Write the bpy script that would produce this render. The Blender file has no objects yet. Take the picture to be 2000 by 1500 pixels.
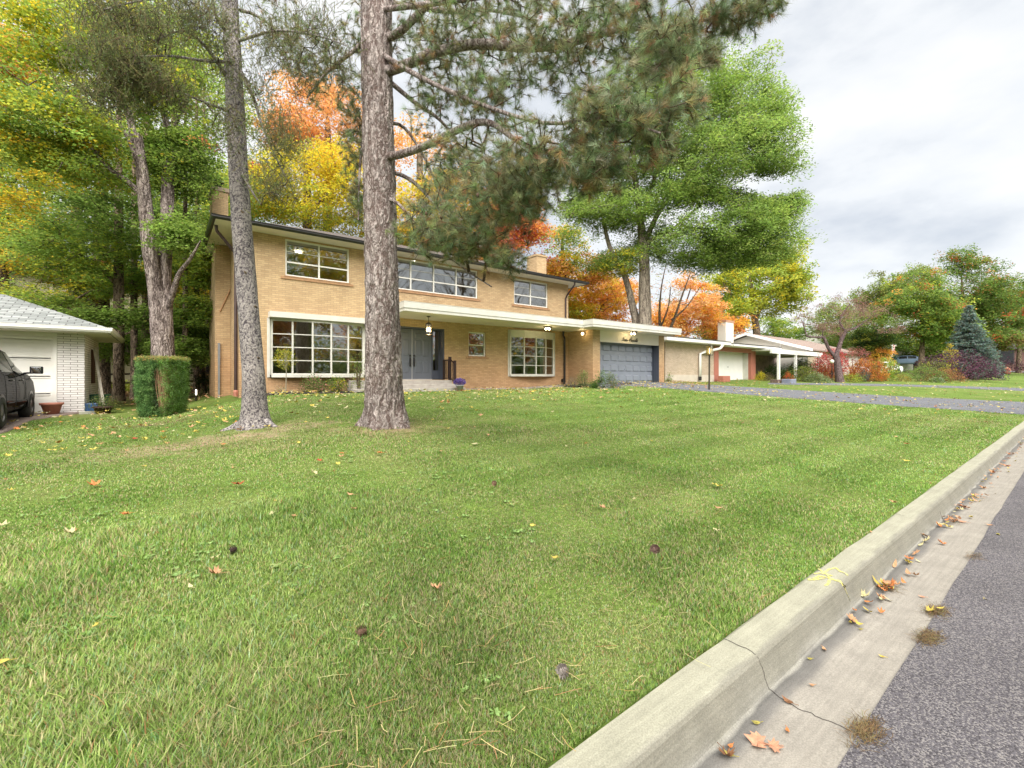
import bpy, math, random
import numpy as np
from mathutils import Vector, noise
R_ = math.radians
# ---------------------------------------------------------------- camera, sky, sun, exposure
sc = bpy.context.scene
FC = 888.9; CX = 1000.0; HY = 737.0; H = 1.5
HEAD = R_(52.65)
FX, FY = math.cos(HEAD), math.sin(HEAD)          # forward
RX, RY = math.sin(HEAD), -math.cos(HEAD)         # right
cd = bpy.data.cameras.new('camera'); cam = bpy.data.objects.new('camera', cd)
sc.collection.objects.link(cam); sc.camera = cam
cam.location = (0, 0, H); cam.rotation_euler = (R_(90), 0, HEAD - R_(90))
cd.sensor_width = 36; cd.lens = 16; cd.shift_y = -13 / 2000; cd.clip_start = 0.05; cd.clip_end = 1500
SUN_EL, SUN_AZ = R_(46), R_(238)                 # azimuth of the sun measured from +X, counter-clockwise
w = bpy.data.worlds.new('World'); sc.world = w; w.use_nodes = True
nt = w.node_tree; nt.nodes.clear(); N = nt.nodes.new; L = nt.links.new
out = N('ShaderNodeOutputWorld'); bg1 = N('ShaderNodeBackground'); bg2 = N('ShaderNodeBackground'); mx = N('ShaderNodeMixShader')
sky = N('ShaderNodeTexSky'); sky.sky_type = 'NISHITA'; sky.sun_disc = False
sky.sun_elevation = SUN_EL; sky.sun_rotation = R_(90) - SUN_AZ
L(sky.outputs[0], bg1.inputs[0]); bg1.inputs[1].default_value = 0.1
tc = N('ShaderNodeTexCoord'); mp = N('ShaderNodeMapping'); mp.inputs['Scale'].default_value = (1.0, 1.6, 3.6)
mp.inputs['Rotation'].default_value = (0, 0, R_(-25))
ns = N('ShaderNodeTexNoise'); ns.inputs['Scale'].default_value = 1.7; ns.inputs['Detail'].default_value = 7; ns.inputs['Roughness'].default_value = 0.52
cr = N('ShaderNodeValToRGB'); e = cr.color_ramp.elements
e[0].position = 0.36; e[0].color = (0.66, 0.705, 0.77, 1); e[1].position = 0.60; e[1].color = (1.0, 1.0, 1.0, 1)
m_ = e.new(0.47); m_.color = (0.88, 0.905, 0.93, 1)
L(tc.outputs['Generated'], mp.inputs[0]); L(mp.outputs[0], ns.inputs['Vector']); L(ns.outputs['Fac'], cr.inputs[0])
L(cr.outputs[0], bg2.inputs[0]); bg2.inputs[1].default_value = 0.575
mx.inputs[0].default_value = 0.93; L(bg1.outputs[0], mx.inputs[1]); L(bg2.outputs[0], mx.inputs[2]); L(mx.outputs[0], out.inputs[0])
ld = bpy.data.lights.new('sun', 'SUN'); ld.energy = 5.0; ld.angle = R_(75); ld.color = (1.0, 0.955, 0.89)
lo = bpy.data.objects.new('sun', ld); sc.collection.objects.link(lo)
sd = Vector((math.cos(SUN_EL) * math.cos(SUN_AZ), math.cos(SUN_EL) * math.sin(SUN_AZ), math.sin(SUN_EL)))
lo.rotation_euler = sd.to_track_quat('Z', 'Y').to_euler(); lo.location = (0, 0, 30)
vs = sc.view_settings; vs.view_transform = 'Standard'; vs.look = 'None'; vs.exposure = 0.93; vs.gamma = 1
sc.cycles.max_bounces = 8; sc.cycles.transparent_max_bounces = 8; sc.cycles.caustics_reflective = False; sc.cycles.caustics_refractive = False
random.seed(7); rng = np.random.default_rng(7)
COL = sc.collection
# ---------------------------------------------------------------- photograph pixel -> place, used once to lay things out
def dirs(px):
    t = (px - CX) / FC
    return FX + t * RX, FY + t * RY
def W(px, py, d):
    a, b = dirs(px); return Vector((d * a, d * b, H - d * (py - HY) / FC))
def WY(px, py, Y):
    return W(px, py, Y / dirs(px)[1])
def ss(x): x = min(1, max(0, x)); return x * x * (3 - 2 * x)
PA = ([0, 6.9, 11.7, 14.7, 25, 110], [.15, .59, .88, .97, 1.0, 1.3])
PB = ([0, 6.9, 10, 13, 17, 25, 110], [.15, .34, .38, .36, .46, .55, 1.5])
PC = ([0, 14.1, 25, 110], [.15, 1.2, 1.35, 2.0])
def curbY(x): return 1.168 + 0.0205 * x
def vterr(X, Y):
    X = np.asarray(X, float); Y = np.asarray(Y, float)
    y = np.maximum(Y - curbY(X), 0)
    a = np.interp(y, *PA); b = np.interp(y, *PB); c = np.interp(y, *PC)
    s = lambda q: (lambda k: k * k * (3 - 2 * k))(np.clip(q, 0, 1))
    wb = s((3.2 - X) / 3.7); wc = s((X - 13) / 6)
    z = a * (1 - wb) + b * wb; z = z * (1 - wc) + c * wc
    return z + 0.021 * np.clip(X - 30, 0, 130)
def terr(x, y): return float(vterr(x, y))
def G(px, py):
    a, b = dirs(px); lo_, hi = 0.5, 200.0
    f = lambda d: H - d * (py - HY) / FC - terr(d * a, d * b)
    d = 0.6
    while d < 200 and f(d) > 0: d *= 1.03
    return Vector((d * a, d * b, terr(d * a, d * b)))
def vn(x, y, seed=0):
    x = np.asarray(x, float) + seed * 17.3; y = np.asarray(y, float) + seed * 5.7
    xi = np.floor(x).astype(int); yi = np.floor(y).astype(int); fx = x - xi; fy = y - yi
    fx = fx * fx * (3 - 2 * fx); fy = fy * fy * (3 - 2 * fy)
    h = lambda i, j: np.modf(np.abs(np.sin(i * 127.1 + j * 311.7) * 43758.5453))[0]
    return (h(xi, yi) * (1 - fx) + h(xi + 1, yi) * fx) * (1 - fy) + (h(xi, yi + 1) * (1 - fx) + h(xi + 1, yi + 1) * fx) * fy
# ---------------------------------------------------------------- materials
MATS = {}
def mat(name, c1, c2=None, scale=5.0, rough=0.8, bump=0.0, bscale=None, metal=0.0, stretch=(1, 1, 1), spec=0.5, lo=0.35, hi=0.65, c3=None):
    if name in MATS: return MATS[name]
    m = bpy.data.materials.new(name); m.use_nodes = True; t = m.node_tree; n = t.nodes; l = t.links
    p = n['Principled BSDF']; p.inputs['Roughness'].default_value = rough; p.inputs['Metallic'].default_value = metal
    p.inputs['Specular IOR Level'].default_value = spec
    p.inputs['Base Color'].default_value = (*c1, 1)
    tcn = n.new('ShaderNodeTexCoord'); mpn = n.new('ShaderNodeMapping'); mpn.inputs['Scale'].default_value = stretch
    l.new(tcn.outputs['Object'], mpn.inputs[0])
    c2 = c2 or tuple(x * 0.88 for x in c1)
    nn = n.new('ShaderNodeTexNoise'); nn.inputs['Scale'].default_value = scale; nn.inputs['Detail'].default_value = 6; nn.inputs['Roughness'].default_value = 0.6
    l.new(mpn.outputs[0], nn.inputs['Vector'])
    r = n.new('ShaderNodeValToRGB'); r.color_ramp.elements[0].position = lo; r.color_ramp.elements[0].color = (*c2, 1)
    r.color_ramp.elements[1].position = hi; r.color_ramp.elements[1].color = (*c1, 1)
    if c3: q = r.color_ramp.elements.new((lo + hi) / 2); q.color = (*c3, 1)
    l.new(nn.outputs['Fac'], r.inputs[0]); l.new(r.outputs[0], p.inputs['Base Color'])
    if bump:
        b = n.new('ShaderNodeBump'); b.inputs['Strength'].default_value = bump; b.inputs['Distance'].default_value = 0.01
        n2 = n.new('ShaderNodeTexNoise'); n2.inputs['Scale'].default_value = bscale or scale * 4; n2.inputs['Detail'].default_value = 5
        l.new(mpn.outputs[0], n2.inputs['Vector']); l.new(n2.outputs['Fac'], b.inputs['Height']); l.new(b.outputs[0], p.inputs['Normal'])
    MATS[name] = m; return m
def brick(name, c1, c2, mortar, bw=0.213, bh=0.0677, ms=0.006, patch=None, flat=False, bumpv=0.5, offset=0.5, pbias=0.5):
    m = bpy.data.materials.new(name); m.use_nodes = True; t = m.node_tree; n = t.nodes; l = t.links
    p = n['Principled BSDF']; p.inputs['Roughness'].default_value = 0.85; p.inputs['Specular IOR Level'].default_value = 0.3
    tcn = n.new('ShaderNodeTexCoord'); sp = n.new('ShaderNodeSeparateXYZ'); l.new(tcn.outputs['Object'], sp.inputs[0])
    ge = n.new('ShaderNodeNewGeometry'); vt = n.new('ShaderNodeVectorTransform'); vt.vector_type = 'NORMAL'; vt.convert_from = 'WORLD'; vt.convert_to = 'OBJECT'
    l.new(ge.outputs['True Normal'], vt.inputs[0]); s2 = n.new('ShaderNodeSeparateXYZ'); l.new(vt.outputs[0], s2.inputs[0])
    ab = n.new('ShaderNodeMath'); ab.operation = 'ABSOLUTE'; l.new(s2.outputs[0], ab.inputs[0])
    gt = n.new('ShaderNodeMath'); gt.operation = 'GREATER_THAN'; gt.inputs[1].default_value = 0.6; l.new(ab.outputs[0], gt.inputs[0])
    mu = n.new('ShaderNodeMix'); mu.data_type = 'FLOAT'; l.new(gt.outputs[0], mu.inputs[0]); l.new(sp.outputs[0], mu.inputs[2]); l.new(sp.outputs[1], mu.inputs[3])
    cb = n.new('ShaderNodeCombineXYZ'); l.new(mu.outputs[0], cb.inputs[0]); l.new(sp.outputs[1] if flat else sp.outputs[2], cb.inputs[1])
    bt = n.new('ShaderNodeTexBrick'); bt.inputs['Scale'].default_value = 1; bt.inputs['Brick Width'].default_value = bw; bt.inputs['Row Height'].default_value = bh
    bt.inputs['Mortar Size'].default_value = ms; bt.inputs['Mortar Smooth'].default_value = 0.2; bt.inputs['Bias'].default_value = 0.0; bt.offset = offset
    bt.inputs['Color1'].default_value = (*c1, 1); bt.inputs['Color2'].default_value = (*c2, 1); bt.inputs['Mortar'].default_value = (*mortar, 1)
    l.new(cb.outputs[0], bt.inputs['Vector'])
    nn = n.new('ShaderNodeTexNoise'); nn.inputs['Scale'].default_value = 1.1; nn.inputs['Detail'].default_value = 8; nn.inputs['Roughness'].default_value = 0.65; l.new(tcn.outputs['Object'], nn.inputs['Vector'])
    r = n.new('ShaderNodeMapRange'); r.inputs[1].default_value = 0.3; r.inputs[2].default_value = 0.7; r.inputs[3].default_value = 0.86; r.inputs[4].default_value = 1.1
    l.new(nn.outputs['Fac'], r.inputs[0])
    mm = n.new('ShaderNodeVectorMath'); mm.operation = 'SCALE'; l.new(bt.outputs['Color'], mm.inputs[0]); l.new(r.outputs[0], mm.inputs['Scale'])
    last = mm.outputs[0]
    if patch:
        rr = n.new('ShaderNodeMapRange'); rr.inputs[1].default_value = patch[1]; rr.inputs[2].default_value = patch[2]; rr.inputs[3].default_value = 0.8; rr.inputs[4].default_value = 0.0
        l.new(sp.outputs[2], rr.inputs[0])
        mc = n.new('ShaderNodeMix'); mc.data_type = 'RGBA'; mc.blend_type = 'MULTIPLY'; mc.inputs['B'].default_value = (*patch[0], 1)
        l.new(rr.outputs[0], mc.inputs[0]); l.new(last, mc.inputs['A']); last = mc.outputs['Result']
    l.new(last, p.inputs['Base Color'])
    b = n.new('ShaderNodeBump'); b.invert = True; b.inputs['Strength'].default_value = bumpv; b.inputs['Distance'].default_value = 0.006; l.new(bt.outputs['Fac'], b.inputs['Height']); l.new(b.outputs[0], p.inputs['Normal'])
    MATS[name] = m; return m
def emis(name, col, st):
    m = bpy.data.materials.new(name); m.use_nodes = True; p = m.node_tree.nodes['Principled BSDF']
    p.inputs['Base Color'].default_value = (*col, 1); p.inputs['Emission Color'].default_value = (*col, 1); p.inputs['Emission Strength'].default_value = st; MATS[name] = m; return m
def glassm(name, tint, refl=0.5, thru=(0.8, 0.85, 0.8)):
    m = bpy.data.materials.new(name); m.use_nodes = True; t = m.node_tree; n = t.nodes; l = t.links; n.remove(n['Principled BSDF'])
    g = n.new('ShaderNodeBsdfGlossy'); g.inputs['Roughness'].default_value = 0.02; g.inputs['Color'].default_value = (*tint, 1)
    tr = n.new('ShaderNodeBsdfTransparent'); tr.inputs['Color'].default_value = (*thru, 1); mxs = n.new('ShaderNodeMixShader')
    lw = n.new('ShaderNodeLayerWeight'); lw.inputs[0].default_value = 0.25; mr = n.new('ShaderNodeMapRange'); mr.inputs[3].default_value = refl; mr.inputs[4].default_value = min(1, refl + 0.5)
    l.new(lw.outputs['Fresnel'], mr.inputs[0]); l.new(mr.outputs[0], mxs.inputs[0]); l.new(tr.outputs[0], mxs.inputs[1]); l.new(g.outputs[0], mxs.inputs[2])
    # old float glass is never flat: a faint ripple bends what it mirrors
    tcn = n.new('ShaderNodeTexCoord'); nn = n.new('ShaderNodeTexNoise'); nn.inputs['Scale'].default_value = 1.2; l.new(tcn.outputs['Object'], nn.inputs['Vector'])
    b = n.new('ShaderNodeBump'); b.inputs['Strength'].default_value = 0.12; b.inputs['Distance'].default_value = 0.02; l.new(nn.outputs['Fac'], b.inputs['Height']); l.new(b.outputs[0], g.inputs['Normal'])
    l.new(mxs.outputs[0], n['Material Output'].inputs[0]); MATS[name] = m; return m
def leafm(name, trans=0.35, rough=0.55, spec=0.3):
    m = bpy.data.materials.new(name); m.use_nodes = True; t = m.node_tree; n = t.nodes; l = t.links
    p = n['Principled BSDF']; p.inputs['Roughness'].default_value = rough; p.inputs['Specular IOR Level'].default_value = spec
    at = n.new('ShaderNodeAttribute'); at.attribute_name = 'Col'; l.new(at.outputs['Color'], p.inputs['Base Color'])
    tl = n.new('ShaderNodeBsdfTranslucent'); l.new(at.outputs['Color'], tl.inputs[0]); ms = n.new('ShaderNodeMixShader'); ms.inputs[0].default_value = trans
    l.new(p.outputs[0], ms.inputs[1]); l.new(tl.outputs[0], ms.inputs[2]); l.new(ms.outputs[0], n['Material Output'].inputs[0]); MATS[name] = m; return m
LEAF = leafm('leaf', 0.58); NEEDLE = leafm('needle', 0.46, 0.6); BLADE = leafm('grass_blade', 0.35, 0.6, 0.2); LITTER = leafm('dry_leaf', 0.25, 0.7, 0.2)
BRICK = brick('yellow_brick', (0.55, 0.395, 0.225), (0.44, 0.30, 0.165), (0.32, 0.235, 0.145), patch=((0.96, 0.82, 0.77), 1.0, 2.1))
BRICKSIL = mat('brick_sill', (0.42, 0.24, 0.12), (0.30, 0.17, 0.09), 9, 0.85, 0.5)
WBRICK = brick('white_painted_brick', (0.84, 0.81, 0.79), (0.75, 0.72, 0.70), (0.30, 0.26, 0.24), bw=0.30, bh=0.0677, ms=0.007, bumpv=1.0)
PBRICK = brick('pale_brick', (0.60, 0.48, 0.37), (0.51, 0.40, 0.30), (0.30, 0.25, 0.20))
DBRICK = brick('brown_brick', (0.22, 0.12, 0.10), (0.17, 0.09, 0.075), (0.16, 0.12, 0.11))
SHING = brick('grey_shingle', (0.34, 0.355, 0.35), (0.20, 0.215, 0.21), (0.10, 0.10, 0.10), bw=0.32, bh=0.14, ms=0.012, flat=True, bumpv=1.0)
SHINGB = brick('brown_shingle', (0.155, 0.13, 0.12), (0.10, 0.085, 0.08), (0.05, 0.045, 0.04), bw=0.32, bh=0.14, ms=0.012, flat=True, bumpv=1.0)
SHINGR = brick('red_leafy_shingle', (0.34, 0.255, 0.22), (0.25, 0.20, 0.175), (0.2, 0.14, 0.12), bw=0.32, bh=0.14, ms=0.012, flat=True, bumpv=1.0)
WHITE = mat('cream_paint', (0.62, 0.605, 0.55), (0.54, 0.525, 0.475), 3, 0.5, 0.08)
SOFFIT = mat('soffit_paint', (0.74, 0.70, 0.60), (0.69, 0.65, 0.56), 1.5, 0.6)
WINW = mat('window_white', (0.80, 0.785, 0.73), (0.76, 0.745, 0.69), 2, 0.4)
PWHITE = mat('white_paint', (0.86, 0.855, 0.83), (0.80, 0.795, 0.77), 2, 0.45, 0.05)
BLACK = mat('black_metal', (0.012, 0.011, 0.012), (0.02, 0.018, 0.018), 6, 0.32, spec=0.6)
BROWN = mat('brown_metal', (0.035, 0.018, 0.018), (0.05, 0.028, 0.026), 4, 0.4)
GREY = mat('grey_door_paint', (0.24, 0.265, 0.315), (0.215, 0.24, 0.285), 2, 0.42, 0.04)
DGREY = mat('dark_grey_paint', (0.07, 0.08, 0.11), (0.06, 0.07, 0.095), 2, 0.45)
CONC = mat('kerb_concrete', (0.50, 0.49, 0.40), (0.40, 0.39, 0.33), 2.2, 0.9, 0.5, 90)
STEPC = mat('step_stone', (0.42, 0.39, 0.35), (0.32, 0.29, 0.26), 4, 0.85, 0.3, 40)
TERRA = mat('terracotta', (0.46, 0.185, 0.13), (0.40, 0.16, 0.11), 8, 0.7, 0.1)
ROOM = mat('room_wall', (0.42, 0.36, 0.26), (0.38, 0.33, 0.24), 1, 0.8)
ROOMF = mat('room_floor', (0.20, 0.12, 0.07), (0.15, 0.09, 0.05), 3, 0.4)
GLASS = glassm('window_glass', (0.93, 0.95, 0.93), 0.30, (0.62, 0.66, 0.58))
LGLASS = glassm('lamp_glass', (0.9, 0.9, 0.85), 0.12, (0.93, 0.88, 0.72))
BULB = emis('warm_bulb', (1.0, 0.78, 0.42), 14)
CEIL = emis('ceiling_lamp', (1.0, 0.95, 0.82), 6)
MULCH = mat('dark_mulch', (0.035, 0.025, 0.022), (0.015, 0.012, 0.011), 25, 0.95, 1.0, 60)
# ---------------------------------------------------------------- mesh builder
def rootof(o):
    while o.parent: o = o.parent
    return o
class MB:
    def __init__(s): s.v = []; s.f = []
    def add(s, vs_, fs): b = len(s.v); s.v += [tuple(q) for q in vs_]; s.f += [tuple(b + i for i in q) for q in fs]; return s
    def box(s, x0, x1, y0, y1, z0, z1):
        if x0 > x1: x0, x1 = x1, x0
        if y0 > y1: y0, y1 = y1, y0
        if z0 > z1: z0, z1 = z1, z0
        return s.add([(x0, y0, z0), (x1, y0, z0), (x1, y1, z0), (x0, y1, z0), (x0, y0, z1), (x1, y0, z1), (x1, y1, z1), (x0, y1, z1)],
                     [(0, 3, 2, 1), (4, 5, 6, 7), (0, 1, 5, 4), (1, 2, 6, 5), (2, 3, 7, 6), (3, 0, 4, 7)])
    def obox(s, a, b, t, z0, z1, off=0.0):
        "upright slab from a to b (x, y), thickness t to the left of a->b, starting at off"
        a = Vector(a[:2]); b = Vector(b[:2]); u = (b - a).normalized(); n_ = Vector((-u.y, u.x))
        p = [a + n_ * off, b + n_ * off, b + n_ * (off + t), a + n_ * (off + t)]
        return s.prism(p, z0, z1)
    def prism(s, poly, z0, z1):
        k = len(poly); A = sum(poly[i][0] * poly[(i + 1) % k][1] - poly[(i + 1) % k][0] * poly[i][1] for i in range(k))
        if A < 0: poly = poly[::-1]
        return s.add([(p[0], p[1], z0) for p in poly] + [(p[0], p[1], z1) for p in poly],
                     [tuple(range(k - 1, -1, -1)), tuple(range(k, 2 * k))] + [(i, (i + 1) % k, k + (i + 1) % k, k + i) for i in range(k)])
    def tube(s, pts, rad, n=8, cap=True):
        pts = [Vector(p) for p in pts]; rad = rad if isinstance(rad, (list, tuple)) else [rad] * len(pts); b = len(s.v); pr = None
        for i, p in enumerate(pts):
            d = (pts[min(i + 1, len(pts) - 1)] - pts[max(i - 1, 0)]).normalized()
            if pr is None: x = d.orthogonal().normalized()
            else: x = (pr - d * pr.dot(d)); x = x.normalized() if x.length > 1e-5 else d.orthogonal().normalized()
            pr = x; y = d.cross(x)
            for k in range(n): a = 2 * math.pi * k / n; s.v.append(tuple(p + (x * math.cos(a) + y * math.sin(a)) * rad[i]))
        for i in range(len(pts) - 1):
            for k in range(n): s.f.append((b + i * n + k, b + i * n + (k + 1) % n, b + (i + 1) * n + (k + 1) % n, b + (i + 1) * n + k))
        if cap:
            s.f.append(tuple(b + k for k in range(n - 1, -1, -1))); s.f.append(tuple(b + (len(pts) - 1) * n + k for k in range(n)))
        return s
    def lathe(s, c, prof, n=20):
        b = len(s.v)
        for (r, z) in prof:
            for k in range(n): a = 2 * math.pi * k / n; s.v.append((c[0] + r * math.cos(a), c[1] + r * math.sin(a), c[2] + z))
        m = len(prof)
        for i in range(m - 1):
            for k in range(n): s.f.append((b + i * n + k, b + i * n + (k + 1) % n, b + (i + 1) * n + (k + 1) % n, b + (i + 1) * n + k))
        s.f.append(tuple(b + k for k in range(n - 1, -1, -1))); s.f.append(tuple(b + (m - 1) * n + k for k in range(n)))
        return s
    def grid(s, fn, nu, nv):
        b = len(s.v)
        for i in range(nu + 1):
            for j in range(nv + 1): s.v.append(tuple(fn(i / nu, j / nv)))
        for i in range(nu):
            for j in range(nv): k = b + i * (nv + 1) + j; s.f.append((k, k + nv + 1, k + nv + 2, k + 1))
        return s
    def wall(s, x0, x1, z0, z1, y0, y1, holes, axis='x'):
        "slab with rectangular openings, holes = (a0, a1, z0, z1)"
        xs = sorted({x0, x1, *[h[0] for h in holes], *[h[1] for h in holes]})
        for a, b in zip(xs, xs[1:]):
            c = (a + b) / 2; hs = sorted([(h[2], h[3]) for h in holes if h[0] < c < h[1]]); z = z0
            for q0, q1 in hs + [(z1, z1)]:
                if q0 - z > 1e-4:
                    s.box(a, b, y0, y1, z, q0) if axis == 'x' else s.box(y0, y1, a, b, z, q0)
                z = q1
        return s
    def build(s, name, m, parent=None, smooth=False, local=False, label=None):
        me = bpy.data.meshes.new(name); vv = s.v
        if parent and not local:
            r = rootof(parent); mi = (Vector(r.location), r.rotation_euler.z); c, sn = math.cos(-mi[1]), math.sin(-mi[1])
            vv = [((x - mi[0].x) * c - (y - mi[0].y) * sn, (x - mi[0].x) * sn + (y - mi[0].y) * c, z - mi[0].z) for x, y, z in vv]
        me.from_pydata(vv, [], s.f); me.materials.append(m)
        if smooth: me.polygons.foreach_set('use_smooth', [True] * len(me.polygons))
        o = bpy.data.objects.new(name, me); COL.objects.link(o)
        if parent: o.parent = parent
        if label: o['label'] = label
        return o
def bevel(o, wd=0.01, seg=2):
    b = o.modifiers.new('b', 'BEVEL'); b.width = wd; b.segments = seg; b.limit_method = 'ANGLE'; return o
def T(name, label, cat, loc=(0, 0, 0), group=None, rz=0.0):
    o = bpy.data.objects.new(name, None); COL.objects.link(o); o.location = loc; o.rotation_euler = (0, 0, rz); o['label'] = label; o['category'] = cat
    o.empty_display_size = 0.2
    if group: o['group'] = group
    return o
def tag(o, label, cat, group=None, kind=None):
    o['label'] = label; o['category'] = cat
    if group: o['group'] = group
    if kind: o['kind'] = kind
    return o
def struct(o, kind='structure', label=None):
    o['kind'] = kind
    if label: o['label'] = label
    return o
def fastmesh(name, V, F, m, C=None, parent=None, smooth=False):
    "V (n,3) float, F (k,q) int of equal-sided faces, C (k,3) colour per face"
    me = bpy.data.meshes.new(name); V = np.asarray(V, np.float32); F = np.asarray(F, np.int32); k, q = F.shape
    if parent is not None:
        r = rootof(parent); V = V - np.array(r.location, np.float32)
    me.vertices.add(len(V)); me.vertices.foreach_set('co', V.ravel()); me.loops.add(k * q); me.loops.foreach_set('vertex_index', F.ravel())
    me.polygons.add(k); me.polygons.foreach_set('loop_start', np.arange(0, k * q, q, dtype=np.int32))
    if smooth: me.polygons.foreach_set('use_smooth', np.ones(k, bool))
    me.update(calc_edges=True)
    if C is not None:
        at = me.attributes.new('Col', 'FLOAT_COLOR', 'CORNER'); C4 = np.ones((k, q, 4), np.float32); C4[:, :, :3] = np.asarray(C, np.float32)[:, None, :]; at.data.foreach_set('color', C4.ravel())
    me.materials.append(m); o = bpy.data.objects.new(name, me); COL.objects.link(o)
    if parent is not None: o.parent = parent
    return o
# ---------------------------------------------------------------- ground, road, kerb
def lawn_material(name, blades_near=True):
    m = bpy.data.materials.new(name); m.use_nodes = True; t = m.node_tree; n = t.nodes; l = t.links
    p = n['Principled BSDF']; p.inputs['Roughness'].default_value = 0.95; p.inputs['Specular IOR Level'].default_value = 0.15
    tcn = n.new('ShaderNodeTexCoord')
    def nz(sc_, det=5): q = n.new('ShaderNodeTexNoise'); q.inputs['Scale'].default_value = sc_; q.inputs['Detail'].default_value = det; l.new(tcn.outputs['Object'], q.inputs['Vector']); return q
    a = nz(0.55, 6); r = n.new('ShaderNodeValToRGB'); e = r.color_ramp.elements
    e[0].position = 0.34; e[0].color = (0.115, 0.175, 0.035, 1); e[1].position = 0.70; e[1].color = (0.20, 0.215, 0.075, 1); q = e.new(0.5); q.color = (0.145, 0.22, 0.042, 1)
    l.new(a.outputs['Fac'], r.inputs[0])
    b = nz(28, 4); r2 = n.new('ShaderNodeMapRange'); r2.inputs[1].default_value = 0.3; r2.inputs[2].default_value = 0.7; r2.inputs[3].default_value = 0.6; r2.inputs[4].default_value = 1.25; l.new(b.outputs['Fac'], r2.inputs[0])
    mm = n.new('ShaderNodeVectorMath'); mm.operation = 'SCALE'; l.new(r.outputs[0], mm.inputs[0]); l.new(r2.outputs[0], mm.inputs['Scale'])
    # worn soil round the two front trees and in the woods
    last = mm.outputs[0]
    for (cx, cy, rx, ry, col) in ((3.2, 8.0, 1.0, 0.65, (0.42, 0.31, 0.20)), (0.75, 9.1, 1.9, 0.8, (0.38, 0.28, 0.19)), (0.0, 13.6, 1.3, 1.2, (0.13, 0.085, 0.05)), (-1.5, 32.0, 16.0, 11.5, (0.105, 0.05, 0.028)), (56, 10.2, 4.5, 0.9, (0.34, 0.19, 0.11))):
        mp2 = n.new('ShaderNodeMapping'); mp2.inputs['Location'].default_value = (-cx / rx, -cy / ry, 0); mp2.inputs['Scale'].default_value = (1 / rx, 1 / ry, 0); l.new(tcn.outputs['Object'], mp2.inputs[0])
        le = n.new('ShaderNodeVectorMath'); le.operation = 'LENGTH'; l.new(mp2.outputs[0], le.inputs[0])
        c = nz(2.4, 7); ad = n.new('ShaderNodeMath'); ad.operation = 'MULTIPLY_ADD'; ad.inputs[1].default_value = 3.4; l.new(c.outputs['Fac'], ad.inputs[0]); l.new(le.outputs['Value'], ad.inputs[2])
        mr = n.new('ShaderNodeMapRange'); mr.inputs[1].default_value = 1.9; mr.inputs[2].default_value = 2.9; mr.inputs[3].default_value = 0.9; mr.inputs[4].default_value = 0; l.new(ad.outputs[0], mr.inputs[0])
        mc = n.new('ShaderNodeMix'); mc.data_type = 'RGBA'; mc.inputs['B'].default_value = (*col, 1); l.new(mr.outputs[0], mc.inputs[0]); l.new(last, mc.inputs['A']); last = mc.outputs['Result']
    l.new(last, p.inputs['Base Color'])
    bb = nz(60, 3); bm = n.new('ShaderNodeBump'); bm.inputs['Strength'].default_value = 0.8; bm.inputs['Distance'].default_value = 0.03; l.new(bb.outputs['Fac'], bm.inputs['Height']); l.new(bm.outputs[0], p.inputs['Normal'])
    MATS[name] = m; return m
LAWN = lawn_material('lawn_soil')
xs = np.concatenate([np.arange(-120, -12, 6), np.arange(-12, 40, 0.4), np.arange(40, 90, 2), np.arange(90, 700, 20)])
ts = np.concatenate([[0, 0.06], np.arange(0.3, 24, 0.4), np.arange(24, 60, 2), np.arange(60, 620, 20)])
XX, TT = np.meshgrid(xs, ts, indexing='ij'); YY = curbY(XX) + TT
ZZ = vterr(XX, YY) + 0.02 * (vn(XX * 0.7, YY * 0.7, 3) - 0.5) * np.clip(TT, 0, 1)
ZZ[:, 0] -= 0.03
idx = np.arange(XX.size).reshape(XX.shape)
F4 = np.stack([idx[:-1, :-1], idx[1:, :-1], idx[1:, 1:], idx[:-1, 1:]], -1).reshape(-1, 4)
lawn = fastmesh('lawn', np.stack([XX, YY, ZZ], -1).reshape(-1, 3), F4, LAWN, smooth=True); struct(lawn, label='sloping green front lawn')
# kerb and gutter, one swept profile
KP = [(0.0, -0.12), (0.0, 0.138), (-0.012, 0.15), (-0.162, 0.152), (-0.179, 0.147), (-0.189, 0.134), (-0.195, 0.115), (-0.229, 0.028), (-0.235, 0.013), (-0.248, 0.005), (-0.40, 0.010), (-0.60, 0.018), (-0.60, -0.12)]
def rise(x): return 0.021 * min(max(x - 30, 0), 130)
def sweep(name, prof, xs_, m, sgn=1, base=curbY, parent=None, jit=0.0):
    b = MB(); k = len(prof)
    for i, x in enumerate(xs_):
        for j, (o, z) in enumerate(prof):
            jo = jit * (noise.noise((x * 1.3, j * 3.1, 0)) ) if j in (1, 2) else 0
            b.v.append((x, base(x) + sgn * o + jo, z + rise(x)))
    for i in range(len(xs_) - 1):
        for j in range(k - 1):
            q = (i * k + j, i * k + j + 1, (i + 1) * k + j + 1, (i + 1) * k + j); b.f.append(q if sgn > 0 else q[::-1])
    return b.build(name, m, parent)
kx = [-90, -40, -20] + list(np.arange(-8, 12, 0.12)) + list(np.arange(12, 60, 1.5)) + [70, 90, 120, 200, 400]
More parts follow.
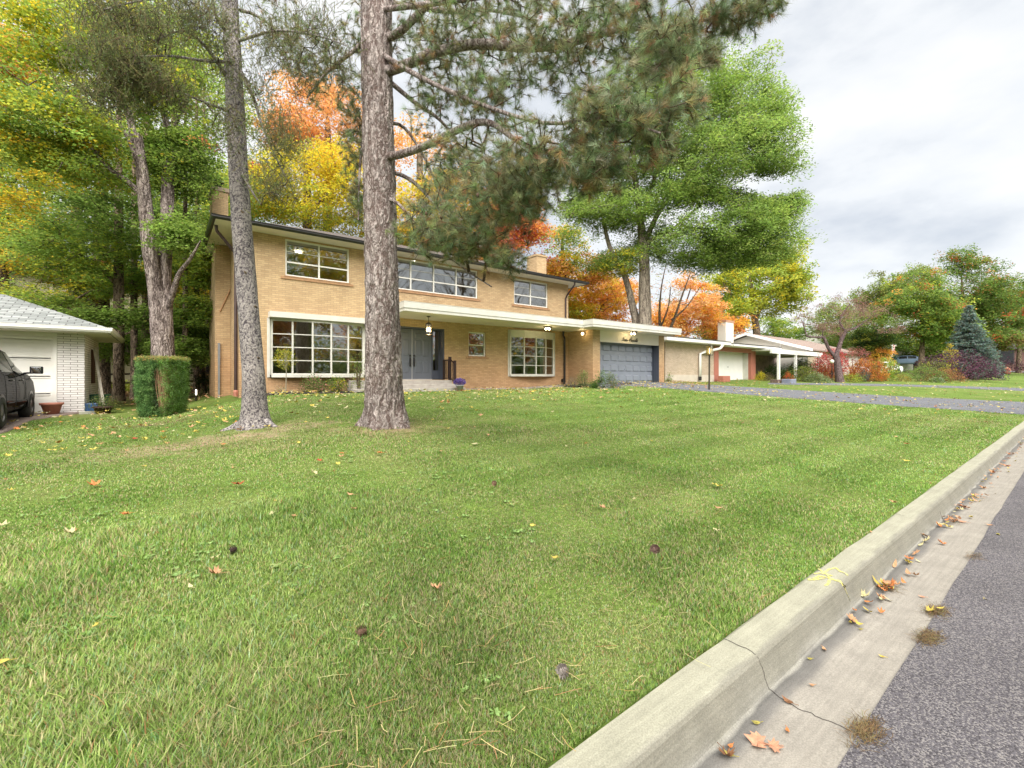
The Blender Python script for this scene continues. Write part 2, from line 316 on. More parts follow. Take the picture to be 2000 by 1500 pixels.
def kerb_material():
    m = bpy.data.materials.new('worn_kerb_painted_shade'); m.use_nodes = True; t = m.node_tree; n = t.nodes; l = t.links; p = n['Principled BSDF']; p.inputs['Roughness'].default_value = 0.92; p.inputs['Specular IOR Level'].default_value = 0.2
    tcn = n.new('ShaderNodeTexCoord'); sp = n.new('ShaderNodeSeparateXYZ'); l.new(tcn.outputs['Object'], sp.inputs[0])
    # distance across the kerb from its back edge
    mu = n.new('ShaderNodeMath'); mu.operation = 'MULTIPLY_ADD'; mu.inputs[1].default_value = 0.0205; mu.inputs[2].default_value = 1.168; l.new(sp.outputs[0], mu.inputs[0])
    su = n.new('ShaderNodeMath'); su.operation = 'SUBTRACT'; l.new(mu.outputs[0], su.inputs[0]); l.new(sp.outputs[1], su.inputs[1])
    w_ = n.new('ShaderNodeTexNoise'); w_.inputs['Scale'].default_value = 3.0; w_.inputs['Detail'].default_value = 8; l.new(tcn.outputs['Object'], w_.inputs['Vector'])
    ad = n.new('ShaderNodeMath'); ad.operation = 'MULTIPLY_ADD'; ad.inputs[1].default_value = 0.07; l.new(w_.outputs['Fac'], ad.inputs[0]); l.new(su.outputs[0], ad.inputs[2])
    r = n.new('ShaderNodeValToRGB'); e = r.color_ramp.elements; e[0].position = 0.0; e[0].color = (0.37, 0.36, 0.275, 1); e[1].position = 1.0; e[1].color = (0.32, 0.295, 0.255, 1)
    for ps, c in ((0.185, (0.37, 0.36, 0.28)), (0.212, (0.26, 0.25, 0.205)), (0.258, (0.27, 0.26, 0.22)), (0.275, (0.32, 0.31, 0.275)), (0.29, (0.15, 0.145, 0.135)), (0.335, (0.20, 0.19, 0.175)), (0.375, (0.33, 0.305, 0.265)), (0.6, (0.315, 0.29, 0.25))):  # face darker than top: shading put into the colour; dark band along foot
        q = e.new(ps); q.color = (*c, 1)
    l.new(ad.outputs[0], r.inputs[0])
    f = n.new('ShaderNodeTexNoise'); f.inputs['Scale'].default_value = 160; f.inputs['Detail'].default_value = 4; l.new(tcn.outputs['Object'], f.inputs['Vector'])
    g = n.new('ShaderNodeTexNoise'); g.inputs['Scale'].default_value = 5; g.inputs['Detail'].default_value = 8; g.inputs['Roughness'].default_value = 0.7; l.new(tcn.outputs['Object'], g.inputs['Vector'])
    mpn = n.new('ShaderNodeMapping'); mpn.inputs['Scale'].default_value = (2.5, 60, 90); mpn.inputs['Rotation'].default_value = (0, 0, -0.0205); l.new(tcn.outputs['Object'], mpn.inputs[0])
    h = n.new('ShaderNodeTexNoise'); h.inputs['Scale'].default_value = 1.0; h.inputs['Detail'].default_value = 3; l.new(mpn.outputs[0], h.inputs['Vector'])
    def mr(o, a, b, c=0.3, d=0.7): q = n.new('ShaderNodeMapRange'); q.inputs[1].default_value = c; q.inputs[2].default_value = d; q.inputs[3].default_value = a; q.inputs[4].default_value = b; l.new(o, q.inputs[0]); return q.outputs[0]
    m1 = n.new('ShaderNodeMath'); m1.operation = 'MULTIPLY'; l.new(mr(f.outputs['Fac'], 0.82, 1.16), m1.inputs[0]); l.new(mr(g.outputs['Fac'], 0.84, 1.12), m1.inputs[1])
    m2 = n.new('ShaderNodeMath'); m2.operation = 'MULTIPLY'; l.new(m1.outputs[0], m2.inputs[0]); l.new(mr(h.outputs['Fac'], 0.90, 1.07), m2.inputs[1])
    mm = n.new('ShaderNodeVectorMath'); mm.operation = 'SCALE'; l.new(r.outputs[0], mm.inputs[0]); l.new(m2.outputs[0], mm.inputs['Scale']); l.new(mm.outputs[0], p.inputs['Base Color'])
    b = n.new('ShaderNodeBump'); b.inputs['Strength'].default_value = 0.5; b.inputs['Distance'].default_value = 0.004; l.new(m2.outputs[0], b.inputs['Height']); l.new(b.outputs[0], p.inputs['Normal']); return m
kerb = struct(sweep('kerb', KP, kx, kerb_material(), jit=0.018), label='pale concrete kerb with gutter')
struct(sweep('far_kerb', KP, kx, CONC, sgn=-1, base=lambda x: curbY(x) - 9.6))
def asphalt(name, base_, spk, dark, sc_=130, thr=0.62):
    m = bpy.data.materials.new(name); m.use_nodes = True; t = m.node_tree; n = t.nodes; l = t.links; p = n['Principled BSDF']; p.inputs['Roughness'].default_value = 0.85; p.inputs['Specular IOR Level'].default_value = 0.3
    tcn = n.new('ShaderNodeTexCoord'); mpn = n.new('ShaderNodeMapping'); mpn.inputs['Scale'].default_value = (1, 1, 1); l.new(tcn.outputs['Object'], mpn.inputs[0])
    v = n.new('ShaderNodeTexVoronoi'); v.inputs['Scale'].default_value = sc_; v.inputs['Randomness'].default_value = 1; l.new(mpn.outputs[0], v.inputs['Vector'])
    r = n.new('ShaderNodeValToRGB'); r.color_ramp.interpolation = 'CONSTANT'; e = r.color_ramp.elements; e[0].position = 0; e[0].color = (*dark, 1); e[1].position = 0.25; e[1].color = (*base_, 1)
    q = e.new(0.55); q.color = tuple(x * 1.25 for x in base_) + (1,); q = e.new(thr + 0.14); q.color = (*spk, 1)
    sp = n.new('ShaderNodeSeparateColor'); l.new(v.outputs['Color'], sp.inputs[0]); l.new(sp.outputs[0], r.inputs[0])
    g = n.new('ShaderNodeTexNoise'); g.inputs['Scale'].default_value = 1.3; g.inputs['Detail'].default_value = 8; l.new(tcn.outputs['Object'], g.inputs['Vector'])
    k = n.new('ShaderNodeMapRange'); k.inputs[1].default_value = 0.3; k.inputs[2].default_value = 0.7; k.inputs[3].default_value = 0.85; k.inputs[4].default_value = 1.15; l.new(g.outputs['Fac'], k.inputs[0])
    mm = n.new('ShaderNodeVectorMath'); mm.operation = 'SCALE'; l.new(r.outputs[0], mm.inputs[0]); l.new(k.outputs[0], mm.inputs['Scale']); l.new(mm.outputs[0], p.inputs['Base Color'])
    b = n.new('ShaderNodeBump'); b.inputs['Strength'].default_value = 0.7; b.inputs['Distance'].default_value = 0.004; l.new(v.outputs['Distance'], b.inputs['Height']); b.invert = True; l.new(b.outputs[0], p.inputs['Normal']); MATS[name] = m; return m
ASPH = asphalt('road_asphalt', (0.105, 0.098, 0.107), (0.23, 0.215, 0.21), (0.065, 0.06, 0.066), 170)
DASPH = asphalt('drive_asphalt', (0.125, 0.128, 0.145), (0.19, 0.195, 0.205), (0.09, 0.092, 0.104), 60)
b = MB(); rx = [-90, -30] + list(np.arange(-8, 60, 0.5)) + [70, 90, 120, 200, 400]
edge = lambda x: curbY(x) - 0.588 + 0.012 * noise.noise((x * 3.1, 0, 0)) + 0.006 * noise.noise((x * 11, 3, 0))
for x in rx:
    for j in range(9): u = j / 8; b.v.append((x, edge(x) - u * 8.4, 0.020 + 0.006 + 0.08 * math.sin(u * math.pi) + rise(x)))
for i in range(len(rx) - 1):
    for j in range(8): b.f.append((i * 9 + j, i * 9 + j + 1, (i + 1) * 9 + j + 1, (i + 1) * 9 + j))
struct(b.build('road', ASPH), label='grey asphalt road')
b = MB(); b.grid(lambda u, v: (-90 + 400 * u, curbY(-90 + 400 * u) - 9.6 - 60 * v, 0.13 + 0.8 * v + rise(-90 + 400 * u)), 40, 10); struct(b.build('far_verge', LAWN))
b = MB(); b.grid(lambda u, v: (-700 + 1400 * u, -700 + 1400 * v, -0.3), 8, 8); struct(b.build('ground', mat('far_soil', (0.10, 0.11, 0.05), (0.07, 0.08, 0.04), 0.2, 0.95)))
# draped strips (drives, beds)
def drape(name, A, B, m, off=0.03, n=24, k=8, parent=None):
    "sheet between two polylines A and B laid over the terrain"
    def at(P, u):
        q = u * (len(P) - 1); i = min(int(q), len(P) - 2); f = q - i; return P[i][0] * (1 - f) + P[i + 1][0] * f, P[i][1] * (1 - f) + P[i + 1][1] * f
    def fn(u, v):
        a = at(A, u); c = at(B, u); x = a[0] * (1 - v) + c[0] * v; y = a[1] * (1 - v) + c[1] * v
        return (x, y, terr(x, y) + (off if 0 < v < 1 else -0.02))
    def fv(v):  # two extra rows form a small edge
        return 0 if v == 0 else 1 if v == 1 else 0.002 + 0.996 * (v - 0.08) / 0.84 if 0 < v < 1 else v
    b = MB(); vv_ = [0, 0.004] + [i / k for i in range(1, k)] + [0.996, 1]
    nu = n; nv = len(vv_) - 1; base = 0
    for i in range(nu + 1):
        for v in vv_: b.v.append(fn(i / nu, v))
    for i in range(nu):
        for j in range(nv): q = i * (nv + 1) + j; b.f.append((q, q + 1, q + nv + 2, q + nv + 1))
    me = b.build(name, m, parent); 
    return me
NEAR = [(17.2, 15.6), (18.2, 13.9), (20.0, 9.7), (22.2, 5.2), (24.6, 1.75)]
FAR = [(23.0, 15.6), (24.2, 14.4), (26.4, 11.2), (29.6, 6.7), (33.8, 1.9)]
struct(drape('driveway', NEAR, FAR, DASPH, 0.035), label='dark asphalt driveway')
A1 = [G(1500, 751), G(1620, 752.6), G(1740, 754.5), G(1860, 759), G(2000, 764)]; B1 = [G(1500, 749.6), G(1620, 750.6), G(1740, 752), G(1860, 755.5), G(2000, 759.5)]
struct(drape('far_driveway', A1, B1, DASPH, 0.03), label='narrow far driveway beyond the second lawn')
_a, _b = G(64, 822), G(0, 849); AEDGE = [(-1.75, 18.5), (_a.x, _a.y), (_b.x, _b.y), (_b.x + (_b.x - _a.x) * 3, _b.y + (_b.y - _a.y) * 3)]
struct(drape('neighbour_driveway', AEDGE, [(-7.6, 18.5), (-7.6, 15.0), (-7.6, 12.0), (-8.6, 1.2)], mat('paver_drive', (0.26, 0.20, 0.17), (0.19, 0.145, 0.125), 6, 0.9, 0.5), 0.02), label='brownish driveway of the white garage')
A2 = [W(1935, 731, 78), W(2010, 737, 74), W(2150, 748, 70)]; B2 = [W(1975, 726, 92), W(2030, 729, 92), W(2200, 733, 95)]
b = MB(); b.add([(p.x, p.y, terr(p.x, p.y) + 0.08) for p in (*A2, *B2[::-1])], [(0, 1, 4, 5), (1, 2, 3, 4)]); struct(b.build('far_road', mat('pale_asphalt', (0.34, 0.33, 0.34), (0.28, 0.28, 0.29), 2)), label='pale side road far beyond the lawns')
struct(drape('mulch_bed', [(2.0, 15.95), (4.2, 15.75), (6.7, 15.85)], [(2.0, 17.2), (4.2, 17.2), (6.7, 17.2)], MULCH, 0.03), label='dark mulch bed under the big window')
struct(drape('gravel_strip', [(9.6, 16.5), (13, 16.35), (16.0, 16.0)], [(9.6, 17.2), (13, 17.2), (16.8, 17.2)], mat('grey_gravel', (0.40, 0.34, 0.32), (0.20, 0.17, 0.17), 45, 0.95, 1.0, 60), 0.03), label='grey gravel strip along the house')
struct(drape('garden_bed', [(15.2, 15.4), (16.6, 14.3), (18.6, 14.5), (19.4, 15.1)], [(15.8, 17.1), (16.7, 16.5), (18.0, 15.45), (19.2, 15.45)], MULCH, 0.05), label='dark mulch bed beside the garage')
# kerb joint crack and the yellow survey paint, worn into the kerb
def kz(o):
    for (a, b_) in zip(KP[2:11], KP[3:12]):
        if a[0] >= o >= b_[0]: f = (a[0] - o) / (a[0] - b_[0]); return a[1] * (1 - f) + b_[1] * f
    return 0.152
def kpt(px, py):
    "point of the kerb surface seen at this pixel"
    a, c = dirs(px); d = 0.6
    while d < 40:
        x, y = d * a, d * c; o = y - curbY(x); z = H - d * (py - HY) / FC
        s = kz(o) if -0.6 <= o <= -0.012 else (0.152 if o > -0.012 else 0.02)
        if z <= s: return Vector((x, y, s + 0.002))
        d *= 1.0015
    return Vector((x, y, 0.03))
def ribbon(b, pts, wd):
    for i in range(len(pts) - 1):
        p, q = pts[i], pts[i + 1]; u = (q - p); s_ = Vector((-u.y, u.x, 0)).normalized(); w0 = wd[i] if isinstance(wd, list) else wd; w1 = wd[i + 1] if isinstance(wd, list) else wd
        b.add([p - s_ * w0, p + s_ * w0, q + s_ * w1, q - s_ * w1], [(0, 1, 2, 3)])
def dens(P, step=8):
    o = []
    for (a, c) in zip(P, P[1:]):
        k = max(1, int(math.hypot(c[0] - a[0], c[1] - a[1]) / step)); o += [(a[0] + (c[0] - a[0]) * i / k, a[1] + (c[1] - a[1]) * i / k) for i in range(k)]
    return o + [P[-1]]
def kline(P, wd, j=0.0, step=8):
    b = MB(); pts = [kpt(x + random.uniform(-j, j), y + random.uniform(-j, j)) for x, y in dens(P, step)]; ribbon(b, pts, wd); return b
cm = mat('crack_dark', (0.05, 0.045, 0.04), (0.07, 0.06, 0.05), 30, 1.0)
b = kline([(1411, 1248), (1440, 1260), (1468, 1272), (1480, 1284), (1487, 1305), (1494, 1325), (1502, 1345), (1515, 1358), (1532, 1369), (1560, 1385), (1600, 1402), (1640, 1418), (1668, 1432)], 0.0022, 1.5)
ck = b.build('crack', cm, kerb); ck['label'] = 'dark jagged crack across the kerb and gutter'
b = kline([(1745, 1003), (1768, 1008)], 0.002, 0.5, 6); b2 = kline([(1836, 1000), (1840, 1012), (1846, 1019)], 0.0018, 0.5, 5); b.add(b2.v, b2.f); b.build('crack', cm, kerb)
yp = mat('yellow_spray', (0.66, 0.60, 0.13), (0.47, 0.44, 0.25), 60, 0.9, lo=0.42, hi=0.58)
b = MB()
for P, wd in (([(1588, 1132), (1602, 1125), (1622, 1131), (1640, 1137), (1652, 1146)], 0.009), ([(1584, 1130), (1578, 1133), (1592, 1133), (1610, 1130)], 0.007), ([(1606, 1122), (1618, 1113), (1632, 1110), (1640, 1116), (1652, 1121), (1655, 1125)], 0.007), ([(1598, 1112), (1612, 1120), (1622, 1130), (1618, 1140), (1612, 1145)], 0.008),
              ([(1625, 1131), (1640, 1135), (1650, 1150), (1655, 1162), (1661, 1175)], 0.006), ([(1590, 1122), (1608, 1118), (1626, 1126)], 0.006)):
    q = kline(P, wd, 0.3, 5); q.v = [(x, y, z + random.uniform(0.0005, 0.0015)) for x, y, z in q.v]; b.add(q.v, q.f)
pm = b.build('paint_mark', yp, kerb); pm['label'] = 'scrawled yellow survey paint on the kerb'
# ---------------------------------------------------------------- the yellow brick house
YF = 17.2; XL = 1.93; XR = 16.84; YB = 26.3
house = T('house', 'two storey yellow brick house with white canopy and grey double doors', 'house', (XL, YF, 0.9))
HO = [(3.3, 5.48, 5.01, 6.28), (6.93, 11.18, 5.03, 6.28), (13.25, 15.4, 5.0, 6.24), (10.71, 11.64, 2.45, 3.53), (12.9, 15.82, 1.55, 3.77), (2.78, 6.08, 1.5, 3.69), (6.84, 9.5, 1.40, 3.56)]
b = MB(); b.wall(XL, XR, 0.2, 6.34, YF, YF + 0.25, HO); b.wall(YF + 0.25, YB, 0.2, 6.34, XL, XL + 0.25, [], 'y'); b.wall(YF + 0.25, YB, 0.2, 6.34, XR - 0.25, XR, [], 'y'); b.box(XL + 0.25, XR - 0.25, YB - 0.25, YB, 0.2, 6.34)
b.build('wall', BRICK, house)
b = MB(); b.box(1.46, XL - 0.003, 19.67, 22.4, 0.2, 6.33); b.add([(1.46, 19.60, 0.2), (1.75, 19.60, 0.2)], []) ; b.v = b.v[:8]
b.build('chimney_breast', BRICK, house)
# two brick chimneys through the roof
b = MB(); b.box(1.46, 1.98, 20.9, 22.2, 6.2, 8.72); ch = b.build('chimney', BRICK, house)
b = MB(); b.box(1.41, 2.03, 20.85, 22.25, 8.72, 8.86); b.build('chimney_cap', mat('cap_stone', (0.42, 0.32, 0.24), (0.34, 0.26, 0.2), 5), ch)
b = MB(); b.lathe((1.68, 21.3, 8.86), [(0.17, 0), (0.17, 0.10), (0.13, 0.12), (0.13, 0.30)], 14); b.lathe((1.68, 21.3, 9.16), [(0.20, 0.0), (0.22, 0.02), (0.14, 0.10), (0.03, 0.13)], 14)
for a in range(4): b.tube([(1.68 + 0.15 * math.cos(a * 1.57), 21.3 + 0.15 * math.sin(a * 1.57), 8.96), (1.68 + 0.17 * math.cos(a * 1.57), 21.3 + 0.17 * math.sin(a * 1.57), 9.18)], 0.01, 5)
b.build('flue', BLACK, ch, True)
b = MB(); b.box(16.9, 17.62, 19.8, 20.7, 0.9, 8.45); b.box(16.86, 17.66, 19.76, 20.74, 8.45, 8.55); b.build('chimney', BRICK, house)
# slanting brick shoulder and conduit on the chimney breast
b = MB(); b.tube([(1.60, 19.655, 3.9), (1.93, 19.655, 4.75)], 0.03, 6); b.build('brick_shoulder', BRICKSIL, house)
b = MB(); b.box(1.54, 1.60, 19.60, 19.655, 0.55, 1.95); b.box(1.535, 1.605, 19.59, 19.655, 1.95, 2.75); b.build('conduit', mat('galvanised', (0.25, 0.26, 0.27), (0.20, 0.21, 0.22), 4, 0.5, metal=0.3), house)
# roof
def hip(x0, x1, y0, y1, z, sl, th=0.05):
    h = min(x1 - x0, y1 - y0) / 2; zr = z + h * sl; b = MB()
    if (x1 - x0) >= (y1 - y0): r0, r1 = (x0 + h, (y0 + y1) / 2, zr), (x1 - h, (y0 + y1) / 2, zr)
    else: r0, r1 = ((x0 + x1) / 2, y0 + h, zr), ((x0 + x1) / 2, y1 - h, zr)
    v = [(x0, y0, z), (x1, y0, z), (x1, y1, z), (x0, y1, z), r0, r1]
    if (x1 - x0) >= (y1 - y0): f = [(0, 1, 5, 4), (1, 2, 5), (2, 3, 4, 5), (3, 0, 4)]
    else: f = [(0, 1, 4), (1, 2, 5, 4), (2, 3, 5), (3, 0, 4, 5)]
    v2 = [(a, c, d - th) for a, c, d in v[:4]]; return b.add(v + v2, f + [(0, 6, 7, 1), (1, 7, 8, 2), (2, 8, 9, 3), (3, 9, 6, 0), (6, 9, 8, 7)])
OV = 0.70
rf = hip(XL - OV, XR + OV - 0.06, YF - OV, YB + OV, 6.445, 0.335).build('roof', SHINGB, house)
b = MB(); b.box(XL - OV + 0.01, XR + OV - 0.07, YF - OV + 0.01, YB + OV - 0.01, 6.343, 6.36); b.build('soffit', SOFFIT, house)
def gutter(b, p, q, nx, ny, wd=0.11, z0=6.33, z1=6.455):
    prof = [(0, z1), (0, z0 + 0.01), (0.02, z0), (wd * 0.6, z0), (wd, z0 + 0.055), (wd, z0 + 0.085), (wd + 0.012, z1)]; k = len(prof); base = len(b.v)
    for P in (p, q):
        for o, z in prof: b.v.append((P[0] + nx * o + (P[2] if len(P) > 2 else 0) * o, P[1] + ny * o + (P[3] if len(P) > 3 else 0) * o, z))
    for i in range(k - 1): b.f.append((base + i, base + k + i, base + k + i + 1, base + i + 1))
    b.f.append(tuple(base + i for i in range(k))); b.f.append(tuple(base + 2 * k - 1 - i for i in range(k)))
b = MB(); x0, x1, y0, y1 = XL - OV, XR + OV - 0.06, YF - OV, YB + OV
gutter(b, (x0, y0, -1, 0), (x1, y0, 1, 0), 0, -1); gutter(b, (x0, y1, 0, 1), (x0, y0, 0, -1), -1, 0); gutter(b, (x1, y0, 0, -1), (x1, y1, 0, 1), 1, 0); gutter(b, (x1, y1, 1, 0), (x0, y1, -1, 0), 0, 1)
b.build('gutter', BLACK, house)
b = MB()
for i in range(26):
    x = random.uniform(XL, XR); y = random.uniform(YF - 0.6, YF + 0.8); z = 6.445 + (y - YF + OV) * 0.335 + 0.012; a = random.uniform(0, 6)
    b.add([(x + 0.07 * math.cos(a + k * 1.57), y + 0.05 * math.sin(a + k * 1.57), z + 0.01 * (k % 2)) for k in range(4)], [(0, 1, 2, 3)])
# windows -------------------------------------------------
def win(parent, x0, x1, z0, z1, Y, cols, rows, fr=0.055, dep=0.07, m=None, name='window', thick=None, bars=None, label=None):
    m = m or WINW; b = MB(); b.box(x0, x1, Y, Y + dep, z1 - fr, z1); b.box(x0, x1, Y, Y + dep, z0, z0 + fr); b.box(x0, x0 + fr, Y, Y + dep, z0 + fr, z1 - fr); b.box(x1 - fr, x1, Y, Y + dep, z0 + fr, z1 - fr)
    cs = [x0 + fr] + [c for c in cols] + [x1 - fr]
    for c in cols: b.box(c - fr * 0.45, c + fr * 0.45, Y - 0.004, Y + dep - 0.006, z0 + fr, z1 - fr)
    for a, c in zip(cs, cs[1:]):
        for r, t in rows: b.box(a + (fr * .45 if a in cols else 0), c - (fr * .45 if c in cols else 0), Y + 0.008, Y + dep - 0.012, r - t / 2, r + t / 2)
    o = b.build(name, m, parent)
    if label: o['label'] = label
    g = MB(); g.add([(x0 + fr / 2, Y + dep * 0.6, z0 + fr / 2), (x1 - fr / 2, Y + dep * 0.6, z0 + fr / 2), (x1 - fr / 2, Y + dep * 0.6, z1 - fr / 2), (x0 + fr / 2, Y + dep * 0.6, z1 - fr / 2)], [(0, 1, 2, 3)]); g.build('pane', GLASS, o)
    return o
def sill(x0, x1, z, o): b = MB(); b.box(x0 - 0.14, x1 + 0.14, YF - 0.035, YF - 0.003, z - 0.115, z - 0.035); b.box(x0 - 0.03, x1 + 0.03, YF - 0.045, YF - 0.003, z - 0.032, z); b.build('window_sill', BRICKSIL, o)
o = win(house, 3.3, 5.48, 5.01, 6.28, YF + 0.04, [4.42], [(5.50, 0.05), (5.86, 0.014)], label='upper left window of two sashes with a lit ceiling lamp'); sill(3.3, 5.48, 5.01, o)
o = win(house, 6.93, 11.18, 5.03, 6.28, YF + 0.04, [7.97, 9.01, 10.1], [(5.52, 0.05), (5.88, 0.014)]); sill(6.93, 11.18, 5.03, o)
o = win(house, 13.25, 15.4, 5.0, 6.24, YF + 0.04, [14.3], [(5.48, 0.05), (5.85, 0.014)]); sill(13.25, 15.4, 5.0, o)
o = win(house, 10.71, 11.64, 2.45, 3.53, YF + 0.08, [], [(2.95, 0.045)], 0.06, label='small sash window beside the doors'); sill(10.71, 11.64, 2.45, o)
def bow(parent, x0, x1, zg0, zg1, n, rws, sag, zs0, zh1, hdr, name='bow_window', inner=None, label=None):
    xc, hw = (x0 + x1) / 2, (x1 - x0) / 2
    P = []
    for i in range(n + 1):
        u = -1 + 2 * i / n; P.append((xc + hw * u, YF - 0.05 - sag * (1 - u * u)))
    b = MB(); fr = 0.05
    for p, q in zip(P, P[1:]):
        b.obox(p, q, 0.06, zg0 - fr, zg0); b.obox(p, q, 0.06, zg1, zg1 + fr)
        for r, t in rws: b.obox(p, q, 0.028, r - t / 2, r + t / 2, 0.014)
    for i, p in enumerate(P): r = 0.026 if 0 < i < n else 0.045; b.box(p[0] - r, p[0] + r, p[1] - 0.012, p[1] + 0.066, zg0 - fr + 0.002, zg1 + fr - 0.002)
    b.prism([(q[0], q[1] - 0.04) for q in P] + [(x1, YF - 0.003), (x0, YF - 0.003)], zs0, zg0 - fr - 0.002)     # sill shelf
    b.prism([(q[0], q[1] - 0.012) for q in P] + [(x1, YF - 0.003), (x0, YF - 0.003)], zg1 + fr + 0.002, zh1 - (hdr or 0) - 0.002)
    if hdr: b.box(x0 - 0.09, x1 + 0.09, YF - sag - 0.13, YF - 0.003, zh1 - hdr, zh1)
    b.box(x0 - 0.07, x0 - 0.046, YF - 0.10, YF + 0.10, zs0, zh1 - (hdr or 0) - 0.004); b.box(x1 + 0.046, x1 + 0.07, YF - 0.10, YF + 0.10, zs0, zh1 - (hdr or 0) - 0.004)
    b.box(x0 - 0.12, x0 - 0.072, YF - 0.03, YF + 0.02, zs0, zh1 - (hdr or 0) - 0.004); b.box(x1 + 0.072, x1 + 0.12, YF - 0.03, YF + 0.02, zs0, zh1 - (hdr or 0) - 0.004)
    o = b.build(name, WHITE, parent); g = MB()
    if label: o['label'] = label
    for p, q in zip(P, P[1:]): g.add([(p[0], p[1] + 0.03, zg0), (q[0], q[1] + 0.03, zg0), (q[0], q[1] + 0.03, zg1), (p[0], p[1] + 0.03, zg1)], [(0, 1, 2, 3)])
    g.build('pane', GLASS, o); return o
bow(house, 2.86, 6.0, 1.64, 3.42, 5, [(2.08, 0.03), (2.53, 0.03), (2.98, 0.03)], 0.28, 1.50, 3.70, 0.19, label='wide twenty pane bow window with white frame')
bow(house, 13.0, 15.74, 1.66, 3.40, 4, [(2.08, 0.03), (2.53, 0.03), (2.97, 0.03)], 0.26, 1.545, 3.76, 0, label='narrower bow window near the garage')
b = MB()
for i in range(9): u = -1 + i / 4; b.v.append((14.37 + 1.37 * u * 0.8, YF - 0.02 - 0.2 * (1 - u * u), 1.543)); b.v.append((14.37 + 1.37 * u * 0.7, YF - 0.004, 1.43))
for i in range(8): b.f.append((2 * i, 2 * i + 2, 2 * i + 3, 2 * i + 1))
# door recess ---------------------------------------------
YD = YF + 0.36
b = MB(); b.box(6.84, 9.5, YD + 0.05, YD + 0.09, 1.40, 3.56)   # backing wall behind jambs is cut below by doors standing proud
b = MB()
b.box(6.842, 6.89, YF + 0.004, YD, 1.41, 3.555); b.box(9.45, 9.498, YF + 0.004, YD, 1.41, 3.555); b.box(6.89, 9.45, YF + 0.004, YD + 0.06, 3.505, 3.555)
for xa, xb in ((6.89, 6.93), (7.215, 7.27), (9.07, 9.125), (9.41, 9.45)): b.box(xa, xb, YD - 0.02, YD + 0.06, 1.41, 3.505)
b.box(6.93, 7.215, YD + 0.0, YD + 0.05, 1.41, 1.80); b.box(9.125, 9.41, YD + 0.0, YD + 0.05, 1.41, 1.80)
fr_ = b.build('door_frame', DGREY, house)
b = MB(); b.add([(9.125, YD + 0.03, 1.8), (9.41, YD + 0.03, 1.8), (9.41, YD + 0.03, 3.505), (9.125, YD + 0.03, 3.505)], [(0, 1, 2, 3)]); b.build('sidelight', GLASS, fr_); b = MB(); b.add([(6.93, YD + 0.03, 1.8), (7.215, YD + 0.03, 1.8), (7.215, YD + 0.03, 3.505), (6.93, YD + 0.03, 3.505)], [(0, 1, 2, 3)])
b.build('sidelight', GLASS, fr_)
for k, xa in enumerate((7.275, 8.185)):
    xb = xa + 0.885; b = MB(); b.box(xa, xb, YD, YD + 0.045, 1.43, 3.50)
    def panel(b, p0, p1, q0, q1, Y, ins=0.035, dz=0.012):
        b.add([(p0, Y - 0.001, q0), (p1, Y - 0.001, q0), (p1, Y - 0.001, q1), (p0, Y - 0.001, q1), (p0 + ins, Y - dz, q0 + ins), (p1 - ins, Y - dz, q0 + ins), (p1 - ins, Y - dz, q1 - ins), (p0 + ins, Y - dz, q1 - ins)],
              [(0, 1, 5, 4), (1, 2, 6, 5), (2, 3, 7, 6), (3, 0, 4, 7), (4, 5, 6, 7)])
    for c0 in (xa + 0.12, xa + 0.475):
        for q0, q1 in ((1.68, 2.18), (2.38, 3.06), (3.14, 3.36)): panel(b, c0, c0 + 0.29, q0, q1, YD)
    d = b.build('door', mat('front_door_paint', (0.125, 0.14, 0.175), (0.115, 0.13, 0.16), 2, 0.4, 0.04), house); hx = xb - 0.075 if k == 0 else xa + 0.075; b = MB()
    b.box(hx - 0.035, hx + 0.035, YD - 0.03, YD - 0.001, 2.36, 2.44); b.box(hx - 0.03, hx + 0.03, YD - 0.02, YD - 0.001, 2.0, 2.32); b.tube([(hx, YD - 0.01, 2.28), (hx, YD - 0.065, 2.25), (hx, YD - 0.07, 2.1), (hx, YD - 0.01, 1.99)], 0.014, 6)
    b.box(hx - 0.03, hx + 0.03, YD - 0.025, YD - 0.001, 1.95, 2.02); b.build('door_handle', BLACK, d)
b = MB(); b.box(8.163, 8.182, YD - 0.008, YD + 0.04, 1.43, 3.50); b.box(7.27, 9.07, YD - 0.06, YD + 0.06, 1.402, 1.43); b.build('door_trim', mat('aluminium_trim', (0.5, 0.5, 0.5), None, 3, 0.4), fr_)
# interior -------------------------------------------------
b = MB()
for z0, z1, ws in ((1.36, 4.05, [6.4, 9.9, 12.3]), (4.3, 6.30, [6.3, 12.2])):
    b.box(XL + 0.252, XR - 0.252, 21.4, 21.5, z0, z1)
    for x in ws: b.box(x, x + 0.1, YF + (0.45 if z0 < 2 else 0.3), 21.38, z0, z1)
b.box(XL + 0.252, XR - 0.252, YF + 0.262, 21.5, 4.06, 4.29)
b.build('room_wall', ROOM, house)
b = MB(); b.box(XL + 0.252, XR - 0.252, YF + 0.262, 21.5, 1.2, 1.355); b.box(XL + 0.252, XR - 0.252, YF + 0.262, 21.38, 4.292, 4.30); b.build('room_floor', ROOMF, house)
b = MB(); b.box(6.52, 9.88, 19.6, 19.66, 1.36, 4.05); b.build('room_wall', ROOM, house)
b = MB()
for p in (W(583, 498, 17.45), W(806, 512, 18.7)): MB().lathe((p.x, p.y, 6.27), [(0.12, 0), (0.12, 0.03)], 16).build('ceiling_lamp', CEIL, house)
p = W(1047, 662, 26.0)
for x, y in ((p.x, p.y), (4.9, 19.6)): MB().lathe((x, y, 3.95), [(0.14, 0), (0.14, 0.03)], 12).build('ceiling_lamp', CEIL, house)
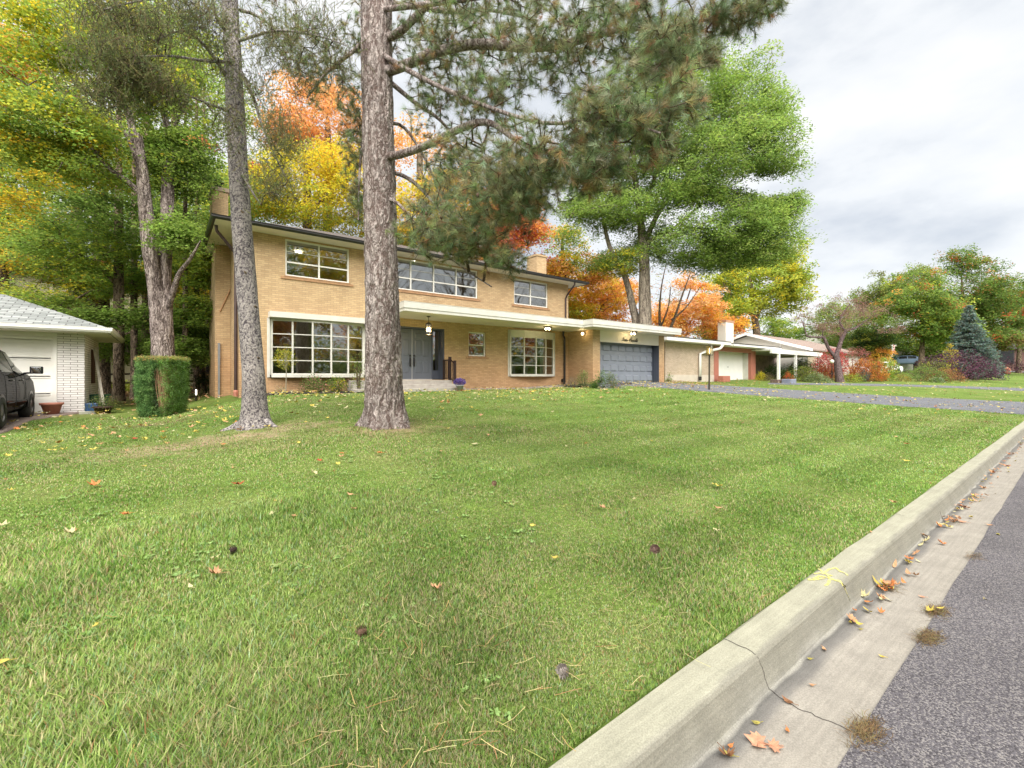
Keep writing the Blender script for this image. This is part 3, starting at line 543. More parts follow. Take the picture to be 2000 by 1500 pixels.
# simple curtains in the right bow window and dining furniture silhouettes
b = MB()
for xx in (13.15, 15.35):
    MB().grid(lambda u, v, xx=xx: (xx + 0.32 * u, YF + 0.55 + 0.03 * math.sin(u * 25), 1.5 + 2.3 * v), 16, 1).build('curtain', mat('pale_curtain', (0.62, 0.60, 0.55)), house)
# canopy ---------------------------------------------------
cx0, cy0, jx, cy1, cx1 = 6.72, 15.05, 15.72, 14.42, 22.84
C = [(cx0, YF - 0.003), (cx0, cy0), (jx, cy0), (jx, cy1), (cx1, cy1), (cx1, YF - 0.003)]
def fascia(P, z0, z1, off): 
    b = MB()
    for p, q in zip(P, P[1:]): b.obox(p, q, 0.04, z0, z1, off)
    return b
Co = lambda k: [(cx0 - k, YF - 0.003), (cx0 - k, cy0 - k), (jx - k, cy0 - k), (jx - k, cy1 - k), (cx1 + k, cy1 - k), (cx1 + k, YF)]
Ci = lambda k: [(cx0 + k, YF - 0.003), (cx0 + k, cy0 + k), (jx + k, cy0 + k), (jx + k, cy1 + k), (cx1 - k, cy1 + k), (cx1 - k, YF - 0.003)]
def ringwall(b, A, B, z0, z1):
    n = len(A)
    for i in range(n - 1):
        a, c, d_, e_ = A[i], A[i + 1], B[i + 1], B[i]
        v = [(p[0], p[1], z) for z in (z0, z1) for p in (a, c, d_, e_)]
        b.add(v, [(0, 1, 5, 4), (4, 5, 6, 7), (3, 2, 1, 0), (2, 3, 7, 6)] + ([(3, 0, 4, 7)] if i == 0 else []) + ([(1, 2, 6, 5)] if i == n - 2 else []))
b = MB(); ringwall(b, Co(0.0), Ci(0.04), 3.855, 3.965); ringwall(b, Co(0.022), Ci(0.042), 3.967, 4.19); ringwall(b, Co(0.03), Ci(0.05), 4.191, 4.205)
canopy = b.build('canopy_fascia', WHITE, house)
b = MB(); b.prism(Ci(0.045), 3.872, 3.90); b.build('canopy_soffit', SOFFIT, house)
b = MB(); b.prism([(cx0 + 0.05, YF - 0.003), (cx0 + 0.05, cy0 + 0.05), (jx + 0.05, cy0 + 0.05), (jx + 0.05, cy1 + 0.05), (cx1 - 0.05, cy1 + 0.05), (cx1 - 0.05, 23.4), (XR + 0.02, 23.4), (XR + 0.02, YF - 0.003)], 4.08, 4.17)
b.lathe((18.0, 15.6, 4.17), [(0.12, 0), (0.12, 0.06), (0.18, 0.08), (0.16, 0.14), (0.02, 0.15)], 12); b.build('flat_roof', mat('roof_gravel', (0.22, 0.21, 0.19), (0.15, 0.14, 0.13), 30), house)
# garage ---------------------------------------------------
GY = 15.47
b = MB(); b.box(XR + 0.004, XR + 0.26, GY + 0.25, 23.3, 0.4, 3.87); b.box(22.54, 22.8, GY + 0.25, 23.3, 0.4, 3.87); b.box(XR + 0.26, 22.54, 23.05, 23.3, 0.4, 3.87)
b.box(XR + 0.004, 17.36, GY, GY + 0.25, 0.4, 3.87); b.box(22.31, 22.8, GY, GY + 0.25, 0.4, 3.87); b.box(16.60 + 0.24, 16.842, GY, 17.195, 0.4, 3.87)
b.build('garage_wall', BRICK, house)
b = MB(); b.box(17.362, 22.308, GY + 0.02, GY + 0.2, 3.30, 3.868); b.build('garage_header', SOFFIT, house)
b = MB(); gy = GY + 0.45; x0, x1, z0, z1 = 17.37, 22.30, 1.19, 3.32; b.box(x0, x1, gy, gy + 0.05, z0, z1)
cw = (x1 - x0) / 8; rh = (z1 - z0) / 4
for i in range(8):
    for j in range(4): panel(b, x0 + i * cw + 0.07, x0 + (i + 1) * cw - 0.07, z0 + j * rh + 0.11, z0 + (j + 1) * rh - 0.11, gy, 0.03, 0.05)
gd = b.build('garage_door', GREY, house); b = MB(); b.tube([(19.75, gy - 0.005, 1.93), (19.75, gy - 0.05, 1.93)], 0.02, 8); b.tube([(19.71, gy - 0.04, 1.90), (19.79, gy - 0.04, 1.96)], 0.01, 6); b.build('door_handle', BLACK, gd)
b = MB(); b.box(17.362, 17.372, GY + 0.251, gy + 0.05, 1.19, 3.32); b.box(22.298, 22.31, GY + 0.003, gy + 0.05, 1.19, 3.32); b.box(22.22, 22.298, gy - 0.02, gy - 0.002, 1.19, 3.32); b.box(17.37, 22.3, GY + 0.2, gy + 0.05, 3.321, 3.34); b.build('door_frame', DGREY, gd)
# house name in script
ST = {'N': [[(0, .1), (.08, -.05), (.2, .1), (.32, .95), (.34, 1.0)], [(.34, 1.0), (.5, .3), (.62, .0)], [(.62, .0), (.74, .9), (.86, 1.15), (.98, 1.1)]], 'i': [[(0, .05), (.12, .5), (.12, .08), (.22, 0), (.3, .08)], [(.15, .68), (.17, .72)]],
      'n': [[(0, .05), (.1, .5), (.1, 0)], [(.1, .3), (.22, .5), (.3, .42), (.3, .08), (.38, 0), (.46, .08)]], 'e': [[(0, .1), (.22, .28), (.2, .48), (.08, .45), (.04, .15), (.16, 0), (.34, .1)]],
      'P': [[(.3, 0), (.42, .6), (.5, 1.05)], [(.05, .75), (-.02, .45), (.12, .1), (.3, .45), (.5, 1.0), (.8, 1.05), (.88, .8), (.7, .55), (.45, .52)]], 'v': [[(0, .45), (.06, .5), (.12, .05), (.22, .05), (.32, .5), (.4, .42)]],
      'a': [[(.26, .42), (.1, .46), (.03, .2), (.1, 0), (.24, .15), (.28, .46), (.28, .08), (.36, 0), (.44, .08)]], 'l': [[(0, .05), (.18, .7), (.18, 1.0), (.08, .95), (.06, .15), (.16, 0), (.26, .08)]]}
b = MB(); u = 0
for chs in 'Nine Pinevale':
    if chs == ' ': u += 0.30; continue
    for S in ST[chs]: b.tube([(19.03 + (u + x + 0.25 * z) * 0.262, GY - 0.012, 3.41 + z * 0.20) for x, z in S], 0.011, 5)
    u += {'N': .86, 'i': .26, 'n': .42, 'e': .3, 'P': .62, 'v': .36, 'a': .4, 'l': .22}[chs]
lt = b.build('name_lettering', BLACK, house); lt['label'] = 'black script lettering reading Nine Pinevale'
# steps ----------------------------------------------------
b = MB(); b.box(5.4, 9.5, 16.55, YF - 0.003, 0.6, 1.385); b.box(6.85, 9.45, YF - 0.003, YD - 0.06, 1.2, 1.395); b.box(5.3, 9.62, 16.2, 16.548, 0.6, 1.235); b.box(5.2, 9.72, 15.85, 16.198, 0.6, 1.09)
st = bevel(b.build('front_steps', STEPC, house), 0.012)
b = MB(); rb = (0.03, 0.012, 0.012)
b.box(9.40, 9.50, 16.60, 16.70, 1.09, 2.36); b.box(9.41, 9.51, 16.22, 16.30, 0.98, 2.19); b.box(9.42, 9.47, 16.7, YF - 0.01, 2.20, 2.25); b.box(9.42, 9.47, 16.7, YF - 0.01, 1.44, 1.47)
b.box(9.41, 9.49, 17.14, YF - 0.004, 1.42, 2.25)
for y in (16.80, 16.91, 17.02): b.box(9.437, 9.457, y, y + 0.02, 1.47, 2.20)
b.tube([(9.46, 16.6, 2.24), (9.46, 16.28, 2.05)], 0.028, 6); b.tube([(9.46, 16.6, 1.5), (9.46, 16.28, 1.25)], 0.018, 6); b.box(9.445, 9.465, 16.42, 16.44, 1.36, 2.14)
b.build('handrail', mat('rust_black_iron', (0.035, 0.014, 0.012), (0.02, 0.01, 0.01), 8, 0.4), house)
# downspouts -----------------------------------------------
b = MB(); b.tube([(16.62, 16.50, 6.36), (16.62, 16.52, 6.22), (16.60, 17.05, 5.75), (16.60, 17.14, 5.6), (16.60, 17.14, 4.19)], 0.042, 8); b.build('downspout', BROWN, house)
b = MB(); b.tube([(16.35, 17.05, 3.88), (16.35, 17.05, 3.66), (16.50, 17.12, 3.52), (16.50, 17.12, 1.05)], 0.055, 8); b.box(16.30, 16.40, 17.04, 17.16, 1.25, 1.42); b.build('downspout', BLACK, house)
b = MB(); b.tube([(1.30, 17.2, 6.34), (1.32, 17.25, 6.18), (1.84, 17.42, 5.6), (1.86, 17.42, 5.4), (1.86, 17.42, 1.05)], 0.05, 8); b.build('downspout', BROWN, house)
b = MB(); b.lathe((1.86, 17.42, 0.88), [(0.07, 0), (0.08, 0.16), (0.05, 0.2)], 8); b.build('drain_pipe', TERRA, house)
# lamps of the house ---------------------------------------
def flush_lamp(x, y, z):
    o = MB().lathe((x, y, z - 0.05), [(0.20, 0.0), (0.20, 0.03), (0.05, 0.05)], 18).build('ceiling_light', mat('bronze', (0.06, 0.04, 0.025), None, 3, 0.4), house, True)
    b = MB()
    for a in (0, 2.1, 4.2): MB().lathe((x + 0.1 * math.cos(a), y + 0.1 * math.sin(a), z - 0.15), [(0.01, 0), (0.035, 0.03), (0.035, 0.06), (0.015, 0.10)], 10).build('bulb', BULB, o, True)
    l = bpy.data.lights.new('lamp_glow', 'POINT'); l.energy = 4; l.color = (1, 0.76, 0.42); l.shadow_soft_size = 0.08; q = bpy.data.objects.new('lamp_glow', l); COL.objects.link(q); q.location = (x, y, z - 0.22)
flush_lamp(14.24, 15.9, 3.868); flush_lamp(19.39, 15.0, 3.868)
b = MB(); p = WY(837, 620, 16.0); lx, ly = 8.14, 16.0
b.lathe((lx, ly, 3.84), [(0.07, 0.0), (0.07, 0.03)], 14); b.tube([(lx, ly, 3.84), (lx, ly, 3.64)], 0.009, 6); b.lathe((lx, ly, 3.56), [(0.13, 0), (0.13, 0.015), (0.03, 0.07)], 6)
for a in range(6): b.tube([(lx + 0.125 * math.cos(a * 1.0472), ly + 0.125 * math.sin(a * 1.0472), 3.57), (lx + 0.125 * math.cos(a * 1.0472), ly + 0.125 * math.sin(a * 1.0472), 3.17)], 0.008, 5)
b.lathe((lx, ly, 3.155), [(0.135, 0), (0.135, 0.015)], 6)
ln = b.build('porch_lantern', mat('bronze', (0.06, 0.04, 0.025), None, 3, 0.4), house)
MB().lathe((lx, ly, 3.18), [(0.11, 0), (0.11, 0.37)], 6).build('lantern_glass', LGLASS, ln)
b = MB()
for a in (0, 2.1, 4.2): MB().lathe((lx + 0.045 * math.cos(a), ly + 0.045 * math.sin(a), 3.28), [(0.01, 0), (0.02, 0.03), (0.02, 0.12), (0.005, 0.17)], 8).build('bulb', BULB, ln, True)
l = bpy.data.lights.new('lamp_glow', 'POINT'); l.energy = 9; l.color = (1, 0.74, 0.38); l.shadow_soft_size = 0.08; q = bpy.data.objects.new('lamp_glow', l); COL.objects.link(q); q.location = (lx, ly - 0.02, 3.08)
b = MB(); b.box(16.74, 16.842, 15.96, 16.06, 3.66, 3.76); b.tube([(16.74, 16.01, 3.71), (16.64, 15.96, 3.69)], 0.035, 8); wl = b.build('wall_light', BLACK, house)
MB().lathe((16.60, 15.94, 3.62), [(0.02, 0), (0.06, 0.03), (0.06, 0.09), (0.02, 0.12)], 12).build('bulb', BULB, wl, True)
# ---------------------------------------------------------------- neighbour's white brick garage
gA = T('garage', 'white painted brick garage with grey shingled hip roof and wide white door', 'garage', (-1.89, 18.43, 0.45))
ax, ay = -1.89, 18.43
b = MB(); b.box(ax - 0.58, ax, ay, ay + 0.25, 0.2, 2.79); b.box(ax - 0.22, ax, ay + 0.25, ay + 3.6, 0.2, 2.79); b.box(ax - 6.4, ax - 5.6, ay, ay + 0.25, 0.2, 2.79); b.box(ax - 6.4, ax - 0.22, ay + 3.4, ay + 3.6, 0.2, 2.79); b.box(ax - 6.4, ax - 6.2, ay + 0.25, ay + 3.4, 0.2, 2.79)
b.build('wall', WBRICK, gA)
CREAM = mat('cream_wood', (0.84, 0.82, 0.77), (0.79, 0.77, 0.71), 2, 0.55)
b = MB(); b.box(ax - 5.6, ax - 0.58, ay + 0.02, ay + 0.2, 2.66, 2.79); b.box(ax - 0.66, ax - 0.585, ay - 0.012, ay + 0.12, 0.48, 2.655); b.box(ax - 5.6, ax - 0.66, ay - 0.012, ay + 0.12, 2.58, 2.655); b.build('door_frame', CREAM, gA)
b = MB(); dx1 = ax - 0.665; dx0 = ax - 5.59; yy = ay + 0.16; b.box(dx0, dx1, yy, yy + 0.04, 0.5, 2.58)
for x in np.linspace(dx0, dx1, 5): b.box(x - 0.07 if x > dx0 else x, x + 0.07 if x < dx1 - .01 else x, yy - 0.022, yy - 0.001, 0.5, 2.58)
for z in (0.5, 1.02, 1.04, 1.52, 1.54, 2.04, 2.06, 2.52): 
    xsx = np.linspace(dx0, dx1, 5)
    for p, q in zip(xsx, xsx[1:]): b.box(p + 0.072, q - 0.072, yy - 0.02, yy - 0.001, z - 0.045 + (0.02 if z in (1.04, 1.54, 2.06) else 0), z + 0.055 - (0.03 if z in (1.02, 1.52, 2.04) else 0.0))
b.build('garage_door', CREAM, gA)
hip(ax - 7.1, ax + 0.58, ay - 0.75, ay + 4.25, 2.94, 0.42).build('roof', SHING, gA)
b = MB(); b.box(ax - 7.08, ax + 0.56, ay - 0.73, ay + 4.23, 2.792, 2.81); b.build('soffit', SOFFIT, gA)
b = MB(); gutter(b, (ax - 7.1, ay - 0.75, -1, 0), (ax + 0.58, ay - 0.75, 1, 0), 0, -1, 0.1, 2.80, 2.94); gutter(b, (ax + 0.58, ay - 0.75, 0, -1), (ax + 0.58, ay + 4.25, 0, 1), 1, 0, 0.1, 2.80, 2.94); b.build('gutter', CREAM, gA)
b = MB(); b.box(ax + 0.002, ax + 0.03, ay + 1.5, ay + 2.3, 1.3, 2.4); b.build('window_shutter', mat('dark_red_wood', (0.08, 0.03, 0.025)), gA)
# ---------------------------------------------------------------- pale brick bungalow with the terracotta garage
gB = T('bungalow', 'low pale brick bungalow with terracotta framed white garage door', 'house', (24.4, 16.5, 1.3))
BY = 16.5; TC = mat('terracotta_paint', (0.43, 0.16, 0.11), (0.38, 0.14, 0.10), 4, 0.6)
b = MB(); b.box(24.42, 30.1, BY, BY + 0.25, 0.5, 3.68); b.box(24.42, 24.7, BY + 0.25, 25, 0.5, 3.68); b.build('wall', PBRICK, gB); MB().box(35.9, 36.15, BY + 0.25, 25, 0.5, 3.6).build('wall', PBRICK, gB)
b = MB(); b.box(24.40, 30.1, BY - 0.02, BY - 0.002, 0.9, 1.66); b.build('plinth', mat('pale_render', (0.60, 0.53, 0.45), (0.54, 0.47, 0.40), 3, 0.85), gB)
b = MB(); b.box(30.1, 30.69, BY - 0.03, BY + 0.22, 0.9, 3.35); b.box(35.45, 36.15, BY - 0.03, BY + 0.22, 0.9, 3.35); b.box(30.1, 36.15, BY - 0.035, BY + 0.22, 3.352, 3.66); b.build('garage_frame', TC, gB)
b = MB(); b.box(30.7, 35.44, BY + 0.6, BY + 0.64, 1.1, 3.40)
for j in range(1, 4): b.box(30.7, 35.44, BY + 0.593, BY + 0.599, 1.25 + j * 0.53, 1.265 + j * 0.53)
o = b.build('garage_door', PWHITE, gB); b = MB(); b.lathe((33.1, BY + 0.56, 2.25), [(0.05, 0), (0.05, 0.03)], 8); b.build('door_handle', BLACK, o)
b = MB(); b.box(35.41, 35.45, BY + 0.2, BY + 0.6, 1.1, 3.35); b.build('door_jamb', WHITE, gB); MB().box(30.69, 30.7, BY + 0.2, BY + 0.6, 1.1, 3.35).build('door_jamb', WHITE, gB)
b = MB(); b.box(23.4, 30.9, BY - 0.8, 25.6, 3.70, 3.90); b.box(30.9, 38.3, BY - 1.0, 25.6, 3.66, 3.80); b.build('roof_fascia', PWHITE, gB)
b = MB(); b.box(23.38, 30.92, BY - 0.82, 25.62, 3.902, 3.95); b.box(30.92, 38.32, BY - 1.02, 25.62, 3.802, 3.86)
b.box(26.8, 27.3, 17.4, 17.9, 3.95, 4.06); b.box(28.6, 28.9, 17.6, 17.9, 3.95, 4.10); b.build('flat_roof', mat('dark_roofing', (0.07, 0.06, 0.06), (0.05, 0.045, 0.045), 12), gB)
b = MB(); b.box(25.1, 26.3, 18.4, 19.2, 3.8, 4.72); b.box(25.06, 26.34, 18.36, 19.24, 4.721, 4.78); b.lathe((25.4, 18.7, 4.78), [(0.09, 0), (0.09, 0.18)], 10); b.build('chimney', mat('pink_render', (0.62, 0.50, 0.42), (0.56, 0.45, 0.38), 5), gB)
p0 = WY(1368, 741, BY - 0.15)
b = MB(); q = WY(1412, 678, BY - 0.9); b.tube([(q.x, BY - 0.9, 3.66), (q.x - 0.1, BY - 0.75, 3.42), (p0.x + 0.5, BY - 0.25, 3.22), (p0.x, BY - 0.13, 3.05), (p0.x, BY - 0.13, 1.55)], 0.09, 10); dsp = b.build('downspout', PWHITE, gB, True)
MB().tube([(p0.x, BY - 0.13, 1.55), (p0.x, BY - 0.13, 1.3)], 0.10, 10).build('downspout_shoe', BLACK, dsp)
pb = MB(); q = WY(1407, 740, 15.9); pb.box(q.x, q.x + 0.95, 15.7, 16.1, terr(q.x, 15.9) - 0.02, terr(q.x, 15.9) + 0.40); 
pbo = bevel(pb.build('planter_box', TC), 0.03); tag(pbo, 'low terracotta planter box beside the white garage door', 'planter')
# ---------------------------------------------------------------- low gabled house with carport
gC = T('house', 'low white gabled house with carport beyond the terracotta garage', 'house', (46, 20, 1.3))
def gable(b, x0, x1, y0, y1, z, zr, th=0.12):
    ym = (y0 + y1) / 2
    b.add([(x0, y0, z), (x1, y0, z), (x1, ym, zr), (x0, ym, zr), (x0, y0, z - th), (x1, y0, z - th), (x1, ym, zr - th), (x0, ym, zr - th)], [(0, 1, 2, 3), (7, 6, 5, 4), (0, 4, 5, 1), (1, 5, 6, 2), (0, 3, 7, 4)])
    b.add([(x0, y1, z), (x1, y1, z), (x1, ym, zr), (x0, ym, zr), (x0, y1, z - th), (x1, y1, z - th), (x1, ym, zr - th), (x0, ym, zr - th)], [(3, 2, 1, 0), (4, 5, 6, 7), (1, 5, 4, 0), (2, 6, 5, 1), (4, 7, 3, 0)])
SID = mat('pale_siding', (0.62, 0.60, 0.55), (0.58, 0.56, 0.51), 0.6, 0.6)
b = MB(); b.box(46.0, 60, 16.45, 27, 0.8, 4.0); b.add([(46.0, 16.45, 4.0), (46.0, 27, 4.0), (46.0, 21.7, 5.62), (46.2, 16.45, 4.0), (46.2, 27, 4.0), (46.2, 21.7, 5.62)], [(0, 2, 1), (3, 4, 5), (0, 3, 5, 2), (1, 2, 5, 4)]); b.build('wall', SID, gC)
b = MB(); gable(b, 45.6, 60.5, 15.9, 27.5, 4.0, 5.85); b.build('roof', SHINGR, gC)
b = MB(); b.add([(45.56, 15.86, 3.82), (45.56, 21.7, 5.66), (45.56, 21.7, 5.90), (45.56, 15.86, 4.05)], [(0, 1, 2, 3)]); b.add([(45.56, 27.54, 3.82), (45.56, 21.7, 5.66), (45.56, 21.7, 5.90), (45.56, 27.54, 4.05)], [(3, 2, 1, 0)])
for y in (18.7, 21.7, 24.7): b.box(45.97, 45.998, y - 0.03, y + 0.03, 3.3, 4.6)
b.build('barge_board', PWHITE, gC)
b = MB(); b.box(35.5, 45.3, 15, 15.15, 3.28, 3.62); b.box(35.5, 45.4, 15.15, 21, 3.5, 3.6); b.box(45.15, 45.3, 15.15, 21, 3.28, 3.49); b.build('carport_roof', PWHITE, gC)
for px in (1520, 1553): q = WY(px, 730, 15.1); MB().box(q.x - 0.11, q.x + 0.11, 15.0, 15.15, 0.9, 3.279).build('carport_post', PWHITE, gC)
b = MB(); b.box(38, 45.9, 19, 19.2, 0.9, 3.48); b.build('stone_wall', mat('pink_stone', (0.40, 0.31, 0.29), (0.20, 0.17, 0.17), 2.2, 0.9, 0.6, c3=(0.34, 0.28, 0.26)), gC)
b = MB(); b.box(42.3, 43.75, 22, 22.8, 1, 6.75); o = b.build('chimney', mat('white_block', (0.66, 0.64, 0.57), (0.60, 0.58, 0.52), 2), gC); MB().box(42.24, 43.81, 21.95, 22.85, 6.751, 6.95).build('chimney_cap', mat('cap_brown', (0.36, 0.20, 0.12), None, 6), o)
win(gC, 48.0, 49.1, 1.9, 3.5, 16.38, [48.55], [], 0.08, 0.06); b = MB(); b.box(45.99, 47.9, 16.40, 16.447, 1.4, 3.9); b.build('wall_panel', mat('tan_render', (0.5, 0.42, 0.31)), gC)
# two-storey house behind it
gD = T('house', 'pale two storey gable end rising behind the low gabled house', 'house', (74, 27, 1.5))
q = W(1597, 642, 70); X0 = q.x; zt = q.z
b = MB(); yA, yB_ = q.y - 8.5, q.y + 8.5; b.box(X0, X0 + 14, yA, yB_, 1, zt - 2.9); b.add([(X0, yA, zt - 2.9), (X0, yB_, zt - 2.9), (X0, q.y, zt - 0.2), (X0 + .3, yA, zt - 2.9), (X0 + .3, yB_, zt - 2.9), (X0 + .3, q.y, zt - 0.2)], [(0, 2, 1), (3, 4, 5), (0, 3, 5, 2), (1, 2, 5, 4)]); b.build('wall', SID, gD)
b = MB(); gable(b, X0 - 0.4, X0 + 14.4, yA - 0.5, yB_ + 0.5, zt - 2.9, zt, 0.25); b.build('roof', mat('white_trim_roof', (0.72, 0.70, 0.68)), gD)
MB().box(X0 + 1, X0 + 2, q.y - 0.7, q.y + 0.3, zt - 1, zt + 0.9).build('chimney', DBRICK, gD)
# brown brick house far along the street
gE = T('house', 'dark brown brick bungalow far behind the blue spruce', 'house', (119, 15, 3.2))
def xz(px, py, d): q = W(px, py, d); return q
a_, c_ = W(1812, 716, 86), W(2060, 718, 80); u_ = (c_ - a_); u_.z = 0; u_.normalize(); v_ = Vector((-u_.y, u_.x, 0))
if v_.dot(Vector((FX, FY, 0))) < 0: v_ = -v_
def quadE(s0, s1, dd, z0, z1, t=0.2): 
    p = a_ + u_ * s0 + v_ * dd; r = a_ + u_ * s1 + v_ * dd; return [(p.x, p.y), (r.x, r.y), (r.x + v_.x * t, r.y + v_.y * t), (p.x + v_.x * t, p.y + v_.y * t)], z0, z1
LE = (c_ - a_).length
MB().prism(*quadE(0, LE, 0, 2.2, 6.6, 9)).build('wall', DBRICK, gE)
b = MB(); P0, _, _ = quadE(-0.9, LE + 1, -1.0, 0, 0, 11); zc = sum((Vector((x, y, 0)) for x, y in P0), Vector()) / 4
m0 = (Vector((*P0[0], 0)) + Vector((*P0[3], 0))) / 2 + u_ * 5; m1 = (Vector((*P0[1], 0)) + Vector((*P0[2], 0))) / 2 - u_ * 5
b.add([(x, y, 6.6) for x, y in P0] + [(m0.x, m0.y, 8.7), (m1.x, m1.y, 8.7)], [(0, 1, 5, 4), (1, 2, 5), (2, 3, 4, 5), (3, 0, 4), (3, 2, 1, 0)]); b.build('roof', SHINGB, gE)
DG = mat('dark_window', (0.02, 0.022, 0.025), None, 2, 0.15)
for s0, s1, z0, z1 in ((1.0, 2.8, 4.2, 6.0), (10.5, 12.3, 4.0, 6.2), (15.6, 17.6, 3.6, 6.4)):
    o = MB().prism(*quadE(s0 - 0.15, s1 + 0.15, -0.08, z0 - 0.15, z1 + 0.15, 0.075)).build('window', PWHITE if s0 < 5 else BROWN, gE); MB().prism(*quadE(s0, s1, -0.12, z0, z1, 0.035)).build('pane', DG, o)
MB().prism(*quadE(17.9, 20.4, -0.1, 4.0, 6.3, 0.09)).build('garage_door', PWHITE, gE)
# cream house glimpsed through the woods on the left
gF = T('house', 'cream house glimpsed through the woods behind the clipped hedge', 'house', (-4, 40, 0.8))
b = MB(); FY0 = 40.0; b.wall(-22, 10, 0.2, 8.0, FY0, FY0 + 0.3, []); b.box(-22, -21.7, FY0 + 0.3, 50, 0.2, 8); b.box(9.7, 10, FY0 + 0.3, 50, 0.2, 8); b.build('wall', mat('cream_render', (0.50, 0.44, 0.29), (0.42, 0.37, 0.25), 1), gF)
hip(-23, 11, FY0 - 1, 51, 8.0, 0.35).build('roof', SHINGB, gF)
for x0, x1, z0, z1 in ((-8.4, -6.8, 1.2, 3.3), (-5.6, -3.9, 1.2, 3.3), (-1.4, 0.6, 1.2, 3.3), (2.0, 4.2, 1.2, 3.3), (-5.4, -3.8, 5.0, 6.5), (-12, -10, 5.0, 6.5), (0.5, 2.2, 5.0, 6.5)):
    o = MB().box(x0 - 0.12, x1 + 0.12, FY0 - 0.09, FY0 - 0.003, z0 - 0.12, z1 + 0.12).build('window', BROWN if z0 > 4 else PWHITE, gF); MB().box(x0, x1, FY0 - 0.12, FY0 - 0.092, z0, z1).build('pane', DG, o)
# ---------------------------------------------------------------- foliage tools
def leaves(cent, size, col, nrm_up=0.6, aspect=0.62, seed=0, curl=0.25):
    "one folded kite per leaf"
    r = np.random.default_rng(seed); n = len(cent); cent = np.asarray(cent, float); size = np.broadcast_to(np.asarray(size, float), (n,))
    nv = r.normal(size=(n, 3)); nv[:, 2] = np.abs(nv[:, 2]) + nrm_up * 2; nv /= np.linalg.norm(nv, axis=1)[:, None]
    a = r.normal(size=(n, 3)); u = np.cross(nv, a); u /= np.linalg.norm(u, axis=1)[:, None] + 1e-9; v = np.cross(nv, u); s = size[:, None]
    V = np.stack([cent - u * s * 0.5, cent + v * s * aspect * 0.5 + nv * s * curl * 0.4, cent + u * s * 0.5 - nv * s * curl * 0.3, cent - v * s * aspect * 0.5 + nv * s * curl * 0.4], 1).reshape(-1, 3)
    F = np.arange(4 * n).reshape(n, 4); return V, F, np.asarray(col, float)
def pal(n, cols, wts, r, jit=0.18):
    cols = np.asarray(cols, float); wts = np.asarray(wts, float); k = r.choice(len(cols), n, p=wts / wts.sum()); c = cols[k]
    return np.clip(c * (1 + r.normal(size=(n, 1)) * jit) * (1 + r.normal(size=(n, 3)) * jit * 0.35), 0.004, 0.9)
G_DK, G_MD, G_LT, G_YL = (0.15, 0.235, 0.055), (0.215, 0.325, 0.07), (0.30, 0.42, 0.085), (0.48, 0.52, 0.07)
YEL, GOLD, ORG, RED, PNK, PCH = (0.72, 0.58, 0.05), (0.76, 0.48, 0.06), (0.80, 0.36, 0.09), (0.48, 0.065, 0.03), (0.62, 0.16, 0.12), (0.84, 0.46, 0.19)
def ell(c, r3, n, r, shell=0.55):
    d = r.normal(size=(n, 3)); d /= np.linalg.norm(d, axis=1)[:, None]; q = (shell + (1 - shell) * r.random((n, 1))) ** 1.0; q = np.where(r.random((n, 1)) < 0.25, r.random((n, 1)) ** 0.5, q)
    return np.asarray(c) + d * q * np.asarray(r3)
def grow(S, SP, tg, step=0.5, droop=0.0, r=None, up=0.35):
    "S: skeleton nodes (n,3), SP parents; connect each target to the nearest node by a bent twig; returns nodes, parents, tip ids"
    r = r or rng; nodes = list(map(np.asarray, S)); par = list(SP); tips = []; order = np.argsort([np.min(np.linalg.norm(np.asarray(S) - t, axis=1)) for t in tg])
    A = np.zeros((len(S) + len(tg) * 14, 3)); A[:len(S)] = S; n = len(S)
    for i in order:
        t = tg[i]; d = A[:n] - t; dist = np.sqrt((d ** 2).sum(1)); cost = dist + up * np.maximum(0, d[:, 2]) ; j = int(np.argmin(cost)); L_ = dist[j]; k = min(12, max(1, int(L_ / step))); p0 = A[j].copy(); prev = j
        side = r.normal(size=3) * L_ * 0.07
        for m in range(1, k + 1):
            f = m / k; p = p0 * (1 - f) + t * f + side * math.sin(f * math.pi) + np.array([0, 0, (0.10 - droop) * L_ * math.sin(f * math.pi)])
            if n >= len(A): break
            A[n] = p; par.append(prev); prev = n; n += 1
        tips.append(prev)
    return A[:n], par, tips, order
def twigmesh(A, par, n0, rtip=0.006, rmax=0.12, expn=0.5, sides=4):
    n = len(A); cnt = np.zeros(n); ch = np.zeros(n, int)
    for i in range(n - 1, 0, -1):
        if cnt[i] == 0: cnt[i] = 1
        if par[i] >= 0 and par[i] < i: cnt[par[i]] += cnt[i]
    rad = np.minimum(rtip * np.maximum(cnt, 1) ** expn, rmax); idx = np.arange(n0, n); P = A[idx]; Q = A[np.asarray(par)[idx]]; r1 = rad[idx]; r0 = np.minimum(rad[np.asarray(par)[idx]], r1 * 1.35)
    d = P - Q; L_ = np.linalg.norm(d, axis=1); ok = L_ > 1e-4; P, Q, r1, r0, d, L_ = P[ok], Q[ok], r1[ok], r0[ok], d[ok], L_[ok]; d /= L_[:, None]
    a = np.where(np.abs(d[:, 2:3]) > 0.9, np.array([[1.0, 0, 0]]), np.array([[0, 0, 1.0]])); x = np.cross(d, a); x /= np.linalg.norm(x, axis=1)[:, None]; y = np.cross(d, x); V = []
    for C_, R in ((Q, r0), (P, r1)):
        for k in range(sides): an = 2 * math.pi * k / sides; V.append(C_ + (x * math.cos(an) + y * math.sin(an)) * R[:, None])
    m = len(P); V = np.stack(V, 1).reshape(-1, 3); b = np.arange(m)[:, None] * (2 * sides); F = np.concatenate([b + np.array([[k, (k + 1) % sides, sides + (k + 1) % sides, sides + k]]) for k in range(sides)], 0); return V, F
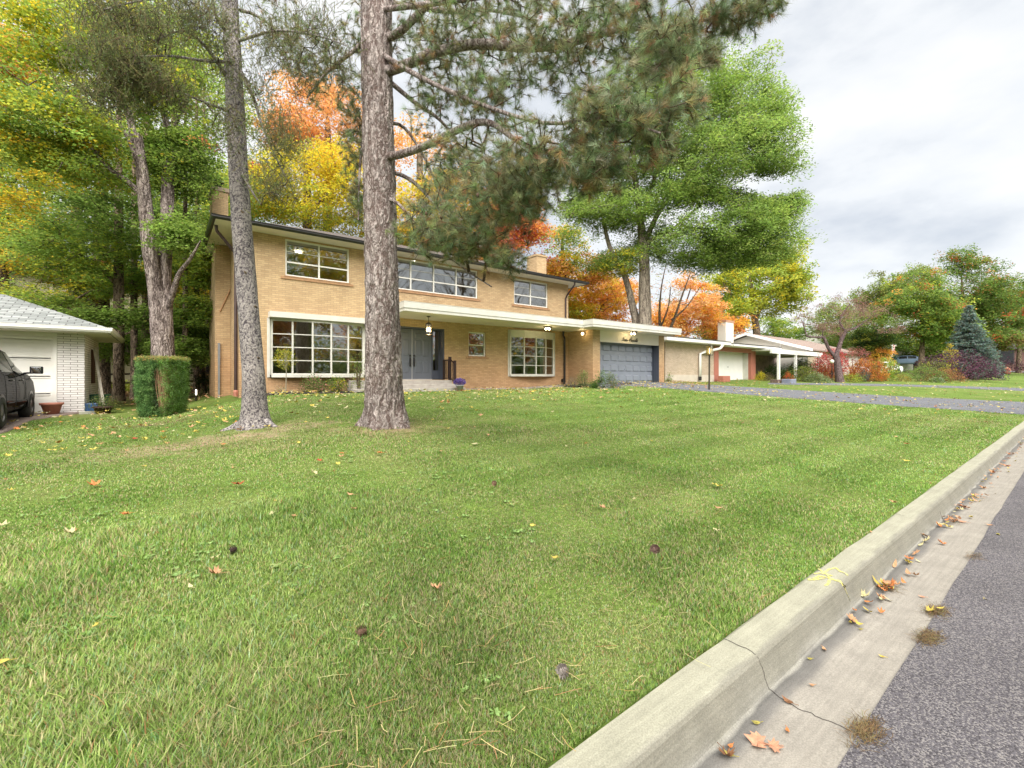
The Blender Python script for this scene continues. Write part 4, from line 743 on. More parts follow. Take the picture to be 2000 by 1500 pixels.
def limb(path, n=6):
    "resample a polyline smoothly (Catmull-Rom)"
    P = [np.asarray(p, float) for p in path]; P = [2 * P[0] - P[1]] + P + [2 * P[-1] - P[-2]]; o = []
    for i in range(1, len(P) - 2):
        for k in range(n):
            t = k / n; o.append(0.5 * ((2 * P[i]) + (-P[i - 1] + P[i + 1]) * t + (2 * P[i - 1] - 5 * P[i] + 4 * P[i + 1] - P[i + 2]) * t * t + (-P[i - 1] + 3 * P[i] - 3 * P[i + 1] + P[i + 2]) * t ** 3))
    return o + [P[-2]]
def barkmesh(paths, sides=14, amp=0.06, freq=3.0, ridge=True, flare=None, seed=0):
    "paths: list of [(x,y,z,r), ...]; displaced tubes as one mesh"
    b = MB()
    for path in paths:
        pts = limb(path, max(3, int(sides / 3))); n = sides; base = len(b.v); pr = None; s = 0
        for i, q in enumerate(pts):
            p = Vector(q[:3]); d = (Vector(pts[min(i + 1, len(pts) - 1)][:3]) - Vector(pts[max(i - 1, 0)][:3])).normalized()
            x = d.orthogonal().normalized() if pr is None else (pr - d * pr.dot(d)).normalized(); pr = x; y = d.cross(x)
            if i: s += (p - Vector(pts[i - 1][:3])).length
            for k in range(n):
                a = 2 * math.pi * k / n; c, sn = math.cos(a), math.sin(a)
                nz = noise.noise(Vector((c * freq, sn * freq, s * freq * 0.35 + seed))); nz2 = noise.noise(Vector((c * freq * 2.7, sn * freq * 2.7, s * freq * 1.1 + seed + 9)))
                v = (1 - 2 * abs(nz)) * 0.6 + nz2 * 0.5 if ridge else nz
                rr = q[3] * (1 + amp * v)
                b.v.append(tuple(p + (x * c + y * sn) * rr))
        for i in range(len(pts) - 1):
            for k in range(n): b.f.append((base + i * n + k, base + i * n + (k + 1) % n, base + (i + 1) * n + (k + 1) % n, base + (i + 1) * n + k))
        b.f.append(tuple(base + (len(pts) - 1) * n + k for k in range(n)))
    return b
def bark(name, c1, c2, c3, vs=(9, 9, 2.2), bump=1.0, kind='furrow'):
    m = bpy.data.materials.new(name); m.use_nodes = True; t = m.node_tree; n = t.nodes; l = t.links; p = n['Principled BSDF']; p.inputs['Roughness'].default_value = 0.95; p.inputs['Specular IOR Level'].default_value = 0.15
    tcn = n.new('ShaderNodeTexCoord'); mpn = n.new('ShaderNodeMapping'); mpn.inputs['Scale'].default_value = vs
    w_ = n.new('ShaderNodeTexNoise'); w_.inputs['Scale'].default_value = 6; w_.inputs['Detail'].default_value = 5; l.new(tcn.outputs['Object'], w_.inputs['Vector'])
    ad = n.new('ShaderNodeVectorMath'); ad.operation = 'MULTIPLY_ADD'; ad.inputs[1].default_value = (0.16, 0.16, 0.3); l.new(w_.outputs['Color'], ad.inputs[0]); l.new(tcn.outputs['Object'], ad.inputs[2]); l.new(ad.outputs[0], mpn.inputs[0])
    r = n.new('ShaderNodeValToRGB'); e = r.color_ramp.elements
    if kind == 'mottle':
        v = n.new('ShaderNodeTexNoise'); v.inputs['Scale'].default_value = 1.0; v.inputs['Detail'].default_value = 5; v.inputs['Roughness'].default_value = 0.62; l.new(mpn.outputs[0], v.inputs['Vector']); hsrc = v.outputs['Fac']
        e[0].position = 0.40; e[0].color = (*c3, 1); e[1].position = 0.56; e[1].color = (*c1, 1); q = e.new(0.47); q.color = (*c2, 1)
    else:
        def ridge(sc_, det):
            v = n.new('ShaderNodeTexNoise'); v.inputs['Scale'].default_value = sc_; v.inputs['Detail'].default_value = det; v.inputs['Roughness'].default_value = 0.5; l.new(mpn.outputs[0], v.inputs['Vector'])
            s1 = n.new('ShaderNodeMath'); s1.operation = 'SUBTRACT'; s1.inputs[1].default_value = 0.5; l.new(v.outputs['Fac'], s1.inputs[0]); s2 = n.new('ShaderNodeMath'); s2.operation = 'ABSOLUTE'; l.new(s1.outputs[0], s2.inputs[0])
            s3 = n.new('ShaderNodeMath'); s3.operation = 'MULTIPLY'; s3.use_clamp = True; s3.inputs[1].default_value = 9.0; l.new(s2.outputs[0], s3.inputs[0]); return s3.outputs[0]
        ra, rb = ridge(1.0, 4), ridge(2.3, 5); mn = n.new('ShaderNodeMath'); mn.operation = 'MULTIPLY'; mn.inputs[1].default_value = 1.0; pw = n.new('ShaderNodeMath'); pw.operation = 'POWER'; pw.inputs[1].default_value = 0.5; l.new(rb, pw.inputs[0]); l.new(ra, mn.inputs[0]); l.new(pw.outputs[0], mn.inputs[1]); hsrc = mn.outputs[0]
        e[0].position = 0.02; e[0].color = (*c3, 1); e[1].position = 0.62; e[1].color = (*c1, 1); q = e.new(0.24); q.color = (*c2, 1)
    l.new(hsrc, r.inputs[0])
    f = n.new('ShaderNodeTexNoise'); f.inputs['Scale'].default_value = 30; f.inputs['Detail'].default_value = 7; f.inputs['Roughness'].default_value = 0.7; l.new(tcn.outputs['Object'], f.inputs['Vector'])
    g = n.new('ShaderNodeTexNoise'); g.inputs['Scale'].default_value = 2.0; g.inputs['Detail'].default_value = 6; l.new(tcn.outputs['Object'], g.inputs['Vector'])
    def mr(o, a, b_): q_ = n.new('ShaderNodeMapRange'); q_.inputs[1].default_value = 0.3; q_.inputs[2].default_value = 0.7; q_.inputs[3].default_value = a; q_.inputs[4].default_value = b_; l.new(o, q_.inputs[0]); return q_.outputs[0]
    m1 = n.new('ShaderNodeMath'); m1.operation = 'MULTIPLY'; l.new(mr(f.outputs['Fac'], 0.62, 1.35), m1.inputs[0]); l.new(mr(g.outputs['Fac'], 0.8, 1.15), m1.inputs[1])
    mm = n.new('ShaderNodeVectorMath'); mm.operation = 'SCALE'; l.new(r.outputs[0], mm.inputs[0]); l.new(m1.outputs[0], mm.inputs['Scale']); l.new(mm.outputs[0], p.inputs['Base Color'])
    hh = n.new('ShaderNodeMath'); hh.operation = 'MULTIPLY_ADD'; hh.inputs[1].default_value = 0.35; l.new(f.outputs['Fac'], hh.inputs[0])
    cl = n.new('ShaderNodeMath'); cl.operation = 'MINIMUM'; cl.inputs[1].default_value = 0.3; cl.inputs[1].default_value = 1.0; l.new(hsrc, cl.inputs[0]); l.new(cl.outputs[0], hh.inputs[2])
    b = n.new('ShaderNodeBump'); b.inputs['Strength'].default_value = bump; b.inputs['Distance'].default_value = 0.05; l.new(hh.outputs[0], b.inputs['Height']); l.new(b.outputs[0], p.inputs['Normal']); return m
B_PINE = bark('pine_bark', (0.47, 0.405, 0.38), (0.32, 0.265, 0.245), (0.12, 0.085, 0.075), (7.5, 7.5, 1.7), 0.9)
B_SPR = bark('spruce_bark', (0.36, 0.33, 0.31), (0.20, 0.18, 0.18), (0.07, 0.06, 0.07), (30, 30, 22), 0.7, 'mottle')
B_MAP = bark('maple_bark', (0.42, 0.35, 0.32), (0.28, 0.225, 0.205), (0.06, 0.045, 0.04), (6, 6, 0.9), 1.0)
B_DK = bark('dark_bark', (0.29, 0.22, 0.155), (0.19, 0.14, 0.10), (0.03, 0.022, 0.016), (8, 8, 2), 0.8)
B_GR = bark('grey_bark', (0.36, 0.31, 0.245), (0.25, 0.21, 0.165), (0.10, 0.08, 0.065), (6, 6, 1.0), 0.8)
def tree(name, label, cat, base, limbs, blobs, m=B_DK, leaf=0.13, per=28, cl=(0.55, 0.55, 0.22), colf=None, cols=None, wts=None, seed=1, group=None, step=0.55, rtip=0.008, sides=12, up=0.6, droop=0.0, rmax=0.1, crownname='crown', gap=0.22, expn=0.5, asp=0.62, zc=None, keep_trunk=True):
    """limbs: list of [(x,y,z,r)...] world; blobs: (centre, radii, n clusters[, cols, wts])."""
    r = np.random.default_rng(seed); root = T(name, label, cat, base, group)
    S, SP = [], []
    for li, lb in enumerate(limbs):
        pts = limb(lb, 3)
        for i, q in enumerate(pts):
            S.append(q[:3]); SP.append(len(S) - 2 if i else -1)
    n0 = len(S); tg = []; ci = []
    blobs = [(bl[0], bl[1], int(bl[2] * 2.3), *bl[3:]) for bl in blobs]; per = int(per * 1.6); leaf *= 0.92; cl = tuple(q * 1.45 for q in cl)
    for bi, bl in enumerate(blobs):
        e_ = ell(bl[0], bl[1], bl[2], r); dv = e_ - bl[0]; an = np.arctan2(dv[:, 1], dv[:, 0]); el_ = dv[:, 2] / bl[1][2]
        e_ = bl[0] + dv * (0.72 + 0.62 * vn(an * 1.6 + 20, el_ * 2.6 + 5, seed + bi))[:, None]; tg.append(e_); ci += [bi] * bl[2]
    tg = np.concatenate(tg); ci = np.array(ci); q_ = 0.5 * vn(tg[:, 0] / (cl[0] * 3.2), tg[:, 2] / (cl[0] * 2.2), seed) + 0.5 * vn(tg[:, 1] / (cl[0] * 3.2) + 7, tg[:, 2] / (cl[0] * 2.2), seed + 2); kp = q_ > np.quantile(q_, gap); tg = tg[kp]; ci = ci[kp]; A, par, tips, order = grow(np.array(S), SP, tg, step, droop, r)
    b = barkmesh(limbs, sides, 0.10 if m is not B_SPR else 0.03, 2.5, seed=seed); V, F = twigmesh(A, par, n0, rtip, rmax, expn)
    tv = np.array(b.v); f4 = [f for f in b.f if len(f) == 4]; Vx = np.concatenate([tv, V]); Fx = np.concatenate([np.array(f4), F + len(tv)])
    fastmesh('trunk', Vx, Fx, m, parent=root, smooth=True)
    # leaf clusters
    cc = []; co = []; n_l = 0
    for bi, bl in enumerate(blobs):
        c = tg[ci == bi]; k = per if len(bl) < 6 else bl[5]; dv = r.normal(size=(len(c) * k, 3)); dv *= (r.random((len(dv), 1)) ** 0.45) / np.linalg.norm(dv, axis=1)[:, None]; sz_ = np.repeat(0.6 + 0.7 * r.random((len(c), 1)), k, 0); pos = np.repeat(c, k, 0) + dv * sz_ * np.array(cl); pos[:, 2] -= ((dv[:, :2] ** 2).sum(1)) * cl[0] * 0.35; cc.append(pos)
        pc, pw = (bl[3], bl[4]) if len(bl) > 4 else (cols, wts)
        base_c = pal(len(c), pc, pw, r, 0.08); own = pal(len(pos), pc, pw, r, 0.2); mixf = (r.random((len(pos), 1)) < 0.72); co.append(np.where(mixf, np.repeat(base_c, k, 0) * (1 + r.normal(size=(len(pos), 1)) * 0.16), own))
    pos = np.concatenate(cc); co = np.clip(np.concatenate(co), 0.004, 0.9)
    V, F, C = leaves(pos, leaf * (0.7 + 0.6 * r.random(len(pos))), co, up, asp, seed)
    fastmesh(crownname, V, F, LEAF, C, root); return root
def Bl(px, py, d, rx, ry, n, *rest, depth=1.0):
    "foliage blob: photo pixel and distance turned once into a place and a true size"
    p = W(px, py, d); R = rx * d / FC; Z = ry * d / FC; return (np.array(p), np.array([R * 0.9, R * 0.9 * depth, Z]), n, *rest)
def Lm(*pts):
    "limb through pixels: (px, py, distance, radius)"
    return [(*W(a, b_, d), r) for a, b_, d, r in pts]
def bush(name, label, px, py, d, wpx, hpx, cols, wts, n=2600, leaf=0.07, seed=0, cat='shrub', group=None, flat=1.0, shell=0.7, base=None, up=0.4, stems=6, asp=0.62, mat_=None, shape='ell', per=9, cs=0.09, twigs=None):
    "a leafy shrub whose foot is at pixel (px, py)"
    r = np.random.default_rng(seed + 100); p = W(px, py, d); z0 = terr(p.x, p.y); top = H - d * (py - hpx - HY) / FC; h = max(0.15, top - z0); R = wpx * d / FC / 2; root = T(name, label, cat, (p.x, p.y, z0), group)
    k = n // per; c = ell((0, 0, 0), (1, 1, 1), k, r, shell); c[:, 2] = np.abs(c[:, 2]) if shape == 'dome' else c[:, 2]
    if shape == 'dome': c = c * np.array([R, R * flat, h * 0.92]) + np.array([p.x, p.y, z0 + 0.04])
    elif shape == 'cone':
        u = r.random(k) ** 0.8; a = r.random(k) * 6.283; q = np.sqrt(r.random(k)) * 0.35 + 0.65; c = np.stack([p.x + R * (1 - u) * q * np.cos(a), p.y + R * (1 - u) * q * np.sin(a), z0 + 0.05 + h * u], 1)
    else: c = c * np.array([R, R * flat, h / 2]) + np.array([p.x, p.y, z0 + h / 2])
    if twigs is None: twigs = 0.25
    c[:, :2] += (np.stack([vn(c[:, 0] * 4, c[:, 2] * 4, seed), vn(c[:, 1] * 4, c[:, 2] * 4, seed + 3)], 1) - 0.5) * R * 0.35
    keep = vn(c[:, 0] * 3 + 9, c[:, 2] * 3 + c[:, 1] * 2, seed) > 0.22; c = c[keep]; pos = np.repeat(c, per, 0) + r.normal(size=(len(c) * per, 3)) * max(cs, R * 0.07)
    pos[:, 2] = np.maximum(pos[:, 2], z0 + 0.01); cb = pal(len(c), cols, wts, r, 0.15); C = np.clip(np.repeat(cb, per, 0) * (1 + r.normal(size=(len(pos), 1)) * 0.22), 0.004, 0.9)
    V, F, C = leaves(pos, leaf * (0.7 + 0.6 * r.random(len(pos))), C, up, asp, seed); fastmesh('foliage', V, F, mat_ or LEAF, C, root)
    b = MB()
    for i in range(stems):
        a = 6.283 * i / stems + r.random(); e_ = (p.x + R * 0.6 * math.cos(a), p.y + R * 0.6 * flat * math.sin(a), z0 + h * 0.7); b.tube([(p.x + 0.04 * math.cos(a), p.y + 0.04 * math.sin(a), z0 - 0.03), ((p.x + e_[0]) / 2, (p.y + e_[1]) / 2, z0 + h * 0.4), e_], [0.018 * max(.4, h), 0.012 * max(.4, h), 0.004], 5)
    b.build('stem', B_DK, root); return root
# ---------------------------------------------------------------- the pine in the middle of the lawn
def needles(tip, dirn, n, length, width, spread, back, r, col, wts, curve=0.0):
    "tufts of needles: tip (m,3), dirn (m,3)"
    m = len(tip); T_ = np.repeat(tip, n, 0); D = np.repeat(dirn, n, 0); D /= np.linalg.norm(D, axis=1)[:, None]
    rv = r.normal(size=(m * n, 3)); rv -= D * (rv * D).sum(1)[:, None]; rv /= np.linalg.norm(rv, axis=1)[:, None]; an = np.radians(spread[0] + (spread[1] - spread[0]) * r.random((m * n, 1)))
    nd = D * np.cos(an) + rv * np.sin(an); nd[:, 2] -= curve * r.random(m * n); nd /= np.linalg.norm(nd, axis=1)[:, None]; base = T_ - D * back * r.random((m * n, 1)); L_ = length * (0.75 + 0.4 * r.random((m * n, 1)))
    s = np.cross(nd, r.normal(size=(m * n, 3))); s /= np.linalg.norm(s, axis=1)[:, None]; s *= width / 2
    V = np.stack([base - s, base + s, base + nd * L_], 1).reshape(-1, 3); F = np.arange(3 * m * n).reshape(-1, 3)
    cb = pal(m, col, wts, r, 0.24); C = np.clip(np.repeat(cb, n, 0) * (1 + r.normal(size=(m * n, 1)) * 0.25), 0.004, 0.9); old = (r.random(m * n) < 0.07); C[old] = np.array([0.26, 0.13, 0.05]); return V, F, C
pb_ = G(752, 834); DP = (pb_ - Vector((0, 0, pb_.z))).to_2d().dot(Vector((FX, FY)))
pine = T('pine_tree', 'tall pine with thick pinkish grey trunk and long drooping needled boughs', 'tree', pb_)
def PT(px, py, r, d=None): return (*W(px, py, d or DP), r)
k_ = DP / FC
trunkP = [PT(753, 845, 50 * k_), PT(753, 828, 43 * k_), PT(752, 800, 37 * k_), PT(750, 760, 34 * k_), PT(749, 700, 32.5 * k_), PT(747, 600, 30 * k_), PT(744, 480, 29 * k_), PT(741, 360, 28.5 * k_), PT(738, 240, 28 * k_), PT(736, 120, 27.5 * k_), PT(735, 0, 27 * k_), PT(734, -120, 25 * k_), PT(733, -500, 18 * k_), PT(733, -900, 10 * k_)]
d0 = DP
BR = [  # limbs by pixel, distance, radius in metres
    [(738, 145, d0, .10), (790, 128, d0 - .3, .085), (850, 103, d0 - .7, .08), (930, 86, d0 - 1.2, .075), (1030, 93, d0 - 1.8, .065), (1110, 84, d0 - 2.2, .055), (1200, 60, d0 - 2.7, .035), (1320, 50, d0 - 3.0, .022), (1450, 22, d0 - 3.3, .012)],
    [(740, 308, d0, .085), (780, 302, d0 - .3, .07), (830, 285, d0 - .8, .062), (885, 258, d0 - 1.3, .056), (930, 240, d0 - 1.7, .05), (965, 243, d0 - 2.0, .042), (1010, 275, d0 - 2.5, .032), (1070, 300, d0 - 3.0, .022), (1130, 300, d0 - 3.4, .014)],
    [(736, 78, d0, .08), (775, 66, d0 - .2, .07), (815, 30, d0 - .4, .062), (850, -10, d0 - .6, .055), (900, -80, d0 - 1, .04)],
    [(738, 2, d0, .06), (800, 12, d0 + .3, .05), (880, 22, d0 + .5, .045), (960, 20, d0 + .7, .035), (1050, 40, d0 + .6, .02)],
    [(750, 150, d0 + .3, .05), (810, 200, d0 + .4, .04), (860, 235, d0 + .3, .03), (900, 290, d0 + .1, .02), (930, 360, d0 - .2, .012)],
    [(745, 330, d0 + .2, .045), (800, 350, d0 + .1, .035), (850, 400, d0 - .3, .025), (880, 450, d0 - .6, .015)],
    [(745, 240, d0 + .3, .04), (790, 250, d0 + .6, .03), (840, 330, d0 + .4, .022), (870, 420, d0, .013)],
    [(735, 60, d0 + .1, .05), (690, 100, d0 + .2, .04), (640, 140, d0 + .3, .028), (600, 190, d0 + .2, .016)],
    [(738, 220, d0 + .1, .04), (712, 260, d0 + .1, .03), (702, 340, d0 + .2, .022), (700, 430, d0 + .1, .012)],
    [(740, 380, d0, .04), (780, 400, d0 - .3, .03), (830, 460, d0 - .8, .022), (900, 520, d0 - 1.6, .014), (960, 560, d0 - 2.2, .009)],
    [(736, 100, d0, .05), (820, 150, d0 - .8, .04), (930, 200, d0 - 1.9, .03), (1060, 240, d0 - 3.0, .022), (1180, 230, d0 - 3.7, .015), (1290, 260, d0 - 3.9, .01)],
    [(735, 20, d0, .05), (900, 0, d0 - 1.4, .04), (1100, -30, d0 - 2.6, .03), (1300, -20, d0 - 3.2, .02), (1520, -5, d0 - 3.3, .012)],
]
limbsP = [Lm(*b_) for b_ in BR]
r = np.random.default_rng(11); S, SP = [], []
for lb in limbsP:
    for i, q in enumerate(limb(lb, 4)): S.append(q[:3]); SP.append(len(S) - 2 if i else -1)
n0 = len(S)
PB_ = [(1230, 60, 5.7, 120, 75, 130), (1080, 110, 6.3, 130, 70, 150), (900, 60, 7.6, 130, 70, 150), (1200, 230, 5.0, 120, 95, 170), (1330, 190, 4.9, 80, 70, 60), (1300, 110, 5.3, 90, 60, 90), (1430, 35, 5.4, 90, 30, 55), (1500, 5, 5.4, 60, 14, 22), (1370, 60, 5.5, 110, 45, 60), (1040, 330, 5.6, 150, 75, 250), (1170, 330, 5.0, 90, 50, 90), (900, 330, 7.0, 100, 70, 130), (920, 430, 6.4, 140, 70, 230), (1010, 420, 5.6, 90, 60, 120),
       (840, 480, 7.0, 80, 60, 110), (900, 500, 6.2, 110, 40, 130), (990, 535, 5.8, 50, 25, 34), (850, 170, 8.2, 90, 110, 130), (820, 60, 8.6, 80, 60, 80), (690, 260, 8.9, 40, 130, 90), (620, 130, 9.0, 70, 90, 70), (560, 60, 9.0, 70, 70, 55), (700, 400, 8.8, 25, 50, 26), (700, 60, 8.9, 40, 60, 30), (960, 190, 6.9, 90, 70, 110), (1000, 20, 6.8, 170, 45, 130), (700, 180, 9, 50, 60, 30), (1390, 110, 5.4, 40, 30, 14), (1280, 290, 5.0, 70, 60, 40), (1150, 10, 6.2, 150, 30, 80)]
tg = np.concatenate([ell(*Bl(a, b_, d, rx, ry, n_)[:3], r, 0.3) for a, b_, d, rx, ry, n_ in [(q[0], q[1] - (24 if q[1] > 400 else 0), *q[2:5], int(q[5] * (1.05 if q[1] > 400 else 1.4))) for q in PB_]])
A, par, tips, order = grow(np.array(S), SP, tg, 0.22, 0.05, r, 0.2)
tr = barkmesh([trunkP], 72, 0.14, 5.0, seed=3); lm = barkmesh(limbsP, 12, 0.07, 3.0, seed=5); V, F = twigmesh(A, par, n0, 0.0042, 0.03, 0.42)
tv = np.array(tr.v + lm.v); f4 = [f for f in tr.f if len(f) == 4] + [tuple(i + len(tr.v) for i in f) for f in lm.f if len(f) == 4]
# root flare ridges at the foot
zb = pb_.z; cxy = np.array([pb_.x, pb_.y]); hh_ = np.clip(1 - (tv[:, 2] - zb) / 0.55, 0, 1.2); ang = np.arctan2(tv[:, 1] - cxy[1], tv[:, 0] - cxy[0]); rad_ = np.linalg.norm(tv[:, :2] - cxy, axis=1); near = (rad_ < 1.2) & (hh_ > 0)
fac = 1 + 0.22 * hh_ ** 2 * np.maximum(0, np.sin(ang * 5 + 0.6)) * near; tv[:, 0] = cxy[0] + (tv[:, 0] - cxy[0]) * fac; tv[:, 1] = cxy[1] + (tv[:, 1] - cxy[1]) * fac
fastmesh('trunk', tv, np.array(f4), B_PINE, parent=pine, smooth=True)
fastmesh('branch', V, F, bark('twig_bark', (0.16, 0.11, 0.075), (0.10, 0.07, 0.05), (0.05, 0.035, 0.03), (20, 20, 20), 0.3), parent=pine, smooth=True)
tp = A[tips]; pr_ = A[[par[t] for t in tips]]; dn = tp - pr_; dn /= np.linalg.norm(dn, axis=1)[:, None] + 1e-9; dn += r.normal(size=dn.shape) * 0.25; dn[:, 2] -= 0.05
dn /= np.linalg.norm(dn, axis=1)[:, None]; hf = r.random(len(tp)) < 0.95; ext = np.concatenate([tp, (tp - dn * 0.13 + r.normal(size=tp.shape) * 0.05)[hf]]); ed = np.concatenate([dn, (dn + r.normal(size=dn.shape) * 0.6)[hf]])
NC = [(0.16, 0.22, 0.10), (0.25, 0.32, 0.15), (0.37, 0.42, 0.25), (0.36, 0.33, 0.15), (0.42, 0.28, 0.15)]
V, F, C = needles(ext, ed, 52, 0.135, 0.0034, (10, 68), 0.06, r, NC, [3, 4, 2.6, 1.2, .9], 0.08)
fastmesh('needles', V, F, NEEDLE, C, pine)
b = MB()
for i in range(34):
    q = tp[r.integers(len(tp))] + r.normal(size=3) * 0.05; b.lathe(tuple(q), [(0.006, -0.03), (0.02, -0.015), (0.023, 0.0), (0.012, 0.02), (0.003, 0.03)], 7)
b.build('cone', mat('cone_brown', (0.12, 0.07, 0.045), (0.07, 0.04, 0.028), 40), pine)['kind'] = 'stuff'
# ---------------------------------------------------------------- the leaning spruce to its left
sb = G(497, 836); DS = (sb - Vector((0, 0, sb.z))).to_2d().dot(Vector((FX, FY))); ks = DS / FC
spruce = T('spruce_tree', 'slender spruce with mottled grey trunk leaning left and surface roots', 'tree', sb)
def PS(px, py, r, d=None): return (*W(px, py, d or DS), r * ks)
trS = [PS(500, 850, 40), PS(499, 836, 34), PS(498, 815, 26), PS(497, 780, 22), PS(494, 720, 19.5), PS(488, 640, 18.5), PS(480, 540, 18), PS(472, 440, 17.5), PS(465, 320, 16.8), PS(459, 200, 16), PS(452, 60, 14.5), PS(447, -60, 13), PS(440, -400, 9), PS(436, -700, 5)]
roots = [[PS(500, 822, 12), PS(475, 828, 10), PS(450, 838, 6, DS - .1), PS(430, 843, 2.5, DS - .2)], [PS(510, 818, 8), PS(525, 826, 5, DS - .1), PS(535, 832, 4, DS - .2), PS(545, 835, 1.5, DS - .2)], [PS(505, 830, 10), PS(512, 838, 7, DS - .2), PS(506, 846, 3, DS - .3)]]
SB = [[(458, 175, DS, .045), (430, 130, DS - .2, .035), (400, 90, DS - .4, .028), (360, 60, DS - .9, .02), (300, 80, DS - 1.4, .012)], [(452, 70, DS, .04), (425, 40, DS - .3, .03), (415, 0, DS - .4, .025), (400, -50, DS - .5, .02)], [(462, 120, DS, .035), (410, 120, DS - .7, .025), (340, 110, DS - 1.6, .018), (270, 110, DS - 2.3, .011)],
      [(468, 20, DS, .035), (500, 30, DS + .2, .028), (560, 70, DS + .4, .018), (620, 110, DS + .5, .01)], [(470, 140, DS, .04), (495, 190, DS - .2, .03), (510, 240, DS - .4, .022), (540, 310, DS - .7, .014), (560, 350, DS - .8, .008)], [(455, 220, DS, .03), (400, 200, DS - .8, .02), (330, 170, DS - 1.6, .012)],
      [(465, 80, DS, .03), (540, 60, DS - .5, .022), (620, 70, DS - .9, .014), (680, 90, DS - 1.0, .008)], [(450, -20, DS, .03), (380, -10, DS - 1, .022), (280, 0, DS - 2, .014), (200, 20, DS - 2.4, .009)], [(468, 330, DS, .03), (490, 370, DS - .4, .02), (510, 400, DS - .6, .01)]]
limbsS = [Lm(*b_) for b_ in SB]; S, SP = [], []
for lb in limbsS:
    for i, q in enumerate(limb(lb, 4)): S.append(q[:3]); SP.append(len(S) - 2 if i else -1)
n0 = len(S); r = np.random.default_rng(21)
SBl = [(270, 60, 6.8, 90, 50, 170), (240, 140, 6.6, 90, 50, 190), (300, 180, 6.9, 80, 40, 120), (380, 40, 7.8, 70, 50, 100), (420, 120, 8.2, 40, 60, 50), (530, 90, 8.4, 70, 70, 90), (620, 60, 8.0, 70, 60, 80), (545, 280, 8.0, 45, 80, 120), (530, 370, 8.0, 40, 35, 60), (590, 150, 8.3, 60, 50, 50), (350, 10, 7.2, 110, 30, 90), (180, 30, 6.6, 50, 40, 40), (200, 200, 6.6, 60, 30, 60), (440, 260, 8.2, 30, 60, 40), (500, 180, 8.4, 40, 60, 45), (660, 130, 8.1, 50, 60, 40)]
tg = np.concatenate([ell(*Bl(a, b_, d, rx, ry, n_)[:3], r, 0.2) for a, b_, d, rx, ry, n_ in SBl]); A, par, tips, order = grow(np.array(S), SP, tg, 0.22, 0.12, r, 0.1)
tr = barkmesh([trS], 40, 0.05, 6.0, ridge=False, seed=8); rt = barkmesh(roots, 12, 0.12, 3, seed=4); lm = barkmesh(limbsS, 8, 0.05, 3.0, seed=5); tv = np.array(tr.v + rt.v + lm.v); o1, o2 = len(tr.v), len(tr.v) + len(rt.v)
f4 = [f for f in tr.f if len(f) == 4] + [tuple(i + o1 for i in f) for f in rt.f if len(f) == 4] + [tuple(i + o2 for i in f) for f in lm.f if len(f) == 4]
fastmesh('trunk', tv, np.array(f4), B_SPR, parent=spruce, smooth=True)
V, F = twigmesh(A, par, n0, 0.0032, 0.02, 0.42); fastmesh('branch', V, F, MATS['twig_bark'] if 'twig_bark' in MATS else bark('spruce_twig', (0.13, 0.10, 0.08), (0.08, 0.06, 0.05), (0.05, 0.04, 0.03), (20, 20, 20), 0.3), parent=spruce, smooth=True)
tp = A[tips]; m_n = len(tp); sub = np.repeat(tp, 6, 0) + r.normal(size=(m_n * 6, 3)) * np.array([0.17, 0.17, 0.11]); sd_ = r.normal(size=sub.shape) * np.array([0.6, 0.6, 0.25]); sd_[:, 2] -= 0.75
SC = [(0.19, 0.26, 0.10), (0.27, 0.34, 0.14), (0.38, 0.40, 0.15), (0.28, 0.22, 0.12)]
V, F, C = needles(sub, sd_, 44, 0.024, 0.0042, (25, 70), 0.20, r, SC, [3, 4, 2, .8]); V2, F2 = twigmesh(np.concatenate([sub, sub - sd_ / np.linalg.norm(sd_, axis=1)[:, None] * 0.2]), [-1] * len(sub) + list(range(len(sub))), len(sub), 0.0022, 0.003, 0.3, 3)
fastmesh('needles', V, F, NEEDLE, C, spruce); fastmesh('twigs', V2, F2, B_DK, parent=spruce)
b = MB()
for (px, py) in ((480, 533, ), (500, 600), (462, 250), (474, 415), (506, 700), (468, 300)):
    a_p = PS(px, py, 1, DS - 0.19); MB().tube([a_p[:3], (a_p[0] - FX * 0.05, a_p[1] - FY * 0.05, a_p[2] + 0.02)], [0.022, 0.012], 7).build('branch_stub', B_DK, spruce)
